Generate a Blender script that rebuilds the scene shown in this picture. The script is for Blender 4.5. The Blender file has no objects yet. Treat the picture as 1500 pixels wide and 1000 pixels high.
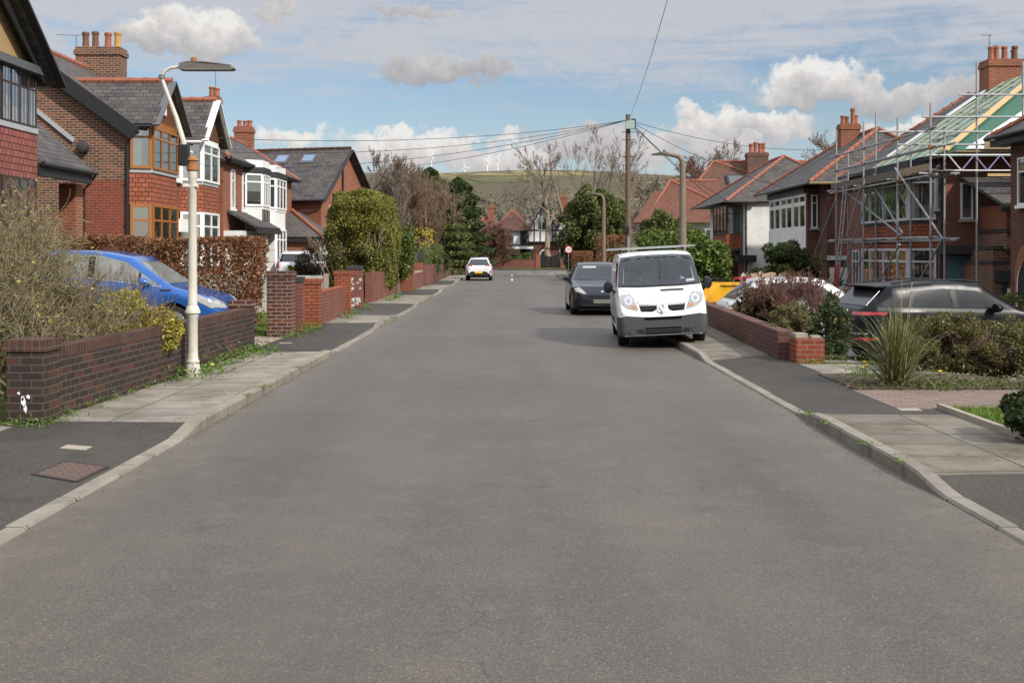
import bpy, bmesh, math, random
import numpy as np
from mathutils import Vector, Matrix
from mathutils.bvhtree import BVHTree
R = random.Random(11)
G = np.random.default_rng(11)
S = bpy.context.scene
C = S.collection
F, CX, HY, H = 1650.0, 750.0, 370.0, 1.9       # lens (in photo pixels), camera height
V = Vector
def P(x, y, d): return V(((x - CX) * d / F, d, H - (y - HY) * d / F))
W = {}                                          # world origin of each thing (and of its parts)
def thing(name, label, cat, loc, group=None, rz=0.0, local=False):
    o = bpy.data.objects.new(name, None); C.objects.link(o)
    o.location = loc; o.rotation_euler = (0, 0, rz); o.empty_display_size = .2
    W[o] = V((0, 0, 0)) if local else V(loc)
    return tag(o, label, cat, group)
def tag(o, label, cat, group=None):
    o['label'] = label; o['category'] = cat
    if group: o['group'] = group
    return o
def kind(o, k):
    o['kind'] = k; return o
def finish(o, parent, org):
    C.objects.link(o)
    if parent is not None:
        o.parent = parent; W[o] = W[parent]
    else:
        o.location = org; W[o] = V(org)
    return o
class MB:
    def __init__(s): s.v = []; s.f = []; s.m = []; s.mi = 0
    def face(s, pts):
        i = len(s.v); s.v += [tuple(p) for p in pts]; s.f.append(tuple(range(i, i + len(pts)))); s.m.append(s.mi)
    def add(s, vs, fs):
        i = len(s.v); s.v += [tuple(p) for p in vs]
        for f in fs: s.f.append(tuple(i + k for k in f)); s.m.append(s.mi)
    def hexa(s, c):                             # 8 corners: bottom ring 0-3, top ring 4-7
        s.add(c, [(0, 3, 2, 1), (4, 5, 6, 7), (0, 1, 5, 4), (1, 2, 6, 5), (2, 3, 7, 6), (3, 0, 4, 7)])
    def box(s, x0, x1, y0, y1, z0, z1):
        s.hexa([(x0, y0, z0), (x1, y0, z0), (x1, y1, z0), (x0, y1, z0), (x0, y0, z1), (x1, y0, z1), (x1, y1, z1), (x0, y1, z1)])
    def fb(s, O, u, n, u0, u1, v0, v1, n0, n1):  # box in a facade frame: along u, up v, out n
        O = V(O); u = V(u); n = V(n)
        q = lambda a, b, c: O + u * a + V((0, 0, b)) + n * c
        s.hexa([q(u0, v0, n0), q(u1, v0, n0), q(u1, v0, n1), q(u0, v0, n1), q(u0, v1, n0), q(u1, v1, n0), q(u1, v1, n1), q(u0, v1, n1)])
    def beam(s, p, q, w, h, up=(0, 0, 1)):
        p, q, up = V(p), V(q), V(up); t = (q - p).normalized(); a = t.cross(up)
        a = a.normalized() if a.length > 1e-5 else V((1, 0, 0)); b = a.cross(t)
        a *= w / 2; b *= h / 2
        s.hexa([p - a - b, p + a - b, p + a + b, p - a + b, q - a - b, q + a - b, q + a + b, q - a + b])
    def prism(s, poly, vec):
        vec = V(vec); a = [V(p) for p in poly]; n = len(a)
        s.add(a + [p + vec for p in a], [tuple(range(n - 1, -1, -1)), tuple(range(n, 2 * n))] + [(i, (i + 1) % n, n + (i + 1) % n, n + i) for i in range(n)])
    def tube(s, pts, r, sides=8, caps=True):
        pts = [V(p) for p in pts]; n = len(pts); rr = r if hasattr(r, '__len__') else [r] * n
        i0 = len(s.v); ref = None
        for i, p in enumerate(pts):
            t = (pts[min(i + 1, n - 1)] - pts[max(i - 1, 0)]).normalized()
            if ref is None: ref = t.orthogonal().normalized()
            a = (ref - t * ref.dot(t)).normalized(); ref = a; b = t.cross(a)
            for k in range(sides):
                an = 2 * math.pi * k / sides
                s.v.append(tuple(p + (a * math.cos(an) + b * math.sin(an)) * rr[i]))
        for i in range(n - 1):
            for k in range(sides):
                k2 = (k + 1) % sides; A = i0 + i * sides
                s.f.append((A + k, A + k2, A + sides + k2, A + sides + k)); s.m.append(s.mi)
        if caps:
            s.f.append(tuple(i0 + k for k in range(sides - 1, -1, -1))); s.m.append(s.mi)
            A = i0 + (n - 1) * sides; s.f.append(tuple(A + k for k in range(sides))); s.m.append(s.mi)
    def lathe(s, prof, c, axis='z', n=20):
        pts = []; ax = {'z': (V((1, 0, 0)), V((0, 1, 0)), V((0, 0, 1))), 'x': (V((0, 1, 0)), V((0, 0, 1)), V((1, 0, 0))), 'y': (V((0, 0, 1)), V((1, 0, 0)), V((0, 1, 0)))}[axis]
        c = V(c); i0 = len(s.v)
        for r, z in prof:
            for k in range(n):
                an = 2 * math.pi * k / n
                s.v.append(tuple(c + ax[0] * (r * math.cos(an)) + ax[1] * (r * math.sin(an)) + ax[2] * z))
        for i in range(len(prof) - 1):
            for k in range(n):
                k2 = (k + 1) % n; A = i0 + i * n
                s.f.append((A + k, A + k2, A + n + k2, A + n + k)); s.m.append(s.mi)
        s.f.append(tuple(i0 + k for k in range(n - 1, -1, -1))); s.m.append(s.mi)
        A = i0 + (len(prof) - 1) * n; s.f.append(tuple(A + k for k in range(n))); s.m.append(s.mi)
    def build(s, name, mats, parent=None, smooth=False, org=None, bevel=0, normals=True):
        me = bpy.data.meshes.new(name)
        va = np.array(s.v, dtype=float)
        if parent is not None: o0 = W[parent]
        elif org is not None: o0 = V(org)
        else: o0 = V((va[:, 0].mean(), va[:, 1].mean(), va[:, 2].min()))
        me.from_pydata((va - np.array(o0)).tolist(), [], s.f)
        for m in (mats if isinstance(mats, (list, tuple)) else [mats]): me.materials.append(m)
        me.polygons.foreach_set('material_index', s.m)
        if normals or bevel:
            bm = bmesh.new(); bm.from_mesh(me)
            if smooth: bmesh.ops.remove_doubles(bm, verts=bm.verts, dist=1e-4)
            if bevel: bmesh.ops.bevel(bm, geom=list(bm.edges), offset=bevel, segments=2, profile=.6, affect='EDGES')
            bmesh.ops.recalc_face_normals(bm, faces=bm.faces); bm.to_mesh(me); bm.free()
        uv = me.uv_layers.new(name='UVMap').data
        ox, oy, oz = o0
        for p in me.polygons:
            n = p.normal
            if abs(n.z) < .95:
                t = V((-n.y, n.x, 0)).normalized(); b = n.cross(t)
            else: t = V((1, 0, 0)); b = V((0, 1, 0))
            for li, vi in zip(p.loop_indices, p.vertices):
                c = me.vertices[vi].co + o0
                uv[li].uv = (c.dot(t), c.dot(b))
        if smooth:
            me.polygons.foreach_set('use_smooth', [True] * len(me.polygons)); me.set_sharp_from_angle(angle=math.radians(38))
        me.update()
        return finish(bpy.data.objects.new(name, me), parent, o0)
def fast(name, verts, faces, mat, parent=None, org=None, smooth=False):   # numpy mesh (foliage, twigs, terrain)
    me = bpy.data.meshes.new(name); verts = np.asarray(verts, dtype=np.float32); faces = np.asarray(faces, dtype=np.int32)
    o0 = W[parent] if parent is not None else V(org if org is not None else (verts[:, 0].mean(), verts[:, 1].mean(), verts[:, 2].min()))
    verts = verts - np.array(o0, dtype=np.float32)
    k = faces.shape[1]
    me.vertices.add(len(verts)); me.vertices.foreach_set('co', verts.ravel())
    me.loops.add(faces.size); me.loops.foreach_set('vertex_index', faces.ravel())
    me.polygons.add(len(faces)); me.polygons.foreach_set('loop_start', np.arange(0, faces.size, k, dtype=np.int32))
    me.update(calc_edges=True)
    if smooth: me.polygons.foreach_set('use_smooth', np.ones(len(faces), dtype=bool))
    for m in (mat if isinstance(mat, (list, tuple)) else [mat]): me.materials.append(m)
    return finish(bpy.data.objects.new(name, me), parent, o0)

# ---------------------------------------------------------------- materials (all node based)
def nn(nt, typ, ins=None, **kw):
    n = nt.nodes.new('ShaderNode' + typ)
    for k, v in kw.items(): setattr(n, k, v)
    for k, v in (ins or {}).items():
        s = n.inputs[k]
        if isinstance(v, bpy.types.NodeSocket): nt.links.new(v, s)
        elif hasattr(v, '__len__') and len(v) == 3 and s.type == 'RGBA': s.default_value = (*v, 1)
        else: s.default_value = v
    return n
def new(name):
    m = bpy.data.materials.new(name); m.use_nodes = True
    return m, m.node_tree, m.node_tree.nodes['Principled BSDF']
def setb(nt, b, **kw):
    for k, v in kw.items():
        s = b.inputs[k.replace('_', ' ')]
        if isinstance(v, bpy.types.NodeSocket): nt.links.new(v, s)
        elif hasattr(v, '__len__') and len(v) == 3 and s.type == 'RGBA': s.default_value = (*v, 1)
        else: s.default_value = v
def mth(nt, op, a, b=0.0, c=None, clamp=False):
    ins = {0: a, 1: b}
    if c is not None: ins[2] = c
    return nn(nt, 'Math', ins, operation=op, use_clamp=clamp).outputs[0]
def mixc(nt, f, a, b, bt='MIX'):
    n = nt.nodes.new('ShaderNodeMix'); n.data_type = 'RGBA'; n.blend_type = bt
    for i, v in ((0, f), (6, a), (7, b)):
        s = n.inputs[i]
        if isinstance(v, bpy.types.NodeSocket): nt.links.new(v, s)
        elif hasattr(v, '__len__') and len(v) == 3: s.default_value = (*v, 1)
        else: s.default_value = v
    return n.outputs[2]
def ramp(nt, f, stops):
    n = nt.nodes.new('ShaderNodeValToRGB'); e = n.color_ramp.elements
    while len(e) < len(stops): e.new(.5)
    for k, (p, c) in enumerate(stops):
        e[k].position = p; e[k].color = (*c, 1) if hasattr(c, '__len__') else (c, c, c, 1)
    nt.links.new(f, n.inputs[0]); return n.outputs[0]
def obj(nt): return nn(nt, 'TexCoord').outputs['Object']
def wpos(nt): return nn(nt, 'NewGeometry').outputs['Position']
def noise(nt, co, sc, det=4, rough=.6, dist=0):
    return nn(nt, 'TexNoise', {'Vector': co, 'Scale': sc, 'Detail': det, 'Roughness': rough, 'Distortion': dist}).outputs[0]
def sc3(col, k): return tuple(min(1, c * k) for c in col)
def bump(nt, b, hgt, st=.3, dist=.01):
    n = nn(nt, 'Bump', {'Height': hgt, 'Strength': st, 'Distance': dist}); nt.links.new(n.outputs[0], b.inputs['Normal'])
def plain(name, col, rough=.6, var=.18, scale=6, metal=0, spec=.4, coat=0, bp=0, grime=None):
    m, nt, b = new(name); co = wpos(nt)
    c = mixc(nt, noise(nt, co, scale), sc3(col, 1 - var), sc3(col, 1 + var))
    if grime: c = mixc(nt, ramp(nt, noise(nt, co, scale * .5, 6, .7), [(.48, 0.), (.7, 1.)]), c, grime)
    setb(nt, b, Base_Color=c, Roughness=rough, Metallic=metal, Specular_IOR_Level=spec, Coat_Weight=coat, Coat_Roughness=.06)
    if bp: bump(nt, b, noise(nt, co, scale * 6, 3), bp, .01)
    return m
def brick(name, c1, c2, mort, w=.235, h=.08, ms=.007, var=.35, stain=(.03, .025, .022), sa=.35, rough=.85, c3=None, bst=.5, dirt_sc=.6, off=.5, crack=0):
    m, nt, b = new(name); uv = nn(nt, 'TexCoord').outputs['UV']; co = wpos(nt)
    t = nn(nt, 'TexBrick', {'Vector': uv, 'Color1': c1, 'Color2': c2, 'Mortar': mort, 'Scale': 1.0, 'Mortar Size': ms, 'Mortar Smooth': .2, 'Bias': 0.0, 'Brick Width': w, 'Row Height': h}, offset=off)
    c = t.outputs[0]
    if c3 is not None:
        t2 = nn(nt, 'TexBrick', {'Vector': uv, 'Color1': (0, 0, 0), 'Color2': (1, 1, 1), 'Mortar': (0, 0, 0), 'Scale': 1.0, 'Mortar Size': ms, 'Brick Width': w, 'Row Height': h, 'Bias': -.25}, offset=off)
        c = mixc(nt, ramp(nt, t2.outputs[0], [(.55, 0.), (.6, .85)]), c, c3)
    c = mixc(nt, noise(nt, co, 14, 3), sc3((1, 1, 1), 1 - var), (1, 1, 1)) if False else mixc(nt, .8, c, mixc(nt, noise(nt, co, 9, 5), sc3((1, 1, 1), 1 - var), (1.0, 1.0, 1.0)), 'MULTIPLY')
    c = mixc(nt, mth(nt, 'MULTIPLY', ramp(nt, noise(nt, co, dirt_sc, 6, .65), [(.42, 0.), (.72, 1.)]), sa), c, stain)
    if crack:
        cr = nn(nt, 'TexVoronoi', {'Vector': nn(nt, 'VectorMath', {0: co, 1: nn(nt, 'TexNoise', {'Vector': co, 'Scale': 3.0, 'Detail': 4.0}).outputs['Color']}, operation='ADD').outputs[0], 'Scale': 1.1}, feature='DISTANCE_TO_EDGE').outputs[0]
        c = mixc(nt, mth(nt, 'MULTIPLY', mth(nt, 'MULTIPLY', mth(nt, 'LESS_THAN', cr, .009), ramp(nt, noise(nt, co, .8, 2), [(.5, 0.), (.55, 1.)])), crack), c, (.06, .055, .035))
    setb(nt, b, Base_Color=c, Roughness=rough, Specular_IOR_Level=.25)
    hh = mth(nt, 'ADD', mth(nt, 'MULTIPLY', t.outputs[1], -1.0), mth(nt, 'MULTIPLY', noise(nt, co, 40, 3), .35))
    bump(nt, b, hh, bst, .012)
    return m
def leafm(name, dark, mid, light, rough=.55, trans=.25):
    m, nt, b = new(name)
    rnd = nn(nt, 'NewGeometry').outputs['Random Per Island']; co = wpos(nt)
    f = mth(nt, 'ADD', mth(nt, 'MULTIPLY', rnd, .62), mth(nt, 'MULTIPLY', noise(nt, co, 1.3, 3), .42))
    c = ramp(nt, f, [(.12, dark), (.5, mid), (.86, light)])
    setb(nt, b, Base_Color=c, Roughness=rough, Specular_IOR_Level=.3)
    if trans:
        tr = nn(nt, 'BsdfTranslucent', {'Color': c}); mx = nn(nt, 'MixShader', {0: trans, 1: b.outputs[0], 2: tr.outputs[0]})
        nt.links.new(mx.outputs[0], nt.nodes['Material Output'].inputs[0])
    return m
def glassm(name, tint=(.7, .74, .74), refl=.22, rough=.02, wob=.0):
    m, nt, b = new(name); nt.nodes.remove(b)
    fr = nn(nt, 'Fresnel', {'IOR': 1.5}).outputs[0]
    f = mth(nt, 'ADD', mth(nt, 'MULTIPLY', fr, 1.0), refl, clamp=True)
    gl = nn(nt, 'BsdfGlossy', {'Color': (.9, .93, .95), 'Roughness': rough})
    if wob:
        bp = nn(nt, 'Bump', {'Height': noise(nt, wpos(nt), 1.6, 2), 'Strength': wob, 'Distance': .05}); nt.links.new(bp.outputs[0], gl.inputs['Normal'])
    tr = nn(nt, 'BsdfTransparent', {'Color': tint})
    mx = nn(nt, 'MixShader', {0: f, 1: tr.outputs[0], 2: gl.outputs[0]})
    nt.links.new(mx.outputs[0], nt.nodes['Material Output'].inputs[0]); return m
def paint(name, col, rough=.25, metal=0.0, coat=1.0):
    m, nt, b = new(name); co = obj(nt)
    c = mixc(nt, noise(nt, co, 3, 5), sc3(col, .93), sc3(col, 1.05))
    rr = mth(nt, 'ADD', rough, mth(nt, 'MULTIPLY', noise(nt, co, 5, 5), rough * .4))
    setb(nt, b, Base_Color=c, Roughness=rr, Metallic=metal, Coat_Weight=coat, Coat_Roughness=.04, Specular_IOR_Level=.5); return m

BRK_MIX = brick('brown_mixed_brick', (.20, .078, .046), (.075, .04, .032), (.34, .27, .20), c3=(.30, .10, .05), sa=.25, ms=.013)
BRK_RED = brick('smooth_red_brick', (.30, .066, .036), (.21, .052, .032), (.30, .17, .12), ms=.009, sa=.25, var=.35)
BRK_ORG = brick('orange_red_brick', (.35, .095, .045), (.24, .066, .035), (.36, .25, .18), sa=.2, var=.35, ms=.01)
BRK_R2 = brick('plum_red_brick', (.27, .080, .052), (.19, .062, .044), (.28, .19, .145), sa=.25, var=.35, ms=.01)
BRK_DRK = brick('dark_purple_brick', (.062, .036, .030), (.033, .024, .022), (.115, .095, .08), c3=(.115, .046, .031), sa=.5, ms=.009, dirt_sc=1.2)
BRK_CAP = brick('brick_on_edge_coping', (.12, .052, .036), (.062, .034, .028), (.13, .105, .085), w=.08, h=.3, off=0, sa=.4, ms=.007)
BRK_PIL = brick('weathered_red_brown_brick', (.15, .048, .033), (.06, .032, .028), (.30, .24, .19), c3=(.22, .07, .04), sa=.4, ms=.011)
BRK_NEW = brick('clean_orange_brick', (.42, .12, .055), (.33, .088, .042), (.07, .045, .037), sa=.15, var=.3, ms=.011)
BRK_WAL = brick('garden_wall_red_brick', (.27, .082, .06), (.17, .058, .045), (.25, .15, .12), sa=.4, ms=.010)
BRK_WAP = brick('plum_wall_brick', (.17, .062, .048), (.105, .046, .04), (.16, .11, .09), sa=.4, ms=.010)
BRK_SHD = brick('plum_brown_brick', (.17, .06, .042), (.10, .043, .034), (.2, .15, .12), sa=.25)
SLATE = brick('grey_roof_slate', (.125, .112, .112), (.06, .056, .06), (.018, .018, .018), w=.3, h=.21, ms=.012, var=.5, stain=(.13, .11, .08), sa=.55, rough=.7, bst=1.0, dirt_sc=.9)
SLATE2 = brick('pale_grey_slate', (.13, .12, .12), (.09, .085, .085), (.03, .03, .03), w=.3, h=.24, ms=.014, var=.4, stain=(.16, .14, .11), sa=.4, rough=.6, bst=.8)
TILE_BR = brick('brown_clay_roof_tile', (.20, .095, .065), (.115, .062, .048), (.03, .018, .014), w=.2, h=.15, ms=.006, var=.5, stain=(.07, .05, .04), sa=.5, bst=.8, dirt_sc=.5)
TILE_OR = brick('orange_clay_roof_tile', (.22, .095, .062), (.15, .066, .047), (.06, .025, .018), w=.2, h=.15, ms=.006, var=.4, stain=(.1, .055, .04), sa=.45, bst=.8, dirt_sc=.5)
TILE_HG = brick('hung_red_tile', (.43, .14, .075), (.30, .092, .053), (.06, .02, .015), w=.19, h=.14, ms=.011, var=.35, sa=.12, bst=.9)
TILE_HP = brick('faded_pink_hung_tile', (.36, .12, .10), (.27, .092, .08), (.08, .03, .026), w=.19, h=.15, ms=.012, var=.3, sa=.12, bst=.9)
SLABS = brick('concrete_paving_slab', (.36, .32, .265), (.27, .243, .205), (.055, .056, .03), w=.86, h=.62, ms=.011, var=.35, stain=(.105, .092, .066), sa=.85, off=0, bst=.3, dirt_sc=1.9, crack=.75)
SLABS2 = brick('stained_paving_slab', (.27, .237, .19), (.19, .168, .135), (.05, .05, .028), w=.86, h=.62, ms=.011, var=.45, stain=(.075, .066, .047), sa=.9, off=0, bst=.3, dirt_sc=1.6, crack=.85)
KERBM = brick('worn_kerb_stone', (.33, .295, .24), (.26, .233, .195), (.06, .053, .04), w=.915, h=5, ms=.008, var=.45, stain=(.1, .088, .066), sa=.6, bst=.3, dirt_sc=2.2)
SETTS = brick('brick_pavers', (.27, .20, .165), (.21, .155, .128), (.1, .08, .065), w=.21, h=.11, ms=.006, var=.3, stain=(.13, .1, .08), sa=.4)
CLAD = brick('orange_wood_cladding', (.19, .082, .035), (.14, .06, .026), (.04, .02, .011), w=6, h=.12, ms=.006, var=.4, sa=.1)
RIDGE = plain('red_ridge_tile', (.29, .105, .066), .8, .35, 5)
WHITE = plain('white_upvc', (.80, .80, .79), .35, .03, 3)
WWALL = plain('white_render', (.74, .74, .72), .8, .06, 2.5, grime=(.55, .54, .5))
BLACK = plain('black_gloss_paint', (.018, .018, .019), .4, .2, 6)
BLKW = plain('black_bargeboard', (.022, .022, .024), .5, .25, 6)
GREYB = plain('grey_bargeboard', (.10, .105, .115), .5, .15, 6)
OAK = plain('orange_oak_frame', (.31, .118, .03), .4, .25, 9)
DKWOOD = plain('dark_brown_frame', (.045, .03, .025), .5, .25, 9)
TIMBER = plain('new_yellow_timber', (.58, .40, .19), .75, .2, 7)
BOARD = plain('weathered_scaffold_board', (.33, .235, .14), .85, .35, 5)
BOARDG = plain('grey_brown_scaffold_board', (.15, .12, .095), .85, .35, 5)
LEAD = plain('grey_lead', (.36, .37, .39), .55, .15, 4)
STONE = plain('stone_sill', (.42, .36, .27), .8, .2, 8)
DKSTONE = plain('sooty_stone', (.045, .043, .042), .85, .3, 8)
PEBB = plain('pebbledash', (.40, .27, .13), .95, .3, 45, bp=.6)
POTR = plain('terracotta_pot', (.30, .105, .058), .8, .3, 6)
POTB = plain('sooty_terracotta_pot', (.16, .075, .05), .85, .4, 6)
POTY = plain('buff_yellow_pot', (.42, .25, .07), .8, .3, 6)
CURT = plain('cream_curtain', (.62, .56, .46), .9, .12, 6)
CURTW = plain('net_curtain', (.62, .64, .62), .9, .1, 6)
ROOM = plain('dark_room', (.03, .031, .031), .9, .4, 1.2)
ROOMG = plain('green_grey_room', (.075, .085, .055), .9, .5, 1.5)
PANE = glassm('window_glass', wob=.06)
PANEB = glassm('leaded_window_glass', (.6, .65, .68), .5, .05, wob=.12)
TEAL = plain('teal_door_paint', (.075, .155, .18), .5, .1, 4)
GALV = plain('galvanised_tube', (.33, .335, .34), .5, .3, 7, metal=.4)
LILAC = plain('lilac_lattice_beam', (.32, .25, .46), .5, .15, 6)
LAMPW = plain('cream_lamp_paint', (.56, .535, .47), .5, .12, 5, grime=(.42, .37, .29))
RUST = plain('rusty_iron', (.32, .14, .05), .8, .5, 10)
LAMPG = plain('grey_lamp_metal', (.17, .155, .135), .5, .25, 8, metal=.2)
CONC = plain('aged_concrete', (.31, .27, .22), .85, .25, 7)
CONCP = plain('brown_concrete_column', (.2, .155, .12), .85, .25, 7)
POLEW = plain('weathered_pole_timber', (.15, .105, .07), .85, .4, 6)
TYRE = plain('tyre_rubber', (.014, .014, .015), .8, .2, 9)
RIM = plain('alloy_rim', (.45, .46, .47), .3, .1, 9, metal=.8)
CHROME = plain('bright_chrome', (.75, .76, .78), .12, .05, 9, metal=1)
PLAST = plain('grey_plastic_bumper', (.062, .064, .067), .6, .12, 5)
PLASB = plain('black_plastic', (.014, .014, .015), .45, .2, 6)
CABLE = plain('black_cable', (.02, .02, .022), .6, .1, 4)
YPLATE = plain('yellow_plate', (.8, .50, .03), .4, .05, 4)
GPLATE = plain('grey_plate', (.16, .165, .15), .5, .05, 4)
REDL = plain('red_lamp_lens', (.42, .02, .025), .15, .2, 9, coat=1)
AMBER = plain('amber_lens', (.48, .2, .08), .2, .2, 9, coat=1)
CARGL = glassm('car_glass', (.80, .84, .84), .04)
CARGD = plain('tinted_car_glass', (.014, .017, .022), .04, .2, 3, spec=.6)
CARGS = plain('car_glass_painted_sky_tone', (.085, .09, .088), .04, .5, 1.5, spec=.6)  # pale base colour paints in the bright sky reflection
LENS = plain('headlamp_lens', (.34, .34, .33), .1, .4, 22, spec=.6)
BLKGR = plain('matt_black_grille', (.006, .006, .006), .95, .2, 6, spec=.05)
YSKIP = plain('yellow_skip_paint', (.78, .42, .015), .5, .12, 5, grime=(.4, .2, .03))
RUBB = plain('mixed_rubble', (.35, .28, .2), .9, .6, 12)
BARK = plain('grey_brown_bark', (.13, .105, .08), .9, .35, 6)
BARKG = plain('olive_twig_bark', (.20, .165, .095), .9, .35, 6)
BARKR = plain('reddish_twig_bark', (.18, .095, .075), .9, .3, 6)
BARKL = plain('pale_bare_stem', (.28, .215, .15), .9, .3, 6)
BARKB = plain('brown_twig_bark', (.205, .14, .09), .9, .3, 6)
BARKF = plain('far_grey_twig', (.23, .185, .145), .9, .2, 3)
MEMB = plain('green_roof_membrane', (.11, .235, .20), .6, .22, 3)
MEMBD = plain('dark_green_membrane', (.035, .115, .075), .6, .25, 3)
MEMBW = plain('white_membrane', (.66, .66, .68), .7, .1, 3)
L_YEL = leafm('variegated_leaf', (.14, .13, .02), (.30, .27, .04), (.55, .46, .10))
L_BEECH = leafm('brown_beech_leaf', (.08, .035, .018), (.20, .085, .035), (.36, .19, .09))
L_CON = leafm('yellow_green_conifer', (.07, .075, .014), (.19, .18, .032), (.32, .28, .055))
L_DKG = leafm('dark_evergreen', (.018, .03, .010), (.048, .072, .02), (.095, .12, .035))
L_LAU = leafm('laurel_leaf', (.035, .06, .012), (.10, .15, .028), (.21, .26, .06), rough=.35)
L_HOL = leafm('holly_green_leaf', (.04, .055, .016), (.105, .125, .035), (.21, .215, .07), rough=.5)
L_VAR = leafm('mottled_yellow_leaf', (.035, .045, .014), (.12, .12, .03), (.40, .35, .13))
L_OLV = leafm('olive_heath_leaf', (.055, .052, .016), (.125, .115, .034), (.21, .18, .065))
L_IVY = leafm('ivy_leaf', (.012, .022, .008), (.035, .055, .016), (.09, .115, .04), rough=.3)
L_GRS = leafm('grass_blade', (.05, .09, .012), (.11, .18, .025), (.2, .27, .05))
L_PHO = leafm('sword_grass_blade', (.06, .075, .022), (.145, .16, .05), (.29, .27, .12), rough=.5)
L_WEED = leafm('weed_leaf', (.045, .09, .012), (.11, .19, .03), (.2, .29, .06))
L_FOR = leafm('forsythia_blossom', (.35, .3, .02), (.6, .5, .02), (.7, .62, .1))
L_BUD = leafm('olive_bud', (.16, .15, .03), (.3, .28, .05), (.45, .4, .1))
L_BUSHB = leafm('dark_brown_bush', (.03, .022, .015), (.07, .048, .03), (.12, .09, .055))
L_HILL = leafm('far_bare_wood', (.075, .066, .052), (.11, .095, .075), (.15, .128, .10), trans=0)
L_FLOW = plain('yellow_flower', (.8, .6, .03), .6, .1, 5)
L_PINK = plain('pink_flower', (.7, .16, .2), .6, .1, 5)
# ---------------------------------------------------------------- generic builders
Z = V((0, 0, 1))
def window(par, O, u, n, w, h, cols=(1,), transom=None, fm=None, curtain=None, sill=None, room=None, lead=False, t=.055, m=.045, glass=None, dep=.075):
    """a framed window on a wall plane: frame > pane, curtain, sill.  cols: relative widths; transom: height fraction where the top lights begin"""
    fm = fm or WHITE; a = MB(); u = V(u).normalized(); n = V(n).normalized()
    a.fb(O, u, n, 0, w, 0, t, -.02, dep); a.fb(O, u, n, 0, w, h - t, h, -.02, dep)
    a.fb(O, u, n, 0, t, t, h - t, -.02, dep - .002); a.fb(O, u, n, w - t, w, t, h - t, -.02, dep - .002)
    tot = sum(cols); x = 0; edges = [0]
    for c in cols: x += c / tot * w; edges.append(x)
    for x in edges[1:-1]: a.fb(O, u, n, x - m / 2, x + m / 2, t, h - t, -.02, dep - .004)
    if transom:
        for i in range(len(cols)):
            l = edges[i] + (t if i == 0 else m / 2); r = edges[i + 1] - (t if i == len(cols) - 1 else m / 2)
            a.fb(O, u, n, l, r, h * transom - m / 2, h * transom + m / 2, -.02, dep - .006)
    if lead:
        for k in range(1, int(w / .16)): a.fb(O, u, n, k * .16 - .004, k * .16 + .004, t, h - t, .042, .05)
    fr = a.build('window', fm, par)
    g = MB(); O = V(O)
    q = lambda a_, b_, c_: O + u * a_ + Z * b_ + n * c_
    g.face([q(.02, .02, .036), q(w - .02, .02, .036), q(w - .02, h - .02, .036), q(.02, h - .02, .036)])
    g.mi = 1; g.face([q(.01, .01, .004), q(w - .01, .01, .004), q(w - .01, h - .01, .004), q(.01, h - .01, .004)])
    g.build('pane', [glass or PANE, room or ROOM], fr, normals=False)
    if curtain:
        cm = CURT if curtain in ('sides', 'drape') else CURTW
        c = MB()
        spans = {'sides': [(.03, .24), (.76, .97)], 'drape': [(.03, .97)], 'net': [(.03, .97)], 'half': [(.03, .55)], 'blind': [(.03, .97)]}[curtain]
        for s0, s1 in spans:
            k = max(3, int((s1 - s0) * w / .045)); b0 = h * (.45 if curtain == 'blind' else .03)
            for i in range(k):
                xa = (s0 + (s1 - s0) * i / k) * w; xb = (s0 + (s1 - s0) * (i + 1) / k) * w
                da, db = (.012, .026) if i % 2 else (.026, .012)
                c.face([q(xa, b0, da), q(xb, b0, db), q(xb, h * .97, db), q(xa, h * .97, da)])
        c.build('curtain', cm, fr, normals=False)
    if sill:
        s = MB(); s.fb(O, u, n, -.06, w + .06, -.1, -.002, -.02, .13); s.build('sill', sill, fr)
    return fr
def chimney(par, cx, cy, wx, wy, z0, z1, pots, bm, cap=True, potr=.13):
    a = MB(); a.box(cx - wx / 2, cx + wx / 2, cy - wy / 2, cy + wy / 2, z0, z1 - .3)
    a.box(cx - wx / 2 - .05, cx + wx / 2 + .05, cy - wy / 2 - .05, cy + wy / 2 + .05, z1 - .3, z1 - .12)
    a.box(cx - wx / 2 - .01, cx + wx / 2 + .01, cy - wy / 2 - .01, cy + wy / 2 + .01, z1 - .12, z1)
    ch = a.build('chimney', bm, par)
    for (dx, dy, hh, m) in pots:
        p = MB(); r = potr
        p.lathe([(r * 1.05, 0), (r * 1.02, .06), (r * .92, .1), (r * .86, hh * .55), (r * .84, hh * .8), (r * 1.03, hh * .82), (r * 1.05, hh * .96), (r * .9, hh), (r * .7, hh), (r * .66, hh - .12)], (cx + dx, cy + dy, z1), 'z', 14)
        p.build('chimney_pot', m, ch, smooth=True)
    return ch
def aerial(par, base, hgt, d=(1, 0, 0), spread=.5):
    a = MB(); b = V(base); top = b + Z * hgt; d = V(d).normalized(); a.tube([b, top], .018, 5)
    a.tube([top - d * spread * .35, top + d * spread], .011, 4); s = d.cross(Z)
    for k in range(6):
        c = top + d * (spread * (-.3 + .24 * k)); a.tube([c - s * .13, c + s * .13], .006, 4)
    return a.build('aerial', LAMPG, par)
def roofslab(mb, poly, t=.1):
    p = [V(x) for x in poly]; n = (p[1] - p[0]).cross(p[2] - p[0]).normalized()
    if n.z < 0: n = -n
    mb.prism(p, -n * t)
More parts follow.
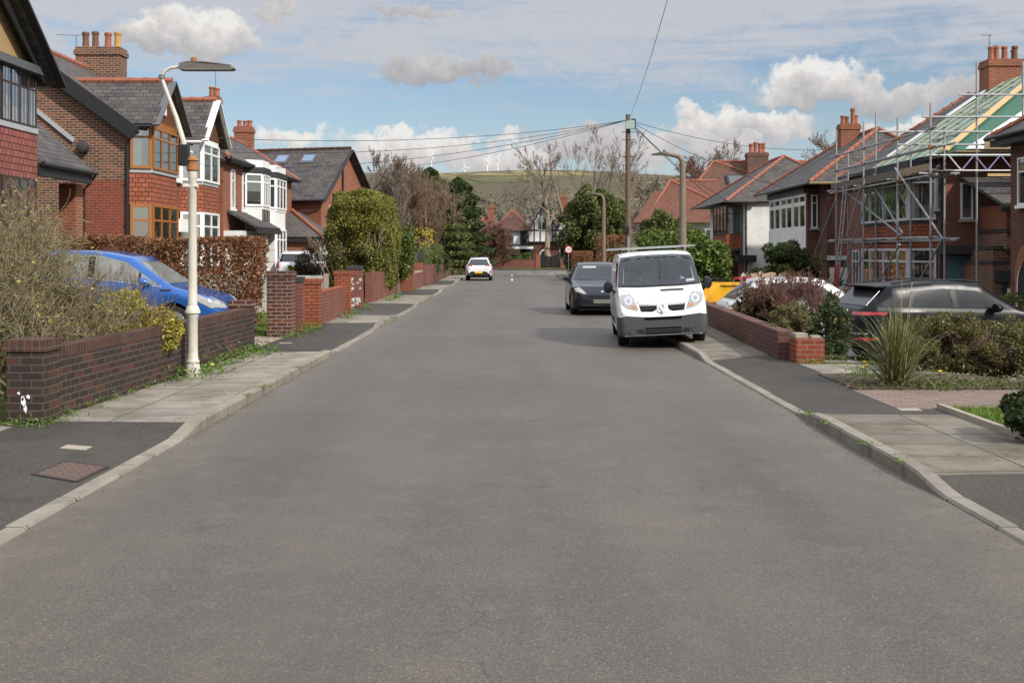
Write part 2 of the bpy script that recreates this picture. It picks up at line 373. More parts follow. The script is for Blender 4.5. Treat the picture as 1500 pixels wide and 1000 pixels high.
def ridge(par, p, q, m=None, r=.1, name='ridge_tile'):
    p, q = V(p), V(q); L = (q - p).length; k = max(2, int(L / .42)); pts = []; rr = []
    for i in range(k):
        a = p + (q - p) * (i / k); b = p + (q - p) * ((i + .82) / k); c = p + (q - p) * ((i + .84) / k); e = p + (q - p) * ((i + .995) / k)
        pts += [a, b, c, e]; rr += [r, r, r * 1.22, r * 1.22]
    a = MB(); a.tube(pts, rr, 8); return a.build(name, m or RIDGE, par)
def gutter(par, p, q, r=.06, m=None):
    a = MB(); a.tube([p, q], r, 8); return a.build('gutter', m or BLACK, par)
def downpipe(par, pts, r=.04, m=None):
    a = MB(); a.tube(pts, r, 8)
    for f in (.25, .5, .75):
        p = V(pts[-2]).lerp(V(pts[-1]), f); a.lathe([(r * 1.3, -.04), (r * 1.3, .04)], p, 'z', 8)
    return a.build('downpipe', m or BLACK, par)
def text_mesh(name, body, size, mat, parent, M):
    cu = bpy.data.curves.new(name, 'FONT'); cu.body = body; cu.size = size; cu.align_x = 'CENTER'; cu.align_y = 'CENTER'; cu.extrude = .002
    o = bpy.data.objects.new(name, cu); C.objects.link(o); dg = bpy.context.evaluated_depsgraph_get()
    me = bpy.data.meshes.new_from_object(o.evaluated_get(dg)); bpy.data.objects.remove(o); bpy.data.curves.remove(cu)
    me.name = name; me.transform(M); me.transform(Matrix.Translation(-W[parent])); me.materials.clear(); me.materials.append(mat)
    return finish(bpy.data.objects.new(name, me), parent, None)

# ---------------------------------------------------------------- plants
def leaves(name, pts, size, mat, parent=None, org=None, asp=.55, var=.4, nrm=None, flat=.0):
    pts = np.asarray(pts); n = len(pts); d = G.normal(size=(n, 3))
    if nrm is not None: d = d * .6 + nrm
    d[:, 2] += flat; d /= np.linalg.norm(d, axis=1, keepdims=True) + 1e-9
    r = G.normal(size=(n, 3)); u = np.cross(d, r); u /= np.linalg.norm(u, axis=1, keepdims=True) + 1e-9; v = np.cross(d, u)
    s = size * (1 + var * G.uniform(-1, 1, size=(n, 1))); a = u * s; b = v * s * asp
    vs = np.stack([pts - a, pts - b * 1.0 + a * .1, pts + a, pts + b * 1.0 + a * .1], axis=1).reshape(-1, 3)
    return fast(name, vs, np.arange(4 * n).reshape(-1, 4), mat, parent, org)
def blob(n, c, r, k=24, cr=.42, inner=.35, seed=0, flatb=True):
    """points of an uneven crown: k clumps of different size spread through an ellipsoid"""
    g = np.random.default_rng(seed); d = g.normal(size=(k, 3)); d /= np.linalg.norm(d, axis=1, keepdims=True)
    cc = d * (inner + (1 - inner) * g.uniform(0, 1, size=(k, 1)) ** .5) * .86
    cs = cr * g.uniform(.45, 1.2, size=k); w = cs ** 2; idx = g.choice(k, size=n, p=w / w.sum())
    e = g.normal(size=(n, 3)); e /= np.linalg.norm(e, axis=1, keepdims=True)
    p = cc[idx] + e * (cs[idx] * g.uniform(.25, 1, size=n) ** .45)[:, None]
    p = p * np.array(r) + np.array(c)
    if flatb: p = p[p[:, 2] > c[2] - r[2] * .97]
    return p
def hedge_pts(n, x0, x1, y0, y1, z0, z1, seed=0, rough=.12, fill=.25, rnd=.0):
    g = np.random.default_rng(seed); lx, ly, lz = x1 - x0, y1 - y0, z1 - z0
    ar = np.array([ly * lz, ly * lz, lx * lz, lx * lz, lx * ly, lx * ly * .1]); f = g.choice(6, size=n, p=ar / ar.sum()); p = g.uniform(0, 1, size=(n, 3))
    depth = np.abs(g.normal(0, fill, size=n)); ax = f // 2
    for i in range(n):
        p[i, ax[i]] = (0 if (f[i] % 2 == 0) ^ (ax[i] == 2) else 1)
    q = p * np.array([lx, ly, lz]) + np.array([x0, y0, z0]); ctr = np.array([(x0 + x1) / 2, (y0 + y1) / 2, (z0 + z1) / 2])
    d = ctr - q; d /= np.linalg.norm(d, axis=1, keepdims=True)
    wob = (np.sin(q[:, 0] * 2.1 + seed) + np.sin(q[:, 1] * 1.7 + seed * 2) + np.sin(q[:, 2] * 2.6 + seed * 3)) / 3 * rough + rough * .5
    if rnd:      # round the top corners
        t = np.clip((q[:, 2] - (z1 - rnd)) / rnd, 0, 1); q[:, 0] += (ctr[0] - q[:, 0]) * t ** 2 * min(1, rnd / lx * 1.2); q[:, 1] += (ctr[1] - q[:, 1]) * t ** 2 * min(1, rnd / ly * 1.2)
    return q + d * (depth + wob)[:, None]
def strands(name, P3, RR, mat, parent=None, org=None, sides=3):
    """(K,M,3) centre lines with (K,M) radii -> one mesh of thin tubes"""
    vs, fs, off = [], [], 0
    for P_, R_ in zip(P3, RR):
        K, M, _ = P_.shape; t = np.gradient(P_, axis=1); t /= np.linalg.norm(t, axis=2, keepdims=True) + 1e-9
        ref = np.where(np.abs(t[:, :1, 2:3]) > .9, np.array([1., 0, 0]), np.array([0, 0, 1.])); a = np.cross(t, np.broadcast_to(ref, t.shape)); a /= np.linalg.norm(a, axis=2, keepdims=True) + 1e-9
        b = np.cross(t, a); an = np.arange(sides) * 2 * math.pi / sides
        v = P_[:, :, None, :] + R_[:, :, None, None] * (a[:, :, None, :] * np.cos(an)[None, None, :, None] + b[:, :, None, :] * np.sin(an)[None, None, :, None])
        base = (np.arange(K)[:, None, None] * M + np.arange(M - 1)[None, :, None]) * sides; k = np.arange(sides)[None, None, :]; k2 = (k + 1) % sides
        f = np.stack([base + k, base + k2, base + sides + k2, base + sides + k], axis=-1).reshape(-1, 4) + off
        vs.append(v.reshape(-1, 3)); fs.append(f); off += K * M * sides
    return fast(name, np.concatenate(vs), np.concatenate(fs), mat, parent, org, smooth=True)
def grow(start, d0, L, r0, levels, seed=0, M=6, wig=.12, up=.15, stems=1, spread=.25, tip=.35):
    """levels: (children per branch, length ratio, angle, radius ratio[, first fraction]); returns [(K,M,3)], [(K,M)] per level"""
    g = np.random.default_rng(seed)
    def lines(p, d, l, r):
        K = len(p); d = d / np.linalg.norm(d, axis=1, keepdims=True); out = np.zeros((K, M, 3)); out[:, 0] = p; cur = d.copy()
        for i in range(1, M):
            cur = cur + g.normal(0, wig, size=(K, 3)); cur[:, 2] += up * .25; cur /= np.linalg.norm(cur, axis=1, keepdims=True); out[:, i] = out[:, i - 1] + cur * (l / (M - 1))[:, None]
        return out, r[:, None] * np.linspace(1, tip, M)[None, :]
    d = np.tile(np.array(d0, float), (stems, 1)); d[:, :2] += g.normal(0, spread, size=(stems, 2)) if stems > 1 else 0
    p, r = lines(np.tile(np.array(start, float), (stems, 1)) + (np.c_[g.normal(0, .08, size=(stems, 2)), np.zeros(stems)] if stems > 1 else 0), d, L * g.uniform(.8, 1.1, size=stems), r0 * g.uniform(.8, 1.1, size=stems))
    Ps, Rs = [p], [r]; l = np.full(stems, L)
    for lv in levels:
        nc, ratio, ang, rr = lv[:4]; f0 = lv[4] if len(lv) > 4 else .3; K = len(p); par = np.repeat(np.arange(K), nc); n = K * nc
        t = g.uniform(f0, 1, size=n) ** .8 * (M - 1.001); i = t.astype(int); f = (t - i)[:, None]
        s = p[par, i] * (1 - f) + p[par, i + 1] * f; tg = p[par, i + 1] - p[par, i]; tg /= np.linalg.norm(tg, axis=1, keepdims=True)
        q = g.normal(size=(n, 3)); q -= tg * (q * tg).sum(1, keepdims=True); q /= np.linalg.norm(q, axis=1, keepdims=True)
        an = ang * g.uniform(.6, 1.3, size=n); d = tg * np.cos(an)[:, None] + q * np.sin(an)[:, None]; d[:, 2] += up
        l = l[par] * ratio * g.uniform(.6, 1.2, size=n) * (1.15 - .5 * t / (M - 1)); rad = r[par, i] * rr
        p, r = lines(s, d, l, rad); Ps.append(p); Rs.append(r)
    return Ps, Rs
def clampr(Rs, mn): return [np.maximum(r, mn) for r in Rs]
def bare_tree(label, base, height, r0, levels, mat, seed, group=None, name='bare_tree', trunk=.55, mn=.012, lvl_trunk=2, stems=1, spread=.25, up=.15, wig=.1, matc=None, lean=(0, 0)):
    t = thing(name, label, 'tree', base, group)
    Ps, Rs = grow(base, (lean[0], lean[1], 1), height * trunk, r0, levels, seed, stems=stems, spread=spread, up=up, wig=wig); Rs = clampr(Rs, mn)
    strands('trunk', Ps[:lvl_trunk], Rs[:lvl_trunk], mat, t, sides=6); strands('crown', Ps[lvl_trunk:], Rs[lvl_trunk:], matc or mat, t)
    return t
def leafy(name, label, cat, base, parts, stem=None, group=None):
    """parts: list of (child name, points, leaf size, material)"""
    t = thing(name, label, cat, base, group)
    for nm, pts, sz, m in parts: leaves(nm, pts, sz, m, t)
    if stem is not None:
        Ps, Rs = stem[0]; strands('stem' if 'tree' not in name else 'trunk', Ps, clampr(Rs, stem[2] if len(stem) > 2 else .006), stem[1], t, sides=4)
    return t

# ---------------------------------------------------------------- vehicles (local: front at y=0 facing -y, x to its left as seen from the front)
def prof(pts, ys, sm=.06):
    a, b = [p[0] for p in pts], [p[1] for p in pts]; fine = np.arange(-.5, max(a) + .5, .01); v = np.interp(fine, a, b)
    n = max(1, int(sm / .01)) | 1; k = np.hanning(n + 2)[1:-1]; k /= k.sum(); v = np.convolve(np.pad(v, n // 2, 'edge'), k, 'valid')
    return np.interp(ys, fine, v)
def car_body(L, top, belt, plan, roofw, zb, wh, Ra, zw, sm=.09):
    ys = list(np.linspace(0, .4, 13)) + list(np.linspace(.4, L - .4, 80)) + list(np.linspace(L - .4, L, 13))
    for yw in wh: ys += list(yw + np.sin(np.linspace(-1, 1, 25) * math.pi / 2) * Ra) + [yw - Ra - .004, yw + Ra + .004]
    ys = np.unique(np.round(np.array(ys), 4)); zt = prof(top, ys, sm); zc = np.minimum(prof(belt, ys, .2), zt - .02); w = prof(plan, ys, .05); wr = w * prof(roofw, ys, .3); z0 = prof(zb, ys, .08)
    for yw in wh:
        d = np.abs(ys - yw); ins = d < Ra; z0 = np.where(ins, np.maximum(z0, zw + np.sqrt(np.maximum(0, Ra ** 2 - d ** 2))), z0)
    z0 = np.minimum(z0, zc - .05); h = zc - z0; g = zt - zc
    rows = [(w * 0, z0), (w * .8, z0), (w * .95, z0), (w * .988, z0 + h * .08), (w, z0 + h * .3), (w * 1.004, z0 + h * .55), (w * 1.0, z0 + h * .8), (w * .985, zc - .035), (w * .965, zc)]
    for q in (.25, .5, .75): rows.append((w * .965 + (wr - w * .965) * q + .012 * np.sin(q * math.pi), zc + g * .84 * q))
    rows += [(wr, zc + g * .84), (wr * .955, zc + g * .93), (wr * .86, zc + g * .97), (wr * .6, zc + g * .988), (wr * .3, zc + g * .997)]
    n = len(rows); ring = rows + [(w * 0, zt)] + [(-x, z) for x, z in rows[:0:-1]]
    Vt = np.stack([np.stack([x, ys, z], axis=1) for x, z in ring], axis=1); m = len(ring); K = len(ys)
    i = np.arange(K - 1)[:, None] * m; k = np.arange(m)[None, :]; k2 = (k + 1) % m
    f = np.stack([i + k, i + m + k, i + m + k2, i + k2], axis=-1).reshape(-1, 4)
    faces = [tuple(int(q) for q in x) for x in f] + [tuple(range(m)), tuple((K - 1) * m + q for q in range(m - 1, -1, -1))]
    return Vt.reshape(-1, 3), faces
class Car:
    def __init__(s, name, label, cat, loc, rz, spec, pm, group=None, holes=(), roll=0):
        s.t = thing(name, label, cat, loc, group, rz, local=True); s.t.rotation_euler[1] = roll; s.sp = spec; s.pm = pm
        vs, fs = car_body(spec['L'], spec['top'], spec['belt'], spec['plan'], spec['roofw'], spec['zb'], spec['wh'], spec['Ra'], spec['R'])
        s.bvh = BVHTree.FromPolygons([V(v) for v in vs], fs)
        if holes:
            keep = []
            for f in fs:
                c = np.mean([vs[i] for i in f], axis=0); kill = False
                for ax, poly, lim in holes:
                    a, b = (c[0], c[2]) if ax == 'f' else (c[1], c[2])
                    if inside(a, b, poly) and lim(c): kill = True
                if not kill: keep.append(f)
            fs = keep
        m = MB(); m.v = [tuple(v) for v in vs]; m.f = fs; m.m = [0] * len(fs); s.body = m.build('body', [pm, PLASB], s.t, smooth=True)
        zlo = min(q[1] for q in spec['zb']) + .09
        for p in s.body.data.polygons:
            if p.center.z < zlo or (p.normal.z < -.5 and p.center.z < spec['R'] * 2.3): p.material_index = 1
    def patch(s, name, poly, ax, mat, off=.006, parent=None, res=.07, thick=.02, smooth=True):
        """a polygon in front (x,z), rear (x,z), side (y,z: 'l' is x<0, 'r' is x>0) or top (x,y) view, wrapped on the body"""
        bm = bmesh.new(); vs = [bm.verts.new((a, b, 0)) for a, b in poly]; f = bm.faces.new(vs); bmesh.ops.triangulate(bm, faces=[f])
        for _ in range(6):
            e = [x for x in bm.edges if x.calc_length() > res * 1.6]
            if not e: break
            bmesh.ops.subdivide_edges(bm, edges=e, cuts=1); bmesh.ops.triangulate(bm, faces=[x for x in bm.faces if len(x.verts) > 3])
        org = {'f': lambda a, b: (V((a, -3, b)), V((0, 1, 0))), 'b': lambda a, b: (V((a, 12, b)), V((0, -1, 0))), 'l': lambda a, b: (V((-4, a, b)), V((1, 0, 0))), 'r': lambda a, b: (V((4, a, b)), V((-1, 0, 0))), 't': lambda a, b: (V((a, b, 5)), V((0, 0, -1)))}[ax]
        last = None; bad = []
        for v in bm.verts:
            o, d = org(v.co.x, v.co.y); h = s.bvh.ray_cast(o, d)
            if h[0] is None: bad.append(v); continue
            nrm = h[1] if h[1].dot(d) < 0 else -h[1]
            v.co = h[0] + nrm * off - d * off * .5
        if bad: bmesh.ops.delete(bm, geom=bad, context='VERTS')
        if thick and bm.faces:
            r = bmesh.ops.extrude_edge_only(bm, edges=[e for e in bm.edges if e.is_boundary]); dd = org(0, 0)[1]
            for g_ in r['geom']:
                if isinstance(g_, bmesh.types.BMVert): g_.co += dd * thick
        bmesh.ops.recalc_face_normals(bm, faces=bm.faces)
        me = bpy.data.meshes.new(name); bm.to_mesh(me); bm.free(); me.materials.append(mat)
        if smooth: me.polygons.foreach_set('use_smooth', [True] * len(me.polygons)); me.set_sharp_from_angle(angle=math.radians(40))
        return finish(bpy.data.objects.new(name, me), parent or s.t, None)
    def line(s, name, pts, ax, mat, wd=.012, parent=None):
        """a thin seam along a polyline"""
        poly = []; pts = [V((a, b, 0)) for a, b in pts]; L, Rr = [], []
        for i, p in enumerate(pts):
            t = (pts[min(i + 1, len(pts) - 1)] - pts[max(i - 1, 0)]).normalized(); nrm = V((-t.y, t.x, 0)) * wd / 2; L.append(p + nrm); Rr.append(p - nrm)
        return s.patch(name, [(p.x, p.y) for p in L + Rr[::-1]], ax, mat, .002, parent, .1, .004)
    def wheels(s, wd=.21, rimr=.7, spokes=5, rim=None, inset=.015):
        sp = s.sp
        for yw in sp['wh']:
            for sd in (-1, 1):
                hw = float(np.interp(yw, [p[0] for p in sp['plan']], [p[1] for p in sp['plan']])) - inset; r = sp['R']; m = MB()
                xo = sd * hw; c = (xo, yw, r); q = -sd
                m.lathe([(r * .62, q * wd), (r * .93, q * wd), (r, q * wd * .85), (r, q * wd * .14), (r * .95, q * .008), (r * rimr * 1.03, 0), (r * rimr, q * .03)], c, 'x', 30)
                w = m.build('wheel', TYRE, s.t, smooth=True)
                m = MB(); m.lathe([(r * rimr, q * .02), (r * rimr * .95, q * .012), (r * rimr * .92, q * .04)], c, 'x', 30)
                m.lathe([(r * .16, q * .012), (r * .16, q * .06)], c, 'x', 14)
                for k in range(spokes):
                    a = 2 * math.pi * k / spokes + .3; d = V((0, math.cos(a), math.sin(a))); cc = V(c) + V((q * .03, 0, 0))
                    m.beam(cc + d * r * .1, cc + d * r * rimr * .96, .07 if spokes < 7 else .035, .03, (1, 0, 0))
                m.build('rim', rim or RIM, w)
    def mirror(s, x, y, z, mat, sx=.1, sz=.085, both=True):
        for sd in ((-1, 1) if both else (-1,)):
            m = MB(); c = V((sd * x, y, z))
            prof_ = [(.02, -.10), (.75, -.085), (1, -.03), (1.0, .04), (.93, .055), (.9, .045)]
            m.lathe([(r, p) for r, p in prof_], (0, 0, 0), 'y', 18)
            m.v = [(c.x + a * sx, c.y + b * .9, c.z + d * sz) for a, b, d in m.v]
            m.beam(c - V((sd * sx * .6, 0, sz * .4)), V((sd * (x - sx - .1), y - .02, z - sz * 1.3)), .05, .04)
            m.build('mirror', mat, s.t, smooth=True)
def inside(x, y, poly):
    r = False; j = len(poly) - 1
    for i in range(len(poly)):
        (xi, yi), (xj, yj) = poly[i], poly[j]
        if (yi > y) != (yj > y) and x < (xj - xi) * (y - yi) / (yj - yi) + xi: r = not r
        j = i
    return r
def mir(p): return [(-a, b) for a, b in p]
def rrect(x0, x1, z0, z1, r, n=4):
    o = []
    for cx, cz, a0 in ((x1 - r, z1 - r, 0), (x0 + r, z1 - r, 90), (x0 + r, z0 + r, 180), (x1 - r, z0 + r, 270)):
        for k in range(n + 1):
            a = math.radians(a0 + 90 * k / n); o.append((cx + r * math.cos(a), cz + r * math.sin(a)))
    return o
def suv(L, Wd, Hh, hood, belt0, cowl, wst, re, tail, R_=.34, front=.85, rear=.85, gc=.2, roofr=.74, nose=.62, hoodn=.13, trunk=.95):
    """profile of a hatchback / SUV: hood height, belt height, cowl y, windscreen-top y, roof end y, tail y"""
    w = Wd / 2
    return dict(L=L, W=Wd, R=R_, Ra=R_ * 1.13,
        top=[(0, nose), (.04, nose + .1), (.25, hood - hoodn), (cowl, hood), (wst, Hh - .05), (wst + .45, Hh - .005), ((wst + re) / 2, Hh), (re, Hh - .07), (tail, trunk + .06), (L - .06, trunk), (L, trunk - .16)],
        belt=[(0, nose - .05), (.3, hood - hoodn - .03), (cowl, belt0), (L * .6, belt0 + .04), (L - .3, belt0 + .07), (L, trunk - .2)],
        plan=[(0, w * .66), (.05, w * .78), (.2, w * .93), (.5, w * .985), (1, w), (L - .8, w), (L - .3, w * .95), (L - .08, w * .84), (L, w * .74)],
        roofw=[(0, .9), (cowl, .9), (wst, roofr), (re, roofr - .02), (L, .86)],
        zb=[(0, gc + .1), (.3, gc), (L - .4, gc + .02), (L, gc + .2)], wh=(front, L - rear))
# ---------------------------------------------------------------- world, sun, camera
SUN_AZ, SUN_EL = math.radians(133), math.radians(37)        # azimuth from +Y clockwise (towards +X)
wd = bpy.data.worlds.new('World'); S.world = wd; wd.use_nodes = True
nt = wd.node_tree; nt.nodes.clear()
sky = nn(nt, 'TexSky', sky_type='NISHITA', sun_disc=False, sun_elevation=SUN_EL, sun_rotation=SUN_AZ, air_density=1.0, dust_density=1.3, ozone_density=2.2, altitude=150)
bg = nn(nt, 'Background', {'Color': sky.outputs[0], 'Strength': .100})
dirn = nn(nt, 'TexCoord').outputs['Generated']; sx = nn(nt, 'SeparateXYZ', {0: dirn})
az = mth(nt, 'ARCTAN2', sx.outputs[0], sx.outputs[1]); el = mth(nt, 'ARCSINE', sx.outputs[2])
co = nn(nt, 'CombineXYZ', {0: az, 1: el, 2: 0.0}).outputs[0]
def pol(x, y): a = math.atan((x - CX) / F); return a, math.atan((HY - y) / F * math.cos(a))
wz = nn(nt, 'TexNoise', {'Vector': dirn, 'Scale': 22.0, 'Detail': 7.0, 'Roughness': .62}); wv = nn(nt, 'VectorMath', {0: wz.outputs['Color'], 1: (.5, .5, .5)}, operation='SUBTRACT')
wv = nn(nt, 'VectorMath', {0: wv.outputs[0], 'Scale': .075}, operation='SCALE'); cw = nn(nt, 'VectorMath', {0: co, 1: wv.outputs[0]}, operation='ADD').outputs[0]
sw = nn(nt, 'SeparateXYZ', {0: cw}); U, Vv = sw.outputs[0], sw.outputs[1]
fine = nn(nt, 'TexNoise', {'Vector': dirn, 'Scale': 60.0, 'Detail': 8.0, 'Roughness': .65}).outputs[0]
#        centre        half size   whiteness  strength of shading
CL = [(300, 50, 88, 42, .92, .8), (215, 68, 75, 28, .82, .6), (640, 108, 92, 32, .66, .4), (690, 98, 50, 24, .66, .4), (1185, 122, 82, 42, .93, .85), (1290, 136, 120, 28, .78, .6), (1400, 142, 70, 22, .75, .3),
      (1090, 184, 115, 30, .92, .6), (420, 204, 60, 20, 1.08, .3), (590, 222, 120, 30, .98, .45), (700, 228, 150, 28, .9, .3), (870, 215, 120, 34, .72, .25), (1010, 215, 140, 30, .85, .3), (1340, 190, 120, 22, .95, .3), (30, 230, 240, 40, .95, .3), (400, 8, 40, 16, .8, .2), (610, 18, 70, 12, .72, .2),
      (-500, 90, 300, 60, .9, .5), (2100, 80, 330, 70, .9, .5), (1700, 170, 260, 40, .95, .4)]
dens = None; tone = None
for (x, y, a, b, wht, shd) in CL:
    u, v = pol(x, y); a, b = a / F, b / F
    du = mth(nt, 'DIVIDE', mth(nt, 'SUBTRACT', U, u), a); dv = mth(nt, 'DIVIDE', mth(nt, 'SUBTRACT', Vv, v), b)
    r2 = mth(nt, 'ADD', mth(nt, 'MULTIPLY', du, du), mth(nt, 'MULTIPLY', dv, dv)); d_ = mth(nt, 'SUBTRACT', 1.0, r2)
    tn = mth(nt, 'ADD', mth(nt, 'MULTIPLY', mth(nt, 'MAXIMUM', mth(nt, 'MINIMUM', dv, 1.0), -1.0), shd * .5), wht - .1)
    if dens is None: dens, tone = d_, tn
    else:
        g = mth(nt, 'GREATER_THAN', d_, dens); tone = mth(nt, 'ADD', mth(nt, 'MULTIPLY', tn, g), mth(nt, 'MULTIPLY', tone, mth(nt, 'SUBTRACT', 1.0, g))); dens = mth(nt, 'MAXIMUM', d_, dens)
cum = nn(nt, 'MapRange', {0: mth(nt, 'ADD', mth(nt, 'MAXIMUM', dens, -1.5), mth(nt, 'MULTIPLY', mth(nt, 'SUBTRACT', fine, .5), 1.5)), 1: .02, 2: .62}, interpolation_type='SMOOTHSTEP').outputs[0]
# high thin streaks, denser towards the zenith
st = nn(nt, 'Mapping', {0: cw, 3: (3.2, 26.0, 1.0)}, vector_type='POINT'); sn = nn(nt, 'TexNoise', {'Vector': st.outputs[0], 'Scale': 1.5, 'Detail': 6.0, 'Roughness': .55}).outputs[0]
st2 = nn(nt, 'Mapping', {0: co, 2: (0, 0, .05), 3: (7, 85.0, 1.0)}); sn2 = nn(nt, 'TexNoise', {'Vector': st2.outputs[0], 'Scale': 1.5, 'Detail': 5.0, 'Roughness': .6}).outputs[0]
hi = nn(nt, 'MapRange', {0: el, 1: .11, 2: .20, 3: -.10, 4: .25}).outputs[0]
lowfade = nn(nt, 'MapRange', {0: el, 1: .10, 2: .16}).outputs[0]
cir = nn(nt, 'MapRange', {0: mth(nt, 'ADD', mth(nt, 'ADD', mth(nt, 'MULTIPLY', sn, .72), mth(nt, 'MULTIPLY', sn2, .42)), hi), 1: .50, 2: .82}, interpolation_type='SMOOTHSTEP').outputs[0]
cir = mth(nt, 'MULTIPLY', cir, mth(nt, 'ADD', mth(nt, 'MULTIPLY', lowfade, .5), .45), clamp=True)
# contrail: a short thin streak
ua, va = pol(850, 112); ub, vb = pol(1090, 123)
along = mth(nt, 'DIVIDE', mth(nt, 'SUBTRACT', az, ua), ub - ua); across = mth(nt, 'ABSOLUTE', mth(nt, 'SUBTRACT', el, mth(nt, 'ADD', va, mth(nt, 'MULTIPLY', along, vb - va))))
ct = mth(nt, 'MULTIPLY', nn(nt, 'MapRange', {0: across, 1: .0034, 2: .0008}).outputs[0], mth(nt, 'MULTIPLY', nn(nt, 'MapRange', {0: along, 1: -.2, 2: .15}).outputs[0], nn(nt, 'MapRange', {0: along, 1: 1.0, 2: .5}).outputs[0])); ct = mth(nt, 'MULTIPLY', ct, .55)
thin = mth(nt, 'MAXIMUM', cir, ct)
horiz = nn(nt, 'MapRange', {0: el, 1: 0.0, 2: .13, 3: .55, 4: 0.0}).outputs[0]           # pale air low over the hills
over = nn(nt, 'MapRange', {0: el, 1: .27, 2: .75, 3: .82, 4: 2.0}).outputs[0]          # sky above the frame brightened, added to lift ambient fill
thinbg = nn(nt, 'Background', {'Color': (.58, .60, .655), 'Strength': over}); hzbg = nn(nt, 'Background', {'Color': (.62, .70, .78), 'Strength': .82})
tc = mth(nt, 'ADD', tone, mth(nt, 'MULTIPLY', mth(nt, 'SUBTRACT', fine, .5), .55))
ccol = ramp(nt, tc, [(.35, (.38, .38, .415)), (.62, (.53, .52, .535)), (.88, (.74, .715, .70)), (1.0, (.88, .86, .84))]); cumbg = nn(nt, 'Background', {'Color': ccol, 'Strength': .83})
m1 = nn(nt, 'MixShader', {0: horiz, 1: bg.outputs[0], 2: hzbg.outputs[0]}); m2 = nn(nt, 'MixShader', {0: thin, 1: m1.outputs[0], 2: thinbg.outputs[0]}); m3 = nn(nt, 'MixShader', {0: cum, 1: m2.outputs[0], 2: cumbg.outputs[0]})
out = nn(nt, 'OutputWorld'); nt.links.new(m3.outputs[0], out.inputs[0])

sl = bpy.data.lights.new('sun', 'SUN'); sl.energy = 3.7; sl.angle = math.radians(3.0); sl.color = (1, .94, .85)
so = bpy.data.objects.new('sun', sl); C.objects.link(so)
sd = V((math.sin(SUN_AZ) * math.cos(SUN_EL), math.cos(SUN_AZ) * math.cos(SUN_EL), math.sin(SUN_EL)))
so.rotation_euler = sd.to_track_quat('Z', 'Y').to_euler(); so.location = sd * 60
cam = bpy.data.cameras.new('camera'); cam.sensor_width = 36; cam.lens = 36 * F / 1500; cam.shift_y = -(500 - HY) / 1500; cam.clip_end = 8000; cam.clip_start = .1
cm = bpy.data.objects.new('camera', cam); C.objects.link(cm); cm.location = (0, 0, H); cm.rotation_euler = (math.pi / 2, 0, 0); S.camera = cm
S.view_settings.view_transform = 'Standard'; S.view_settings.look = 'None'; S.view_settings.exposure = 0.22; S.view_settings.gamma = 1
S.render.engine = 'CYCLES'; S.cycles.use_denoising = True; S.cycles.max_bounces = 6; S.cycles.transparent_max_bounces = 16; S.cycles.caustics_reflective = False; S.cycles.caustics_refractive = False

# ---------------------------------------------------------------- ground, road, pavement, kerb
def ss(a, b, x): t = np.clip((x - a) / (b - a), 0, 1); return t * t * (3 - 2 * t)
def gz(X, d):
    X = np.asarray(X, float); d = np.asarray(d, float); f = 1 - ss(92, 99, d)
    xs = 5.1 + 1.9 * (1 - ss(15, 20, d))
    z = np.where(X < 0, -.06 + .15 * (X < -4.6) + .42 * ss(4.9, 9.6, -X), -.06 + .15 * (X > 4.38) - .44 * ss(xs, xs + 2.2, X))
    return z * f - .07 * (1 - f)
def grid(name, xs, ys, fz, mat, dz=0):
    X, Y = np.meshgrid(xs, ys); Zz = fz(X, Y) + dz; n, m = X.shape; v = np.stack([X, Y, Zz], -1).reshape(-1, 3)
    i = (np.arange(n - 1)[:, None] * m + np.arange(m - 1)[None, :]).ravel(); f = np.stack([i, i + 1, i + m + 1, i + m], 1)
    return kind(fast(name, v, f, mat, None, (0, 0, 0), smooth=True), 'structure')
m, nt, b = new('garden_ground'); co = wpos(nt)
c = ramp(nt, noise(nt, co, .5, 8, .7), [(.35, (.055, .042, .028)), (.5, (.075, .075, .028)), (.65, (.085, .11, .032))]); setb(nt, b, Base_Color=c, Roughness=.95, Specular_IOR_Level=.1); bump(nt, b, noise(nt, co, 12, 5), .8, .05); GROUNDM = m
xs = np.concatenate([[-400, -200, -120, -70, -45, -30], np.arange(-22, 22.01, .4), [30, 45, 70, 120, 200, 400]]); xs = np.unique(np.concatenate([xs, [-4.62, -4.58, 4.36, 4.4]]))
grid('ground', xs, np.concatenate([np.arange(-40, 130, 1.5), [130, 150, 180, 220, 260]]), gz, GROUNDM)

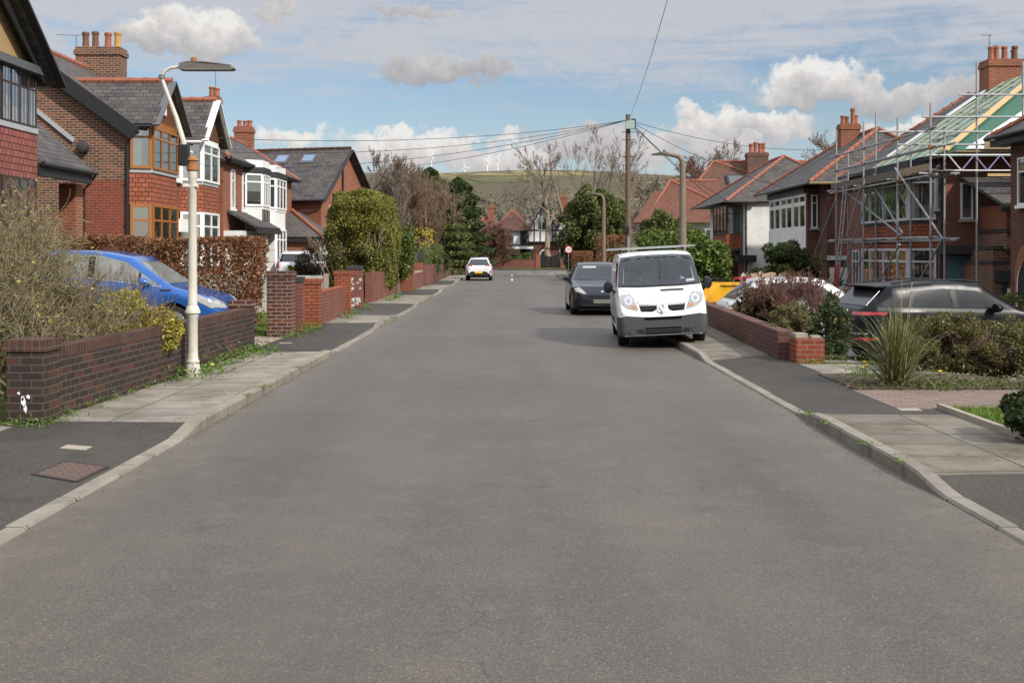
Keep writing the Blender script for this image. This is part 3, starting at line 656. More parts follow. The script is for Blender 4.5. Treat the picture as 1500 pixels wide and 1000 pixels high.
def asphalt(name, base, brown, sp=.5, stain=.5, sc=1.0, rgh=.58, spc=.75, bst=.14):
    m, nt, b = new(name); co = wpos(nt)
    big = noise(nt, co, .35, 6, .65); c = mixc(nt, ramp(nt, big, [(.35, 0.), (.68, 1.)]), base, brown)
    st_ = nn(nt, 'Mapping', {0: co, 3: (1.1, .16, 1)}); lane = noise(nt, st_.outputs[0], 1.0, 5, .6); c = mixc(nt, mth(nt, 'MULTIPLY', ramp(nt, lane, [(.42, 0.), (.66, 1.)]), .5), c, sc3(base, .68)); mid_ = noise(nt, co, 2.6, 5, .7); c = mixc(nt, mth(nt, 'MULTIPLY', ramp(nt, mid_, [(.5, 0.), (.72, 1.)]), .4), c, sc3(brown, 1.3))
    g1 = mth(nt, 'ADD', mth(nt, 'MULTIPLY', noise(nt, co, 55 * sc, 4, .75), .6), mth(nt, 'MULTIPLY', noise(nt, co, 160 * sc, 2, .6), .4)); g2 = nn(nt, 'TexVoronoi', {'Vector': co, 'Scale': 150 * sc}); gr = nn(nt, 'SeparateColor', {0: g2.outputs['Color']}).outputs[0]
    k = mth(nt, 'ADD', mth(nt, 'MULTIPLY', g1, 2.3 * sp), mth(nt, 'MULTIPLY', gr, .8 * sp)); k = mth(nt, 'ADD', k, 1 - 1.55 * sp); kc = nn(nt, 'CombineColor', {0: k, 1: k, 2: k}).outputs[0]
    c = mixc(nt, 1.0, c, kc, 'MULTIPLY')
    pale = mth(nt, 'GREATER_THAN', gr, .97); c = mixc(nt, mth(nt, 'MULTIPLY', pale, .25), c, (.42, .38, .33))
    blot = ramp(nt, noise(nt, co, 1.7, 4, .5), [(.63, 0.), (.72, 1.)]); c = mixc(nt, mth(nt, 'MULTIPLY', blot, .45 * stain), c, sc3(base, .45))
    if name.startswith('worn'):
        s_ = nn(nt, 'SeparateXYZ', {0: co}); ax_ = mth(nt, 'ABSOLUTE', s_.outputs[0])
        tr = mth(nt, 'MULTIPLY', mth(nt, 'ADD', mth(nt, 'COSINE', mth(nt, 'MULTIPLY', mth(nt, 'SUBTRACT', ax_, 1.25), 3.6)), 1.0), mth(nt, 'MULTIPLY', lane, .32))
        c = mixc(nt, mth(nt, 'MULTIPLY', tr, .55), c, sc3(brown, 1.28))
        ed_ = mth(nt, 'MULTIPLY', nn(nt, 'MapRange', {0: mth(nt, 'ADD', ax_, mth(nt, 'MULTIPLY', mid_, .7)), 1: 3.2, 2: 3.75}).outputs[0], ramp(nt, noise(nt, co, 5, 5, .7), [(.35, .25), (.65, 1.)]))
        c = mixc(nt, mth(nt, 'MULTIPLY', ed_, .6), c, mixc(nt, noise(nt, co, 1.3, 3), (.06, .05, .04), (.24, .2, .15)))
        cr = nn(nt, 'TexVoronoi', {'Vector': nn(nt, 'VectorMath', {0: co, 1: nn(nt, 'TexNoise', {'Vector': co, 'Scale': 1.7, 'Detail': 5.0}).outputs['Color']}, operation='ADD').outputs[0], 'Scale': .42}, feature='DISTANCE_TO_EDGE').outputs[0]
        c = mixc(nt, mth(nt, 'MULTIPLY', mth(nt, 'MULTIPLY', mth(nt, 'LESS_THAN', cr, .0045), ramp(nt, noise(nt, co, .3, 2), [(.5, 0.), (.56, 1.)])), .5), c, (.03, .028, .026))
    setb(nt, b, Base_Color=c, Roughness=rgh, Specular_IOR_Level=spc); bump(nt, b, mth(nt, 'ADD', gr, mth(nt, 'MULTIPLY', g1, .8)), bst, .006); return m
ROADM = asphalt('worn_grey_asphalt', (.068, .057, .046), (.100, .082, .064), .9, .9, rgh=.62, spc=.58, bst=.25)
TARM = asphalt('dark_pavement_tarmac', (.037, .033, .027), (.06, .052, .041), .65, .8, 1.0, .75, .35)
ed = lambda s: [(s * 3.33, -32), (s * 3.33, 20), (s * 3.36, 45), (s * 3.5, 75), (s * 3.6, 92)] + [(s * (3.6 + 9 * (1 - math.cos(a))), 92 + 11 * math.sin(a)) for a in np.linspace(.15, math.pi / 2, 8)] + [(s * 160, 103)]
rb = MB(); zr = -.004; poly = [(x, y, zr) for x, y in ed(-1)] + [(-160, 124, zr), (160, 124, zr)] + [(x, y, zr) for x, y in ed(1)[::-1]]
rb.face(poly); ro = rb.build('road', ROADM, org=(0, 0, 0)); kind(ro, 'structure')
bm = bmesh.new(); bm.from_mesh(ro.data); bmesh.ops.triangulate(bm, faces=bm.faces); bm.to_mesh(ro.data); bm.free()
def exl(d): return float(np.interp(d, [-32, 20, 45, 75, 92, 110], [3.33, 3.33, 3.36, 3.5, 3.6, 3.7]))
DROPL = [(-40, 11.3), (21.6, 27.9), (33.2, 39.4), (48.5, 54), (63.5, 71)]; DROPR = [(-40, 8.6), (13.4, 19.4), (34.5, 41), (60, 70)]
def kh(d, drops):
    k = 1.0
    for a, b_ in drops: k = min(k, max(float(ss(a, a - .95, d)), float(ss(b_, b_ + .95, d))))
    return .02 + .092 * k
def kerbline(s, drops, y0, y1):
    a = MB(); d = y0; rr = random.Random(5)
    while d < y1:
        L = .915; st_ = np.linspace(d + .006, d + L - .006, 5); jx = rr.uniform(-.006, .006); jz = rr.uniform(-.005, .004); rings = []
        for q in st_:
            x = exl(q) + jx; h = kh(q, drops) + jz; rings.append([(s * x, q, -.1), (s * (x + .004), q, h - .022), (s * (x + .022), q, h), (s * (x + .142), q, h + .002), (s * (x + .142), q, -.1)])
        i0 = len(a.v)
        for r in rings: a.v += r
        for i in range(4):
            for k in range(4): A = i0 + i * 5 + k; a.f.append((A, A + 1, A + 6, A + 5) if s < 0 else (A, A + 5, A + 6, A + 1)); a.m.append(0)
        for A in (i0, i0 + 20): a.f.append(tuple(A + k for k in range(5))); a.m.append(0)
        d += L
    o = a.build('kerb', KERBM, org=(s * 3.4, 0, 0)); return kind(o, 'structure')
kerbline(-1, DROPL, -6, 92); kerbline(1, DROPR, -6, 92)
def outl(d): return float(np.interp(d, [-10, 11.8, 12.1, 20.8, 24, 35, 60, 95], [5.6, 5.3, 4.98, 4.82, 5.1, 5.15, 5.2, 5.3]))
def outr(d): return float(np.interp(d, [-10, 8, 13.0, 14.6, 18.3, 30, 60, 95], [5.5, 5.0, 4.92, 4.5, 4.75, 5.35, 5.5, 5.6]))
def pave(s, drops, of, segs):
    for d0, d1, k in segs:
        q = np.linspace(d0, d1, max(3, int((d1 - d0) / .4))); vs, fs = [], []
        for d in q:
            xi = exl(d) + .142; xo = of(d); h = kh(d, drops)
            for t in (0, .12, .3, .6, 1): x = xi + (xo - xi) * t; vs.append((s * x, d, h + (.103 - h) * min(1, t / .6)))
        vs = np.array(vs); a = MB(); a.v = [tuple(v) for v in vs]
        for i in range(len(q) - 1):
            for j in range(4): A = i * 5 + j; a.f.append((A, A + 1, A + 6, A + 5)); a.m.append(0)
        kind(a.build('pavement', TARM if k == 'T' else (SLABS if s < 0 else SLABS2), org=(s * 4.2, d0, .1), normals=False), 'structure')
pave(-1, DROPL, outl, [(-6, 12, 'T'), (12, 20.4, 'S'), (20.4, 28.8, 'T'), (28.8, 32.6, 'S'), (32.6, 40, 'T'), (40, 48, 'S'), (48, 55, 'T'), (55, 63, 'S'), (63, 72, 'T'), (72, 92, 'S')])
pave(1, DROPR, outr, [(-6, 9.2, 'T'), (9.2, 12.5, 'S'), (12.5, 19.6, 'T'), (19.6, 34, 'S'), (34, 42, 'T'), (42, 60, 'S'), (60, 92, 'T')])
# far side of the junction: verge and pavement
a = MB(); a.box(-160, 160, 124, 127.5, -.1, .1); kind(a.build('pavement', TARM), 'structure')
VERGE = leafm('x', (0, 0, 0), (0, 0, 0), (0, 0, 0)); bpy.data.materials.remove(VERGE)
m, nt, b = new('short_grass'); co = wpos(nt); setb(nt, b, Base_Color=ramp(nt, noise(nt, co, 6, 7, .7), [(.3, (.07, .09, .02)), (.55, (.11, .15, .03)), (.75, (.17, .18, .05))]), Roughness=.95, Specular_IOR_Level=.1); bump(nt, b, noise(nt, co, 60, 4), 1, .03); TURF = m
a = MB(); a.box(-160, 160, 127.5, 130.2, -.1, .12); kind(a.build('verge', TURF), 'structure')
LINE = plain('worn_white_road_paint', (.5, .49, .46), .8, .3, 7)
def marking(label, quads, cat='road marking'):
    a = MB()
    for x0, x1, y0, y1 in quads: a.box(x0, x1, y0, y1, -.003, .0035)
    o = a.build('road_marking', LINE); return kind(o, 'structure')
marking('', [(x, x + .65, 103.2, 103.4) for x in np.arange(.4, 9.5, .95)]); marking('', [(x, x + .65, 103.7, 103.9) for x in np.arange(.4, 9.5, .95)]); marking('', [(-.06, .06, 76, 82), (-.06, .06, 90, 97)])
marking('', [(-8 + i * 4, -6 + i * 4, 113.3, 113.45) for i in range(8)])
# driveways, paths and garden surfaces (sheets on the ground)
PINKC = plain('pinkish_concrete', (.30, .235, .195), .9, .25, 5, bp=.2)
GREYC = plain('grey_drive_concrete', (.22, .20, .18), .9, .3, 4, bp=.2)
def sheet(name, x0, x1, y0, y1, mat, dz=.012):
    xs_ = np.linspace(x0, x1, max(4, int(abs(x1 - x0) / .35))); ys_ = np.linspace(y0, y1, max(4, int((y1 - y0) / .5))); X, Y = np.meshgrid(xs_, ys_); Zz = gz(X, Y) + dz
    n, mm = X.shape; a = MB(); a.v = [tuple(p) for p in np.stack([X, Y, Zz], -1).reshape(-1, 3)]
    for i in range(n - 1):
        for j in range(mm - 1): A = i * mm + j; a.f.append((A, A + 1, A + mm + 1, A + mm)); a.m.append(0)
    e = [i for i in range(mm)] + [i * mm + mm - 1 for i in range(1, n)] + [(n - 1) * mm + i for i in range(mm - 2, -1, -1)] + [i * mm for i in range(n - 2, 0, -1)]; k0 = len(a.v); a.v += [(a.v[i][0], a.v[i][1], a.v[i][2] - .15) for i in e]
    for i in range(len(e)): j = (i + 1) % len(e); a.f.append((e[i], k0 + i, k0 + j, e[j])); a.m.append(0)
    return kind(a.build(name, mat, org=(x0, y0, 0)), 'structure')
sheet('driveway', -12.5, -4.83, 20.9, 23.9, PINKC, .016); sheet('driveway', -12, -5.15, 7.5, 11.6, GREYC, .016); sheet('driveway', -14, -5.1, 31.6, 36.4, GREYC)
sheet('lawn', -10, -5.2, 24.2, 30.8, TURF); sheet('driveway', 4.45, 14, 12.95, 14.75, SETTS, .016); sheet('lawn', 4.95, 9, 10.3, 12.95, TURF, .03)
sheet('driveway', 4.8, 14, 18.7, 23.2, GREYC, .016); sheet('garden_path', 4.62, 6.6, 16.6, 18.1, SLABS, .02); sheet('driveway', 5.4, 14, 24.2, 34, GREYC)
SOIL = plain('garden_soil', (.07, .05, .035), .98, .4, 9, bp=.8); sheet('flower_bed', 4.5, 11, 14.8, 16.6, SOIL, .03)

# ---------------------------------------------------------------- hill, woods and wind turbines
def hz(X, d):
    z = np.interp(d, [230, 400, 700, 1100, 1500, 2000, 2500, 2700, 3300], [-1, 4, 15, 46, 80, 124, 178, 190, 165])
    return z + (np.sin(X / 210 + d / 330) + np.sin(X / 93 - d / 210) * .5) * np.clip((d - 300) / 900, 0, 1) * 5 - np.clip(X - 150, 0, 900) * .018 * np.clip((d - 1200) / 1400, 0, 1)
m, nt, b = new('hill_fields'); co = wpos(nt); s3 = nn(nt, 'SeparateXYZ', {0: co}); dd = s3.outputs[1]
vo = nn(nt, 'TexVoronoi', {'Vector': nn(nt, 'Mapping', {0: co, 3: (1.0, .62, 0)}).outputs[0], 'Scale': .0062, 'Randomness': .9}); cell = nn(nt, 'SeparateColor', {0: vo.outputs['Color']}).outputs[0]
fld = ramp(nt, cell, [(.1, (.10, .105, .06)), (.4, (.125, .15, .07)), (.7, (.17, .165, .09)), (.95, (.21, .18, .11))])
moor = ramp(nt, noise(nt, nn(nt, 'Mapping', {0: co, 3: (.5, 1, 1)}).outputs[0], .004, 5, .6), [(.3, (.12, .105, .07)), (.5, (.24, .21, .105)), (.68, (.36, .31, .16))])
c = mixc(nt, nn(nt, 'MapRange', {0: mth(nt, 'ADD', dd, mth(nt, 'MULTIPLY', noise(nt, co, .005, 3), 500.0)), 1: 2350.0, 2: 2600.0}).outputs[0], fld, moor)
ve = nn(nt, 'TexVoronoi', {'Vector': nn(nt, 'Mapping', {0: co, 3: (1.0, .62, 0)}).outputs[0], 'Scale': .0062, 'Randomness': .9}, feature='DISTANCE_TO_EDGE').outputs[0]
c = mixc(nt, mth(nt, 'MULTIPLY', mth(nt, 'LESS_THAN', ve, .045), .75), c, (.075, .065, .045))
wood = ramp(nt, noise(nt, nn(nt, 'Mapping', {0: co, 3: (1.0, .8, 1)}).outputs[0], .0042, 5, .6), [(.44, 0.), (.50, 1.)]); c = mixc(nt, mth(nt, 'MULTIPLY', wood, .85), c, mixc(nt, noise(nt, co, .09, 4), (.07, .06, .048), (.15, .125, .095)))
setb(nt, b, Base_Color=c, Roughness=1.0, Specular_IOR_Level=0.0); HILLM = m
o = grid('hill', np.linspace(-2600, 2600, 150), np.concatenate([np.linspace(230, 700, 20), np.linspace(740, 2700, 60), [2900, 3300]]), hz, HILLM)
g = np.random.default_rng(5); pp = []
for (cx_, d_, rx, ry, n, th) in [(-60, 420, 90, 60, 2200, 9), (40, 480, 120, 60, 3000, 10), (-180, 560, 120, 60, 2200, 10), (140, 620, 160, 70, 3400, 11), (-20, 760, 180, 60, 3000, 11), (320, 700, 160, 90, 3000, 11), (60, 1000, 260, 50, 2800, 11), (-260, 900, 200, 60, 2200, 11), (-160, 1400, 300, 50, 1100, 12), (200, 1500, 260, 50, 900, 12), (330, 420, 130, 80, 2600, 10)]:
    x = cx_ + g.normal(0, rx * .5, n); d = d_ + g.normal(0, ry * .5, n); k = np.sin(x / 9) * .2 + .8
    pp.append(np.stack([x, d, hz(x, d) + th * k * g.uniform(0, 1, n) ** .6], 1))
kind(leaves('woodland', np.concatenate(pp), 1.0, L_HILL, None, None, .8), 'stuff')
TURB = plain('white_turbine', (.82, .83, .85), .5, .03, 1)
for x, yh, lb in [(579, 240, 'first small wind turbine on the ridge beyond the bare tree'), (632, 229, 'tall grey wind turbine on the hill behind the brown bushes'), (681, 245, 'wind turbine with only its blades above the ridge'), (714, 234, 'white wind turbine on the ridge, nearer the conifers of the close pair'), (729, 231, 'white wind turbine on the ridge, farther from the conifers of the close pair')]:
    d = 2760; top = P(x, yh, d); base = V((top.x, d, float(hz(top.x, d)) - 6)); t = thing('wind_turbine', lb, 'wind turbine', base, 'wind turbines on the ridge'); a = MB(); a.tube([base, top], [1.5, .9], 8); a.build('tower', TURB, t)
    a = MB(); a.beam(top + V((0, 2, 0)), top + V((0, -3, 0)), 1.8, 1.8); a.build('nacelle', TURB, t); a0 = R.uniform(0, 2)
    for k in range(3):
        an = a0 + k * 2.094; dr = V((math.cos(an), 0, math.sin(an))); a = MB(); a.tube([top + V((0, -3.2, 0)), top + V((0, -3.2, 0)) + dr * 4, top + V((0, -3.2, 0)) + dr * 16], [.7, .9, .25], 6); a.build('blade', TURB, t)
# ---------------------------------------------------------------- houses on the -X side (facades look +X)
UX, NX = V((0, 1, 0)), V((1, 0, 0))
def canted(par, pts, z0, z1, mat, name='bay_wall', inner=.0):
    a = MB(); p = [V((x, y, z0)) for x, y in pts]; a.prism(p + [V((pts[-1][0] - .35 * (1 if pts[0][0] < 0 else -1), pts[-1][1], z0)), V((pts[0][0] - .35 * (1 if pts[0][0] < 0 else -1), pts[0][1], z0))], (0, 0, z1 - z0)); return a.build(name, mat, par)
def bay(par, pts, levels, fm, tile, cols, lead_m=LEAD, curt=('sides', 'sides'), z_bot=.3, z_top=6.0, base=None, sgn=1, apron=None):
    """canted bay: levels = [(sill z, head z)] windows; tile-hung band between"""
    zs = [z_bot] + [q for l in levels for q in l] + [z_top]
    canted(par, pts, zs[0], zs[1] - .1, base or BRK_ORG); canted(par, [(x, y) for x, y in pts], zs[1] - .1, zs[1], lead_m, 'sill')
    if len(levels) == 2:
        canted(par, pts, zs[2], zs[3] - .12, tile, 'hung_tile_band'); canted(par, [(x + .03 * sgn, y) for x, y in pts], zs[3] - .12, zs[3], lead_m, 'lead_apron')
    for li, (a0, a1) in enumerate(levels):
        canted(par, [(x - .05 * sgn, y) for x, y in pts], a0, a1, ROOM, 'bay_core')
        for i in range(len(pts) - 1):
            p, q = V((*pts[i], a0)), V((*pts[i + 1], a0)); u = (q - p); w = u.length; u.normalize(); n = u.cross(Z) * (1 if sgn > 0 else -1)
            if (n.x * sgn) < 0: n = -n
            window(par, p, u, n, w, a1 - a0, cols[i], .74, fm, curt[li], None, dep=.075, t=.09 if w < 1 else .075, m=.065)
    canted(par, [(x + .02 * sgn, y) for x, y in pts], zs[-2], z_top, fm if apron is None else apron, 'bay_head')
def gable_front(par, xw, d0, d1, ze, za, xb, rmat, clad, barge, over=.25, rt=True):
    """small gable over a bay: ridge runs along X from xb to the face at xw"""
    s = 1 if xw > xb else -1; dm = (d0 + d1) / 2; a = MB()
    a.prism([(xw, d0 + .1, ze), (xw, d1 - .1, ze), (xw, dm, za - .1)], (-.12 * s, 0, 0)); a.build('gable', clad, par)
    xo = xw + over * s
    a = MB(); e = (za - ze) / (dm - d0) * .15
    roofslab(a, [(xo, d0 - .15, ze - e), (xo, dm, za), (xb, dm, za), (xb, d0 - .15, ze - e)]); roofslab(a, [(xo, dm, za), (xo, d1 + .15, ze - e), (xb, d1 + .15, ze - e), (xb, dm, za)])
    r = a.build('roof', rmat, par); ridge(r, (xo, dm, za + .02), (xb, dm, za + .02))
    for dd in (d0 - .17, d1 + .17):
        a = MB(); a.beam((xo + .02 * s, dd, ze - e - .06), (xo + .02 * s, dm, za - .02), .05, .24, (1, 0, 0)); a.build('bargeboard', barge, par)
    for dd in (d0 - .2, d1 + .2): gutter(par, (xo - .1 * s, dd, ze - e - .1), (xb, dd, ze - e - .1), .05, BLACK if barge is not WHITE else WHITE)

# nearest house: only the far end of its gabled bay and its porch are in the frame
h = thing('house', 'house with cream pebbledash gable, black bargeboards and pink hung tiles', 'house', (-15, 22, .4))
a = MB(); a.box(-19, -11.95, 14, 26.9, .2, 6.0); a.build('wall', BRK_MIX, h)
a = MB(); a.prism([(-19, 26.7, 5.95), (-11.95, 26.7, 5.95), (-15.5, 26.7, 8.7)], (0, -12, 0)); a.build('gable_wall', BRK_MIX, h)
a = MB(); roofslab(a, [(-11.6, 14, 5.8), (-11.6, 27.0, 5.8), (-15.5, 27.0, 8.85), (-15.5, 14, 8.85)]); roofslab(a, [(-19.4, 14, 5.8), (-19.4, 27.0, 5.8), (-15.5, 27.0, 8.85), (-15.5, 14, 8.85)]); a.build('roof', SLATE, h)
a = MB(); a.box(-12.2, -11.2, 20.9, 26.5, .2, 1.6); a.build('bay_wall', BRK_RED, h)
a = MB(); a.box(-12.2, -11.17, 20.9, 26.5, 3.62, 4.68); a.build('hung_tile_band', TILE_HP, h)
a = MB(); a.box(-12.2, -11.15, 20.85, 26.52, 4.68, 4.8); a.build('lead_apron', LEAD, h)
a = MB(); a.box(-12.2, -11.25, 20.95, 26.45, 1.6, 3.62); a.box(-12.2, -11.25, 20.95, 26.45, 4.8, 6.06); a.build('bay_core', ROOM, h)
for d0 in (21.0, 22.85, 24.7):
    window(h, (-11.22, d0, 4.82), UX, NX, 1.78, 1.24, (1, 1, 1, 1), .7, DKWOOD, None, None, lead=True, glass=PANEB, room=CURTW, t=.04, m=.05, dep=.05)
    window(h, (-11.22, d0, 1.62), UX, NX, 1.78, 2.0, (1, 1, 1, 1), .66, DKWOOD, 'net', None, glass=PANEB, room=ROOM, t=.05, m=.09, dep=.05)
a = MB(); a.box(-11.24, -11.02, 20.8, 26.6, 6.06, 6.24); a.build('lintel_board', GREYB, h)
a = MB(); a.prism([(-11.3, 20.9, 6.2), (-11.3, 26.5, 6.2), (-11.3, 23.7, 8.3)], (-.2, 0, 0)); a.build('gable', PEBB, h)
a = MB(); roofslab(a, [(-10.85, 26.95, 5.95), (-10.85, 23.7, 8.42), (-14.5, 23.7, 8.42), (-14.5, 26.95, 5.95)], .12); roofslab(a, [(-10.85, 20.4, 5.95), (-10.85, 23.7, 8.42), (-14.5, 23.7, 8.42), (-14.5, 20.4, 5.95)], .12); a.build('roof', SLATE, h)
for q in (20.4, 26.98):
    a = MB(); a.beam((-10.84, q, 5.86), (-10.84, 23.7, 8.34), .06, .34, (1, 0, 0)); a.build('bargeboard', BLKW, h)
    a = MB(); a.beam((-11.05, q + (.25 if q < 22 else -.25), 6.02), (-11.05, 23.7, 8.1), .38, .03, (1, 0, 0)); a.build('soffit', BLKW, h)
a = MB(); roofslab(a, [(-11.1, 26.6, 4.05), (-11.1, 30.0, 4.05), (-13.1, 30.0, 5.75), (-13.1, 26.6, 5.75)], .1); pr = a.build('porch_roof', SLATE, h)
a = MB(); a.box(-11.3, -11.16, 26.6, 29.95, 3.72, 4.0); a.beam((-11.2, 29.96, 3.98), (-13.1, 29.96, 5.6), .06, .2); a.build('fascia', BLKW, pr)
gutter(h, (-11.07, 26.6, 4.0), (-11.07, 30.0, 4.0)); downpipe(h, [(-11.08, 29.95, 3.95), (-11.3, 30.15, 3.75), (-11.55, 30.4, 3.6), (-11.55, 30.4, .3)], .035)
a = MB(); a.box(-11.95, -11.5, 29.7, 30.2, .2, 3.72); a.build('porch_pillar', BRK_ORG, h)
a = MB(); a.box(-13.3, -13.1, 26.9, 30.2, .2, 5.6); a.build('porch_wall', BRK_MIX, h)

# pair of gabled semis
def semi(label, d0, d1, first):
    h = thing('semi_detached_house', label, 'house', (-15.6, (d0 + d1) / 2, .4), 'brick houses on the raised side of the road')
    X0, Xb, Xr, ze, zr_ = -11.8, -19.4, -15.6, 5.85, 8.62
    a = MB(); a.prism([(X0, d0, 4.12), (Xb, d0, 4.12), (Xb, d0, ze), (Xr, d0, zr_ - .05), (X0, d0, ze)], (0, d1 - d0, 0)); a.build('wall', BRK_MIX, h)
    a = MB(); a.box(Xb, -13.1, d0 + .004, d1, .2, 4.12); a.build('lower_wall', BRK_MIX, h); a = MB(); a.box(-13.1, X0 - .004, d0 + .002, d1, .2, 4.12); a.build('lower_wall', BRK_RED, h)
    v = .26 if first else 0; a = MB()
    roofslab(a, [(X0 + .3, d0 - v, ze - .22), (X0 + .3, d1 + .1 * (not first), ze - .22), (Xr, d1 + .1 * (not first), zr_ + .02), (Xr, d0 - v, zr_ + .02)], .12); roofslab(a, [(Xb - .3, d0 - v, ze - .22), (Xb - .3, d1, ze - .22), (Xr, d1, zr_ + .02), (Xr, d0 - v, zr_ + .02)], .12)
    rf = a.build('roof', SLATE, h); ridge(rf, (Xr, d0 - v, zr_ + .04), (Xr, d1, zr_ + .04))
    return h, rf
h, rf = semi('brown brick house with orange oak bay windows and a wood clad gable', 34.4, 38.9, True)
a = MB(); a.beam((-11.42, 34.11, 5.5), (-15.6, 34.11, 8.55), .07, .42); a.beam((-15.6, 34.11, 8.55), (-19.8, 34.11, 5.5), .07, .42); a.build('bargeboard', BLKW, h)
a = MB(); a.beam((-11.5, 34.26, 5.4), (-15.6, 34.26, 8.38), .26, .03); a.build('soffit', BLKW, h)
a = MB(); a.beam((-14.9, 34.36, 6.55), (-13.35, 34.36, 5.3), .08, .12); a.build('flashing', LEAD, h)
a = MB(); a.lathe([(.05, 0), (.17, .05), (.2, .16), (.15, .28), (.03, .33)], (-13.05, 34.39, 5.1), 'y', 14); a.v = [(x, 34.39 - (y - 34.39), z) for x, y, z in a.v]; a.build('wall_lamp', DKSTONE, h, smooth=True)
CHIM = lambda rf: chimney(rf, -15.2, 41.7, 1.62, .8, 7.9, 9.45, [(-.58, 0, .6, POTB), (-.22, 0, .62, POTB), (.25, 0, .58, POTR), (.6, 0, .6, POTY)], BRK_MIX)
chimney(rf, -15.55, 35.5, .5, .5, 8.3, 9.75, [(0, 0, .7, POTR)], BRK_MIX, potr=.16)
bay(h, [(-11.78, 34.72), (-11.2, 35.0), (-11.2, 37.6), (-11.78, 37.95)], [(1.5, 3.4), (4.5, 5.82)], OAK, TILE_HG, [(1,), (1, 1, 1), (1,)], curt=('drape', 'half'))
gable_front(h, -11.2, 34.72, 37.95, 6.0, 7.42, -14.2, SLATE, CLAD, GREYB)
a = MB(); a.box(-11.2, -11.13, 36.1, 36.32, 6.3, 6.62); a.build('alarm_box', WHITE, h)
downpipe(h, [(-11.5, 34.3, 5.62), (-11.62, 34.32, 5.45), (-11.72, 34.34, 5.3), (-11.72, 34.34, .3)], .05); downpipe(h, [(-11.1, 38.2, 5.85), (-11.35, 38.25, 5.6), (-11.7, 38.3, 5.4), (-11.7, 38.3, .3)], .05)
a = MB(); a.fb((-11.8, 38.3, .4), UX, NX, 0, .55, 0, 2.15, 0, .06); dr = a.build('door', OAK, h); a = MB(); a.fb((-11.8, 38.3, 2.62), UX, NX, -.1, .65, 0, .42, 0, .3); a.build('door_canopy', WHITE, h)
h, rf = semi('red brick house with white bay windows and white bargeboards on its gable', 38.9, 45.3, False)
CHIM(rf); aerial(rf, (-16.05, 41.5, 8.6), 1.3, (-1, -.2, 0), .7)
window(h, (-11.8, 39.1, 4.45), UX, NX, .75, 1.2, (1,), .7, WHITE, 'net', WHITE)
bay(h, [(-11.78, 39.95), (-11.1, 40.35), (-11.1, 42.5), (-11.78, 42.9)], [(1.4, 3.35), (4.45, 5.85)], WHITE, TILE_HG, [(1,), (1, 1), (1,)], curt=('drape', 'half'))
gable_front(h, -11.1, 39.9, 42.95, 6.05, 7.5, -14.2, SLATE, CLAD, WHITE)
a = MB(); a.fb((-11.8, 39.05, .4), UX, NX, 0, .8, 0, 2.1, 0, .06); a.build('door', OAK, h); a = MB(); a.fb((-11.8, 38.98, 2.62), UX, NX, 0, 1.0, 0, .45, 0, .35); a.build('door_canopy', WHITE, h)

# lower pair with hipped roof, white bays next to each other
def hiproof(par, x0, x1, y0, y1, ze, xr0, xr1, yr0, yr1, zr_, mat, hips=True, hipm=None, near=True, far=True, front=True):
    c = [V((x0, y0, ze)), V((x1, y0, ze)), V((x1, y1, ze)), V((x0, y1, ze))]; r0, r1 = V((xr0, yr0, zr_)), V((xr1, yr1, zr_)); a = MB()
    a.face([c[0], c[1], r0]); a.face([c[1], c[2], r1, r0]); a.face([c[2], c[3], r1]); a.face([c[3], c[0], r0, r1]); a.face(c[::-1])
    o = a.build('roof', mat, par)
    for p, q in ((r0, r1), (c[0], r0), (c[1], r0), (c[2], r1), (c[3], r1)):
        if (p - q).length > .5: ridge(o, p + Z * .02, q + Z * .02, hipm)
    return o
h4 = thing('semi_detached_house', 'red brick house with narrow white windows, slate porch roof and long roof light', 'house', (-14, 48.5, .4), 'brick houses on the raised side of the road')
h5 = thing('semi_detached_house', 'red brick house with white panelled bay joined to the porch roof house', 'house', (-14, 56, .4), 'brick houses on the raised side of the road')
dp = 52.2
for hh, d0, d1 in ((h4, 46.0, dp), (h5, dp, 60.3)):
    a = MB(); a.box(-16.4, -11.8, d0, d1, .2, 5.85); a.build('wall', BRK_ORG, hh)
    n_ = hh is h4; a = MB(); ze, zr_ = 5.78, 7.55; xf, xb, xr = -11.45, -16.7, -13.95
    if n_:
        a.face([(xf, d0 - .3, ze), (xf, d1, ze), (xr, d1, zr_), (xr, d0 + 2.2, zr_)]); a.face([(xb, d0 - .3, ze), (xf, d0 - .3, ze), (xr, d0 + 2.2, zr_)]); a.face([(xb, d1, ze), (xb, d0 - .3, ze), (xr, d0 + 2.2, zr_), (xr, d1, zr_)])
    else:
        a.face([(xf, d0, ze), (xf, d1 + .3, ze), (xr, d1 - 1.8, zr_), (xr, d0, zr_)]); a.face([(xf, d1 + .3, ze), (xb, d1 + .3, ze), (xr, d1 - 1.8, zr_)]); a.face([(xb, d1 + .3, ze), (xb, d0, ze), (xr, d0, zr_), (xr, d1 - 1.8, zr_)])
    rf = a.build('roof', SLATE, hh, normals=False)
    if n_: ridge(rf, (xf, d0 - .3, ze), (xr, d0 + 2.2, zr_)); ridge(rf, (xr, d0 + 2.2, zr_), (xr, d1, zr_)); rf4 = rf
    else: ridge(rf, (xr, d0, zr_), (xr, d1 - 1.8, zr_)); ridge(rf, (xf, d1 + .3, ze), (xr, d1 - 1.8, zr_)); rf5 = rf
    gutter(hh, (xf + .05, d0 - (.3 if n_ else 0), ze - .04), (xf + .05, d1 + (0 if n_ else .3), ze - .04)); a = MB(); a.box(-11.8, xf + .02, d0, d1, ze - .14, ze - .05); a.build('soffit', BLKW, hh)
chimney(rf5, -14.0, 58.9, .9, .7, 6.9, 8.45, [(-.25, 0, .35, POTR), (.05, 0, .33, POTR), (.3, 0, .35, POTR)], BRK_ORG)
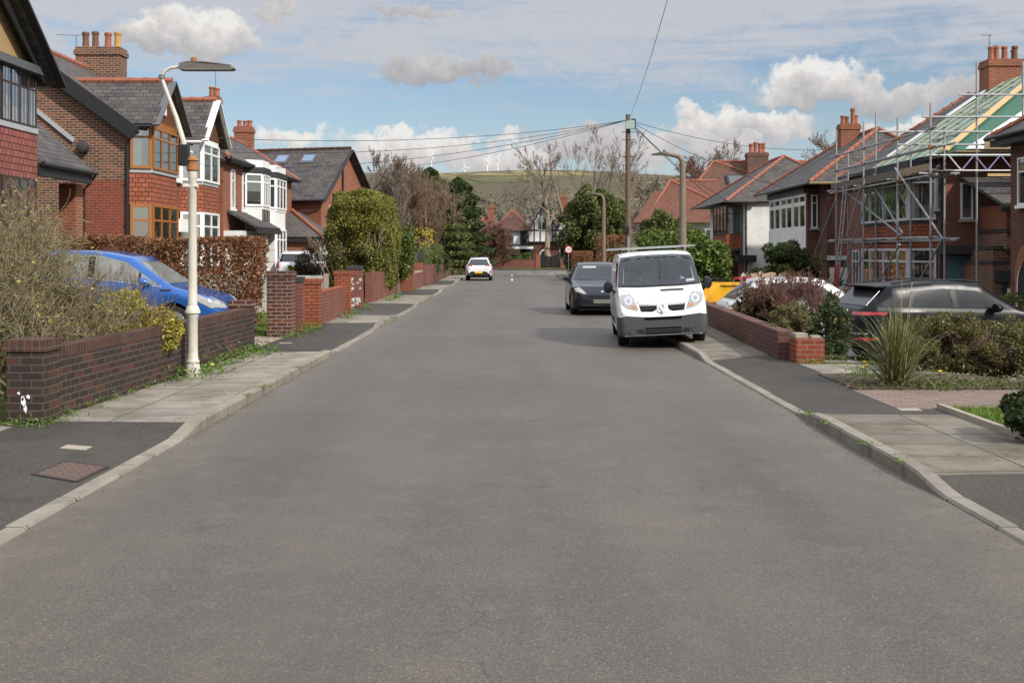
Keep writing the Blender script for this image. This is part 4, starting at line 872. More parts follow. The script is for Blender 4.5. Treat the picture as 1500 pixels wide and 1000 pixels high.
chimney(rf4, -13.6, 50.2 + 1.2, .55, .55, 7.2, 9.0, [(-.1, 0, .45, POTR), (.14, 0, .4, POTR)], BRK_ORG); aerial(rf4, (-13.5, 51.3, 8.9), 1.4, (-1, 0, 0), .6)
def onroof(xa, f, off): return V((-11.45 + (-2.5) * f, xa, 5.78 + 1.77 * f + off))
a = MB(); a.prism([onroof(48.6, .45, .02), onroof(51.9, .45, .02), onroof(51.9, .75, .02), onroof(48.6, .75, .02)], (0, 0, .07)); sk = a.build('skylight', GREYB, rf4); a = MB(); a.prism([onroof(48.75, .48, .1), onroof(51.75, .48, .1), onroof(51.75, .72, .1), onroof(48.75, .72, .1)], (0, 0, .012)); a.build('pane', CARGS, sk)
for d0, w_ in ((47.2, .55), (49.2, .45)): window(h4, (-11.8, d0, 3.75), UX, NX, w_, 1.65, (1,), .72, WHITE, 'net', WHITE)
a = MB(); roofslab(a, [(-10.5, 46.6, 2.98), (-10.5, 51.2, 2.98), (-11.85, 51.2, 3.72), (-11.85, 46.6, 3.72)], .1); pr = a.build('porch_roof', SLATE, h4); a = MB(); a.box(-10.6, -10.5, 46.6, 51.2, 2.72, 2.93); a.build('fascia', BLKW, pr)
for y_ in (49.4, 50.95): a = MB(); a.box(-11.8, -10.75, y_, y_ + .18, .2, 2.85); a.build('porch_wall', WWALL, h4)
a = MB(); a.fb((-11.8, 46.2, .4), UX, NX, .2, 1.1, 0, 2.1, 0, .06); a.build('door', WHITE, h4); a = MB(); a.fb((-11.8, 46.1, 2.5), UX, NX, 0, 1.9, 0, .3, 0, .75); a.build('door_canopy', WHITE, h4)
for hh, d0, d1, nm in ((h4, 49.6, 51.9, 0), (h5, 52.45, 55.6, 1)):
    pts = [(-11.78, d0), (-11.1, d0 + .45), (-11.1, d1 - .45), (-11.78, d1)]
    bay(hh, pts, [(1.1, 3.0), (3.95, 5.4)], WHITE, WWALL, [(1,), (1, 1, 1), (1,)], WHITE, ('half', 'blind' if nm == 0 else 'half'), base=BRK_ORG)
    for k in range(5):
        a = MB(); y_ = d0 + .5 + k * (d1 - d0 - 1) / 4; a.box(-11.1, -11.06, y_ - .05, y_ + .05, 3.05, 3.8)
        if nm == 0: a.build('timber_strip', BLKW, hh)
    a = MB(); a.prism([(-11.8, d0 - .1, 5.4), (-11.0, d0 + .4, 5.4), (-11.0, d1 - .4, 5.4), (-11.8, d1 + .1, 5.4)], (0, 0, .28)); a.build('bay_roof', BLKW, hh)
window(h5, (-11.8, 57.0, 1.3), UX, NX, .7, 1.6, (1,), .7, WHITE, None, WHITE)

BLUGL = plain('sky_blue_roof_glass', (.10, .17, .30), .05, .3, 2, spec=.9, coat=1)  # blue base colour stands in for the reflected sky
# gabled house standing askew with roof windows, plus its low extension
h6 = thing('gabled_house', 'red brick house with steep gable and blue roof windows in its slate roof', 'house', (-13, 66, .2), 'brick houses on the raised side of the road')
e1 = V((.87, 3.0, 0)).normalized(); e2 = V((-3.0, .87, 0)).normalized(); O6 = V((-10.5, 62, 0)); hw = 3.3; L6 = 9.5
q6 = lambda a_, b_, c_: O6 + e1 * a_ + e2 * b_ + Z * c_
a = MB(); a.prism([q6(0, 0, .1), q6(2 * hw, 0, .1), q6(2 * hw, 0, 5.05), q6(hw, 0, 7.8), q6(0, 0, 5.05)], e2 * L6); a.build('wall', BRK_ORG, h6)
a = MB(); roofslab(a, [q6(-.35, -.3, 4.82), q6(-.35, L6, 4.82), q6(hw, L6, 7.92), q6(hw, -.3, 7.92)], .12); roofslab(a, [q6(2 * hw + .35, -.3, 4.82), q6(2 * hw + .35, L6, 4.82), q6(hw, L6, 7.92), q6(hw, -.3, 7.92)], .12); rf = a.build('roof', SLATE, h6); ridge(rf, q6(hw, -.3, 7.95), q6(hw, L6, 7.95), TILE_BR, .08)
a = MB(); a.beam(q6(-.38, -.32, 4.7), q6(hw, -.32, 7.82), .06, .28, e2); a.beam(q6(2 * hw + .38, -.32, 4.7), q6(hw, -.32, 7.82), .06, .28, e2); a.build('bargeboard', BLKW, h6)
gutter(h6, q6(-.4, -.2, 4.75), q6(-.4, L6, 4.75)); gutter(h6, q6(2.7, -.06, 7.0), q6(2.7, -.06, 4.9), .06); gutter(h6, q6(2.7, -.06, 4.9), q6(1.4, -.06, 5.2), .05)
for b_ in (1.6, 3.3, 5.0):
    f0, f1 = .70, .86; w_ = .85; sk6 = MB(); pt = lambda aa, bb, off: q6(-.35 + (hw + .35) * aa, bb, 4.82 + 3.1 * aa + off)
    sk6.prism([pt(f0, b_, .02), pt(f0, b_ + w_, .02), pt(f1, b_ + w_, .02), pt(f1, b_, .02)], (0, 0, .09)); s_ = sk6.build('roof_window', GREYB, h6); sk6 = MB(); sk6.prism([pt(f0 + .02, b_ + .1, .12), pt(f0 + .02, b_ + w_ - .1, .12), pt(f1 - .02, b_ + w_ - .1, .12), pt(f1 - .02, b_ + .1, .12)], (0, 0, .01)); sk6.build('pane', BLUGL, s_)
for a_, w_ in ((1.0, .8), (3.6, .85)):
    window(h6, q6(a_, 0, 3.2), e1, -e2, w_, 1.15, (1,), None, plain('brown_window_frame', (.2, .11, .05), .5) if a_ < 2 else OAK, None, STONE, room=ROOMG); a = MB(); a.fb(q6(a_ - .1, 0, 4.35), e1, -e2, 0, w_ + .2, 0, .22, 0, .05); a.build('lintel', STONE, h6)
a = MB(); a.box(-12.6, -9.9, 57.6, 62.6, 0, 2.75); a.build('extension_wall', BRK_ORG, h6)
a = MB(); a.face([(-9.6, 57.3, 2.7), (-9.6, 62.6, 2.7), (-11.6, 62.6, 4.1), (-11.6, 59.4, 4.1)]); a.face([(-13.4, 57.3, 2.7), (-9.6, 57.3, 2.7), (-11.6, 59.4, 4.1)]); xr_ = a.build('extension_roof', SLATE2, h6, normals=False); ridge(xr_, (-9.6, 57.3, 2.72), (-11.6, 59.4, 4.12)); a = MB(); a.box(-13.3, -9.65, 57.35, 57.45, 2.45, 2.66); a.box(-9.75, -9.65, 57.45, 62.6, 2.45, 2.66); a.build('fascia', BLKW, xr_)
window(h6, (-9.9, 58.0, .6), UX, NX, .5, 1.6, (1,), None, WHITE); window(h6, (-9.9, 59.3, .4), UX, NX, 1.1, 2.0, (1,), None, WHITE, None)
a = MB(); roofslab(a, [q6(1.2, -1.6, 2.5), q6(4.6, -1.6, 2.5), q6(4.6, .05, 3.5), q6(1.2, .05, 3.5)], .1); a.build('porch_roof', SLATE2, h6); a = MB(); a.prism([q6(1.5, -1.3, .1), q6(4.3, -1.3, .1), q6(4.3, -.02, .1), q6(1.5, -.02, .1)], (0, 0, 2.5)); a.build('porch_wall', BRK_ORG, h6)
a = MB(); a.fb(q6(2.1, -1.3, .1), e1, -e2, 0, 1.5, 0, 2.1, 0, .05); dr = a.build('door', WHITE, h6); a = MB(); a.fb(q6(2.1, -1.3, .1), e1, -e2, .1, .72, .05, 2.0, .05, .08); a.fb(q6(2.1, -1.3, .1), e1, -e2, .78, 1.4, .05, 2.0, .05, .08); a.build('door_leaf', OAK, dr)

# ---------------------------------------------------------------- garden walls and gate pillars on the -X side
GW = 'brick garden walls along the raised pavement'; GP = 'brick gate pillars along the raised pavement'
def wallrun(label, p, q, h0, h1, th, mat, cap=None, caph=.11, ztop=None, group=GW, z0=.02, over=.0):
    p, q = V((*p, 0)), V((*q, 0)); u = (q - p).normalized(); n = V((u.y, -u.x, 0)); t = thing('garden_wall', label, 'wall', (p + q) / 2 + Z * .1, group); a = MB()
    c = [p, q, q - n * th, p - n * th]; hb = [h0 - (caph if cap else 0), h1 - (caph if cap else 0)]
    zz = [hb[0], hb[1], hb[1], hb[0]]; a.hexa([(v.x, v.y, z0) for v in c] + [(v.x, v.y, z) for v, z in zip(c, zz)]); a.build('wall', mat, t)
    if cap:
        a = MB(); o_ = n * over; c = [p + o_, q + o_, q - n * th - o_, p - n * th - o_]; a.hexa([(v.x, v.y, z + .002) for v, z in zip(c, zz)] + [(v.x, v.y, z + caph) for v, z in zip(c, zz)]); a.build('coping', cap, t)
    return t
def pillar(label, x, y, wx, wy, z1, mat, cap=None, z0=.02, group=GP, lean=0):
    t = thing('gate_pillar', label, 'pillar', (x, y, .1), group); a = MB(); a.box(x - wx / 2, x + wx / 2, y - wy / 2, y + wy / 2, z0, z1 - (.12 if cap else 0))
    if lean: a.v = [(vx + lean * (vz - z0), vy, vz) for vx, vy, vz in a.v]
    o = a.build('shaft', mat, t)
    if cap: a = MB(); s_ = lean * (z1 - z0); a.box(x - wx / 2 - .02 + s_, x + wx / 2 + .02 + s_, y - wy / 2 - .02, y + wy / 2 + .02, z1 - .12, z1); a.build('coping', cap, t)
    return t
t = pillar('short dark brick pillar with white paint splash at the end of the low wall', -5.12, 12.05, .40, .40, .98, BRK_DRK, BRK_CAP)
a = MB(); a.mi = 0
for (ux, zz, w_, h_) in ((-.02, .32, .05, .12), (.0, .25, .035, .1), (-.07, .42, .03, .03), (.03, .38, .04, .05), (-.03, .36, .03, .06)):
    a.prism([(-5.12 + ux - w_ * .5, 11.848, zz), (-5.12 + ux + w_ * .3, 11.848, zz - h_ * .4), (-5.12 + ux + w_ * .55, 11.848, zz + h_ * .1), (-5.12 + ux + w_ * .1, 11.848, zz + h_ * .6), (-5.12 + ux - w_ * .4, 11.848, zz + h_ * .35)], (0, -.004, 0))
a.build('paint_splash', WHITE, t)
wallrun('low dark brick wall between the splashed pillar and the lamp post', (-4.97, 12.26), (-4.82, 16.25), .87, .88, .24, BRK_DRK, BRK_CAP, .12)
wallrun('low dark brick wall beyond the cream lamp post, below the blue car', (-4.85, 16.27), (-4.74, 20.4), .86, .90, .24, BRK_DRK, BRK_CAP, .12)
pillar('low brick stub capping the far end of the dark wall', -4.93, 20.55, .40, .3, 1.03, BRK_DRK, BRK_PIL)
pillar('tall dark brown brick gate pillar beside the brown hedge', -5.0, 24.4, .52, .5, 1.5, BRK_PIL, BRK_PIL); pillar('slim red brick pillar behind the dark brown one', -4.92, 25.7, .3, .3, 1.35, BRK_WAL, DKSTONE)
pillar('clean orange brick pillar at the near end of the short orange wall', -4.86, 27.3, .42, .42, 1.27, BRK_NEW, BRK_NEW); wallrun('short orange brick wall between two orange pillars', (-4.74, 27.52), (-4.88, 33.0), .95, .93, .22, BRK_WAL, BRK_NEW, .09)
pillar('clean orange brick pillar at the far end of the short orange wall', -5.0, 33.3, .44, .44, 1.37, BRK_NEW, BRK_NEW)
t = pillar('leaning soot stained pillar with white painted base', -5.12, 37.0, .46, .46, 1.47, BRK_WAL, DKSTONE, lean=-.03)
a = MB(); rq = random.Random(4)
for k_ in range(30):
    z_ = rq.choice([rq.uniform(.1, .42), rq.uniform(.1, .42), rq.uniform(.6, 1.08)]); x_ = -5.12 - .03 * z_ + rq.uniform(-.2, .2); w_ = rq.uniform(.03, .08); v_ = rq.uniform(.02, .06)
    a.prism([(x_ - w_ * rq.uniform(.5, 1), 36.768 - k_ * 1e-4, z_ - v_), (x_ + w_ * rq.uniform(.5, 1), 36.768 - k_ * 1e-4, z_ - v_ * rq.uniform(.3, 1)), (x_ + w_ * rq.uniform(.4, 1), 36.768 - k_ * 1e-4, z_ + v_), (x_ - w_ * rq.uniform(.2, 1), 36.768 - k_ * 1e-4, z_ + v_ * rq.uniform(.3, 1))], (0, -.004, 0))
a.build('peeling_paint', plain('dirty_white_paint', (.52, .49, .46), .8, .3, 14), t)
wallrun('red brick garden wall in front of the clipped conifer hedge', (-5.05, 40.6), (-5.1, 50.5), 1.18, 1.12, .25, BRK_WAL, BRK_WAL, .1)
a = MB(); a.box(-5.25, -5.1, 50.9, 51.05, .05, 1.35); tag(a.build('gate_post', GALV), 'thin grey metal gate post beside the conifer hedge', 'gate post')
pillar('red brick gate pillar with two black hinge holes', -4.9, 52.6, .62, .6, 1.42, BRK_ORG, DKSTONE)
a = MB(); a.box(-7.0, -4.75, 60, 60.3, .05, 1.9); t = thing('garden_wall', 'tall red brick side wall with sooty top courses', 'wall', (-5.9, 60.1, .1), GW); a.build('wall', BRK_ORG, t); a = MB(); a.box(-7.02, -4.72, 59.97, 60.33, 1.42, 1.95); a.build('coping', DKSTONE, t)
wallrun('low pale red wall between the holed pillar and the sooty wall', (-4.75, 53.4), (-4.72, 59.6), .95, .95, .22, BRK_WAL, CONC, .06)
wallrun('red brick wall under the clipped green hedge', (-4.7, 60.6), (-4.72, 68), 1.25, 1.2, .25, BRK_WAL); wallrun('brown brick wall under the round topped bushes', (-4.72, 68.2), (-4.75, 80), 1.15, 1.1, .25, BRK_SHD); wallrun('far brick wall leading to the junction hedge', (-4.8, 82), (-4.95, 94), 1.2, 1.2, .25, BRK_SHD)
t = thing('fence', 'pale grey concrete panel fence behind the orange pillars', 'fence', (-6.8, 31, .3)); a = MB()
for k in range(3): a.box(-9.2, -5.1, 31.0, 31.06, .2 + k * .36, .55 + k * .36)
a.build('panel', plain('pale_grey_panel', (.46, .44, .40), .8, .15, 3, grime=(.3, .28, .24)), t)
for x_ in (-9.25, -7.2, -5.12): a = MB(); a.box(x_ - .06, x_ + .06, 30.97, 31.1, .1, 1.32); a.build('post', CONC, t)
# ---------------------------------------------------------------- houses on the +X side (facades look -X)
NW = V((-1, 0, 0)); NS = V((0, -1, 0)); UE = V((1, 0, 0)); ZR = -.4
# house being re-roofed behind the scaffold
r2 = thing('house', 'brick house under scaffolding with stripped roof covered in green membrane', 'house', (18, 44, ZR))
a = MB(); a.box(14.9, 25, 38.7, 50.0, ZR, 5.3); a.build('wall', BRK_R2, r2)
ce = [V((14.55, 37.9, 5.25)), V((14.55, 50.4, 5.25)), V((20.5, 50.4, 9.0)), V((20.5, 43.2, 9.0)), V((26.5, 37.9, 5.25))]
a = MB(); a.prism([ce[0], ce[1], ce[2], ce[3]], (0, 0, -.12)); rw = a.build('roof', SLATE, r2)
a = MB(); a.prism([ce[0], ce[3], ce[4]], (0, 0, -.12)); a.prism([ce[3], ce[2], (26.5, 50.4, 5.25), ce[4]], (0, 0, -.12)); a.build('side_roof', MEMBD, r2)
eu = V((0, 1, 0)); su = (ce[2] - ce[1]); rn = eu.cross(su).normalized(); rn = rn if rn.z > 0 else -rn
def rp(d, f, off=.03): return V((14.55 + 5.95 * f, d, 5.25 + 3.75 * f)) + rn * off
def hipd(f): return 37.9 + 5.3 * f
a = MB(); nf = 10; farl = [45.6 + .2 * k - .25 * math.sin(k * 1.7) for k in range(nf + 1)]
for k in range(nf):
    f0, f1 = k / nf, (k + 1) / nf; i0 = len(a.v); m_ = 14
    for f, fl in ((f0, farl[k]), (f1, farl[k + 1])):
        for j in range(m_ + 1): d = hipd(f) + .02 + (fl - hipd(f)) * j / m_; a.v.append(tuple(rp(d, f, .03 + .02 * math.sin(j * 1.9 + k * 2.3))))
    for j in range(m_): a.f.append((i0 + j, i0 + j + 1, i0 + m_ + 2 + j, i0 + m_ + 1 + j)); a.m.append(0)
a.build('roof_membrane', MEMB, rw, smooth=True, normals=False)
for d in np.arange(39.0, 45.6, 1.25):
    f1 = min(1, (d - 37.9) / 5.3); a = MB(); a.beam(rp(d, .0, .06), rp(d + 1.2 * f1, f1 * .97, .06), .026, .03, rn); a.build('counter_batten', TIMBER, rw)
for f in (.2, .5, .72): a = MB(); a.beam(rp(hipd(f) + 1.2 + math.sin(f * 20), f, .09), rp(hipd(f) + 3.2, f, .09), .04, .03, rn); a.build('batten', TIMBER if int(f * 50) % 2 else BOARDG, rw)
a = MB(); a.prism([rp(45.7, .12, .06), rp(46.3, .15, .06), rp(46.9, .42, .06), rp(46.3, .45, .06)], rn * .02); a.build('membrane_edge', MEMBW, rw); a = MB(); a.prism([rp(46.6, .6, .06), rp(47.3, .62, .06), rp(48.0, .9, .06), rp(47.3, .93, .06)], rn * .03); a.build('membrane_edge', MEMBW, rw)
a = MB(); a.beam(ce[0] + Z * .08, ce[3] + Z * .08, .26, .05); a.build('hip_board', TIMBER, r2)
sp = lambda s_, t_: ce[0].lerp(ce[4], s_).lerp(ce[3], t_) + V((0, -.03, .05))
a = MB(); a.prism([sp(.05, .02), sp(.24, .02), sp(.34, .5), sp(.22, .55)], (0, -.02, .02)); a.build('membrane_edge', MEMBW, r2); a = MB(); a.prism([sp(.5, .02), sp(.6, .02), sp(.6, .6)], (0, -.02, .02)); a.build('membrane_edge', MEMBW, r2)
ridge(rw, ce[1], ce[2], RIDGE, .1)
chimney(rw, 20.7, 47.6, 1.5, 1.0, 7.8, 10.0, [(-.55, -.2, .55, POTR), (-.2, .1, .65, POTR), (.15, .1, .62, POTR), (.5, -.1, .6, POTB), (.62, .25, .5, POTR)], BRK_ORG); aerial(rw, (20.0, 47.2, 9.0), 2.0, (-1, -.1, 0), .35)
bp = [(14.9, 39.5), (14.15, 40.2), (14.15, 45.4), (14.9, 46.2)]
LILW = plain('lilac_white_frame', (.62, .61, .68), .5, .05, 3)
bay(r2, bp, [(-.1 + .35, 2.05), (3.05, 4.85)], LILW, TILE_HG, [(1,), (1, 1.5, 1.5, 1), (1,)], BLKW, ('sides', 'sides'), ZR, 5.2, base=BRK_R2, sgn=-1, apron=BLKW)
window(r2, (14.9, 39.35, 3.35), V((0, -1, 0)), NW, .5, 1.6, (1,), None, LILW, None, DKSTONE); downpipe(r2, [(14.75, 38.9, 5.1), (14.82, 38.85, 4.9), (14.82, 38.85, ZR)], .06)
for d in (46.6, 48.2): window(r2, (14.9, d + .9, .4), V((0, -1, 0)), NW, .9, 1.6, (1, 1), .7, LILW, None, DKSTONE)
window(r2, (15.4, 38.7, 3.05), UE, NS, .42, 1.25, (1,), None, WHITE, 'net', STONE)
a = MB(); a.fb((14.93, 38.7, ZR), UE, NS, .02, .72, 0, 2.2, 0, .07); a.build('door', TEAL, r2); a = MB(); a.fb((14.75, 38.7, 1.85), UE, NS, -.1, 1.0, 0, .3, 0, .5); a.build('door_canopy', DKSTONE, r2)
a = MB(); a.box(15.45, 17.9, 36.2, 38.7, ZR, 1.55); a.box(15.62, 17.9, 36.6, 38.7, 1.55, 2.0); a.box(15.95, 17.9, 36.35, 38.7, 2.0, 2.55); a.build('outhouse_wall', BRK_MIX, r2)
a = MB(); a.box(15.4, 16.0, 36.15, 38.69, 1.55, 1.63); a.box(15.6, 16.0, 36.55, 38.69, 2.0, 2.1); a.box(15.93, 18.0, 36.3, 38.69, 2.55, 2.68); a.build('coping', DKSTONE, r2)
a = MB(); a.box(16.05, 17.9, 36.6, 38.69, 2.68, 3.45); a.build('outhouse_upper_wall', BRK_ORG, r2)
a = MB(); roofslab(a, [(15.75, 36.2, 3.5), (18.4, 36.2, 3.5), (18.4, 38.69, 4.55), (15.35, 38.69, 4.55)], .1); rr = a.build('lean_to_roof', SLATE2, r2); a = MB(); a.box(15.75, 18.4, 36.15, 36.22, 3.22, 3.42); a.build('fascia', BLKW, rr)
a = MB(); a.fb((15.55, 36.2, ZR), UE, NS, .35, 1.15, 0, 1.15, 0, .04); a.build('shed_door', WHITE, r2); a = MB(); a.fb((15.5, 36.2, .95), UE, NS, 0, 1.3, 0, .4, 0, .06); a.build('lintel', DKSTONE, r2); a = MB(); a.fb((15.55, 36.2, ZR), UE, NS, .2, .35, 0, 1.35, 0, .03); a.build('shed_opening', ROOM, r2)
# nearest house on this side: one corner shows at the frame edge
r1 = thing('house', 'brick house corner with hipped roof edge and white arched doorway', 'house', (17, 31, ZR))
a = MB(); a.box(15.05, 24, 22, 34.0, ZR, 5.4); a.build('wall', BRK_SHD, r1); hiproof(r1, 14.5, 24.5, 21.5, 34.4, 5.35, 19.5, 19.5, 26.5, 29.5, 8.6, SLATE)
a = MB(); a.box(14.55, 15.05, 21.6, 34.3, 5.1, 5.3); a.build('soffit', BLKW, r1); gutter(r1, (14.45, 21.5, 5.35), (14.45, 34.4, 5.35), .07)
arch = [(-.75, 0), (.75, 0)] + [(.75 * math.cos(t_), 1.35 + .75 * math.sin(t_)) for t_ in np.linspace(0, math.pi, 15)]
for s_, off, m_, nm in ((1.25, .03, BRK_ORG, 'brick_arch'), (1.0, .06, WHITE, 'door_frame'), (.84, .09, BLACK, 'door')):
    a = MB(); a.prism([(15.05, 32.7 + p * s_, ZR + q * (1 if nm == 'door' else s_ if q > 1 else 1)) for p, q in arch], (-off, 0, 0)); a.build(nm, m_, r1)
window(r1, (15.05, 33.4, 3.3), V((0, -1, 0)), NW, 1.6, 1.4, (1, 1), .7, WHITE, None, WHITE)
# the scaffolded house's neighbour with a bright orange side wall
r3 = thing('house', 'orange brick house with wide white bay window and slate hipped roof', 'house', (18, 60, ZR))
a = MB(); a.box(14.9, 21.5, 53.2, 64.0, ZR, 5.15); a.build('wall', BRK_ORG, r3); a = MB(); a.box(14.86, 15.2, 53.19, 54.8, ZR, 5.14); a.build('front_wall', BRK_SHD, r3)  # front brick darker than the side wall: its shade is painted in
hiproof(r3, 13.95, 22.2, 52.8, 64.6, 5.2, 18.2, 18.2, 56.0, 61.5, 8.05, SLATE)
gutter(r3, (13.9, 52.8, 5.15), (13.9, 64.6, 5.15), .07); gutter(r3, (13.9, 52.75, 5.15), (22, 52.75, 5.15), .07, plain('brass_gutter', (.2, .15, .06)))
a = MB(); a.box(14.3, 14.9, 54.6, 54.8, ZR, 5.0); a.build('bay_side_wall', BRK_SHD, r3); window(r3, (14.5, 54.6, 3.1), UE, NS, .3, 1.6, (1,), .75, WHITE, None, LEAD)  # bay side takes the same painted shade as the front
a = MB(); a.box(14.3, 14.9, 54.8, 62.6, ZR, 1.2); a.build('bay_wall', BRK_ORG, r3); a = MB(); a.box(14.28, 14.9, 54.82, 62.65, 2.05, 3.05); a.build('bay_panel', WWALL, r3); a = MB(); a.box(14.38, 14.9, 54.85, 62.55, 1.2, 2.05); a.box(14.38, 14.9, 54.85, 62.55, 3.05, 4.9); a.build('bay_core', ROOMG, r3)
for d in (54.85, 57.45, 60.05): window(r3, (14.36, d + 2.5, 3.05), V((0, -1, 0)), NW, 2.5, 1.75, (1, 1), .72, WHITE, 'half', None, room=ROOMG, t=.15, m=.2)
a = MB(); a.box(14.2, 14.9, 54.82, 62.7, 4.8, 5.12); a.build('bay_head', BLKW, r3)
for q_ in (15.4, 15.9): pass
a = MB(); a.box(14.88, 16.9, 53.05, 53.19, 1.55, 1.75); a.build('lintel', WWALL, r3); a = MB(); a.fb((15.0, 53.2, ZR), UE, NS, .0, .9, 0, 1.6, 0, .05); a.fb((16.1, 53.2, ZR), UE, NS, .0, .7, 0, 1.5, 0, .05); a.build('garage_door', WHITE, r3)
chimney([c_ for c_ in r3.children if c_.name.startswith('roof')][0], 17.6, 58.9, 1.0, .75, 6.9, 8.6, [(-.3, 0, .45, POTR), (-.08, .1, .42, POTB), (.22, 0, .85, POTR), (.4, .1, .5, POTR)], BRK_ORG)
# white walled house with dark brown bay
r4 = thing('house', 'white painted house with dark brown framed bay and orange ridge tiles', 'house', (17, 72, ZR))
a = MB(); a.box(13.9, 21, 67.2, 79, ZR, 4.95); a.build('wall', WWALL, r4); a = MB(); a.box(12.95, 13.9, 67.9, 72.4, ZR, .6); a.build('bay_wall', BRK_SHD, r4); a = MB(); a.box(12.93, 13.9, 67.85, 72.5, 2.15, 3.0); a.build('hung_tile_band', TILE_HG, r4)
a = MB(); a.box(13.0, 13.9, 67.95, 72.4, .6, 2.15); a.box(13.0, 13.9, 67.95, 72.4, 3.0, 4.75); a.build('bay_core', ROOM, r4)
for z0, z1 in ((.6, 2.15), (3.0, 4.75)):
    window(r4, (12.98, 67.93, z0), UE, NS, .9, z1 - z0, (1, 1), .7, plain('maroon_frame', (.10, .03, .025), .4), 'net' if z0 > 2 else None); window(r4, (12.98, 72.35, z0), V((0, -1, 0)), NW, 4.4, z1 - z0, (1, 1, 1, 1), .7, DKWOOD, None)
hiproof(r4, 12.7, 21.8, 66.9, 79.6, 4.95, 17.3, 17.3, 71.6, 75, 8.0, SLATE); gutter(r4, (12.65, 66.85, 4.9), (14.6, 66.85, 4.9), .08); downpipe(r4, [(13.9, 67.1, 4.8), (13.95, 67.12, 4.6), (13.95, 67.12, ZR)], .05)
a = MB(); a.box(13.3, 14.4, 66.3, 67.2, 1.35, 1.75); a.build('porch_canopy', BLKW, r4); a = MB(); a.box(13.4, 13.7, 66.4, 66.7, ZR, 1.35); a.build('porch_post', BRK_SHD, r4)
# large house behind with brown red tiled roof
r5 = thing('house', 'large house with sprawling red brown tiled roof and a single roof light', 'house', (22, 98, -.4))
a = MB(); a.box(13.5, 29, 94, 106, -.4, 4.7); a.build('wall', WWALL, r5); rf5_ = hiproof(r5, 13.0, 31, 93.5, 107, 4.6, 17.9, 27, 100, 100.2, 10.0, TILE_BR)
a = MB(); cx0 = [V((9.6, 89.5, 4.3)), V((16.5, 89.5, 4.3)), V((16.5, 95, 4.3)), V((9.6, 95, 4.3))]; rA, rB = V((11.8, 93, 7.1)), V((18.5, 95.5, 7.9)); a.face([cx0[0], cx0[1], rA]); a.build('wing_roof_end', TILE_OR, r5)
a = MB(); a.box(11.2, 19, 90.5, 95, -.4, 4.5); a.build('wing_wall', WWALL, r5); hiproof(r5, 10.6, 19.6, 89.9, 97, 4.4, 13.2, 17, 94.0, 94.2, 7.9, TILE_OR); window(r5, (14.6, 90.5, 2.3), UE, NS, 1.9, 1.5, (1, 1), None, WHITE, None)
sx_ = lambda x, f: V((x, 93.5 + 6.5 * f, 4.6 + 5.4 * f)); a = MB(); a.prism([sx_(18.6, .50) + Z * .1, sx_(20.8, .50) + Z * .1, sx_(20.8, .72) + Z * .1, sx_(18.6, .72) + Z * .1], (0, 0, .12)); s_ = a.build('roof_light', BLACK, rf5_); a = MB(); a.prism([sx_(18.8, .53) + Z * .24, sx_(20.6, .53) + Z * .24, sx_(20.6, .69) + Z * .24, sx_(18.8, .69) + Z * .24], (0, 0, .02)); a.build('pane', CARGS, s_)
chimney(rf5_, 21.4, 98.5, 1.8, 1.2, 8.0, 10.6, [(-.5, 0, .8, POTR), (-.1, 0, .95, POTR), (.3, 0, .85, POTR), (.6, .1, .9, POTR)], BRK_PIL, potr=.2)
# ---------------------------------------------------------------- across the junction
tu = thing('tudor_house', 'black and white half timbered house with two steep gables across the junction', 'house', (6, 140, 0), 'half timbered houses across the junction')
a = MB(); a.box(1.7, 9.5, 137.2, 147, -.1, 3.1); a.build('wall', BRK_SHD, tu); a = MB(); a.box(1.8, 9.4, 137.4, 146.6, 3.1, 4.4); a.build('upper_wall', WWALL, tu)
def tgable(x0, x1, y, ze, za):
    xm = (x0 + x1) / 2; a = MB(); a.prism([(x0, y, ze), (x1, y, ze), (xm, y, za)], (0, .3, 0)); a.build('gable', WWALL, tu)
    a = MB(); roofslab(a, [(x0 - .5, y - .4, ze - .6), (xm, y - .4, za + .2), (xm, y + 9, za + .2), (x0 - .5, y + 9, ze - .6)], .16); roofslab(a, [(x1 + .5, y - .4, ze - .6), (xm, y - .4, za + .2), (xm, y + 9, za + .2), (x1 + .5, y + 9, ze - .6)], .16); a.build('roof', TILE_BR, tu)
    a = MB(); a.beam((x0 - .5, y - .42, ze - .75), (xm, y - .42, za + .05), .08, .4, (0, 1, 0)); a.beam((x1 + .5, y - .42, ze - .75), (xm, y - .42, za + .05), .08, .4, (0, 1, 0)); a.build('bargeboard', BLKW, tu)
    n_ = int((x1 - x0) / .72)
    for k in range(n_ + 1):
        x = x0 + (x1 - x0) * k / n_; zt = ze + (za - ze) * (1 - abs(x - xm) / (xm - x0)) - .1; a = MB(); a.box(x - .055, x + .055, y - .05, y, 3.1, max(3.2, zt)); a.build('timber', BLKW, tu)
    for z_ in (3.1, 4.55): a = MB(); a.box(x0 - .1, x1 + .1, y - .07, y, z_, z_ + .16); a.build('timber', BLKW, tu)
    a = MB(); a.box(x0, x1, y + .01, y + .25, 3.1, ze + .01); a.build('upper_wall', WWALL, tu)
tgable(2.0, 5.6, 137.0, 4.4, 7.7); tgable(5.4, 9.4, 136.4, 4.4, 8.1); window(tu, (3.1, 136.98, 4.6), UE, NS, 1.6, 1.7, (1, 1, 1), None, WHITE, None)
window(tu, (5.8, 137.2, .9), UE, NS, 2.6, 1.9, (1, 1, 1, 1), None, WHITE, None); a = MB(); a.prism([(4.0 + p * .9, 137.2, .1 + q * 1.05) for p, q in arch], (0, -.06, 0)); a.build('arched_doorway', WHITE, tu); a = MB(); a.prism([(4.0 + p * .7, 137.2, .1 + q * 1.0) for p, q in arch], (0, -.09, 0)); a.build('door', BLACK, tu)
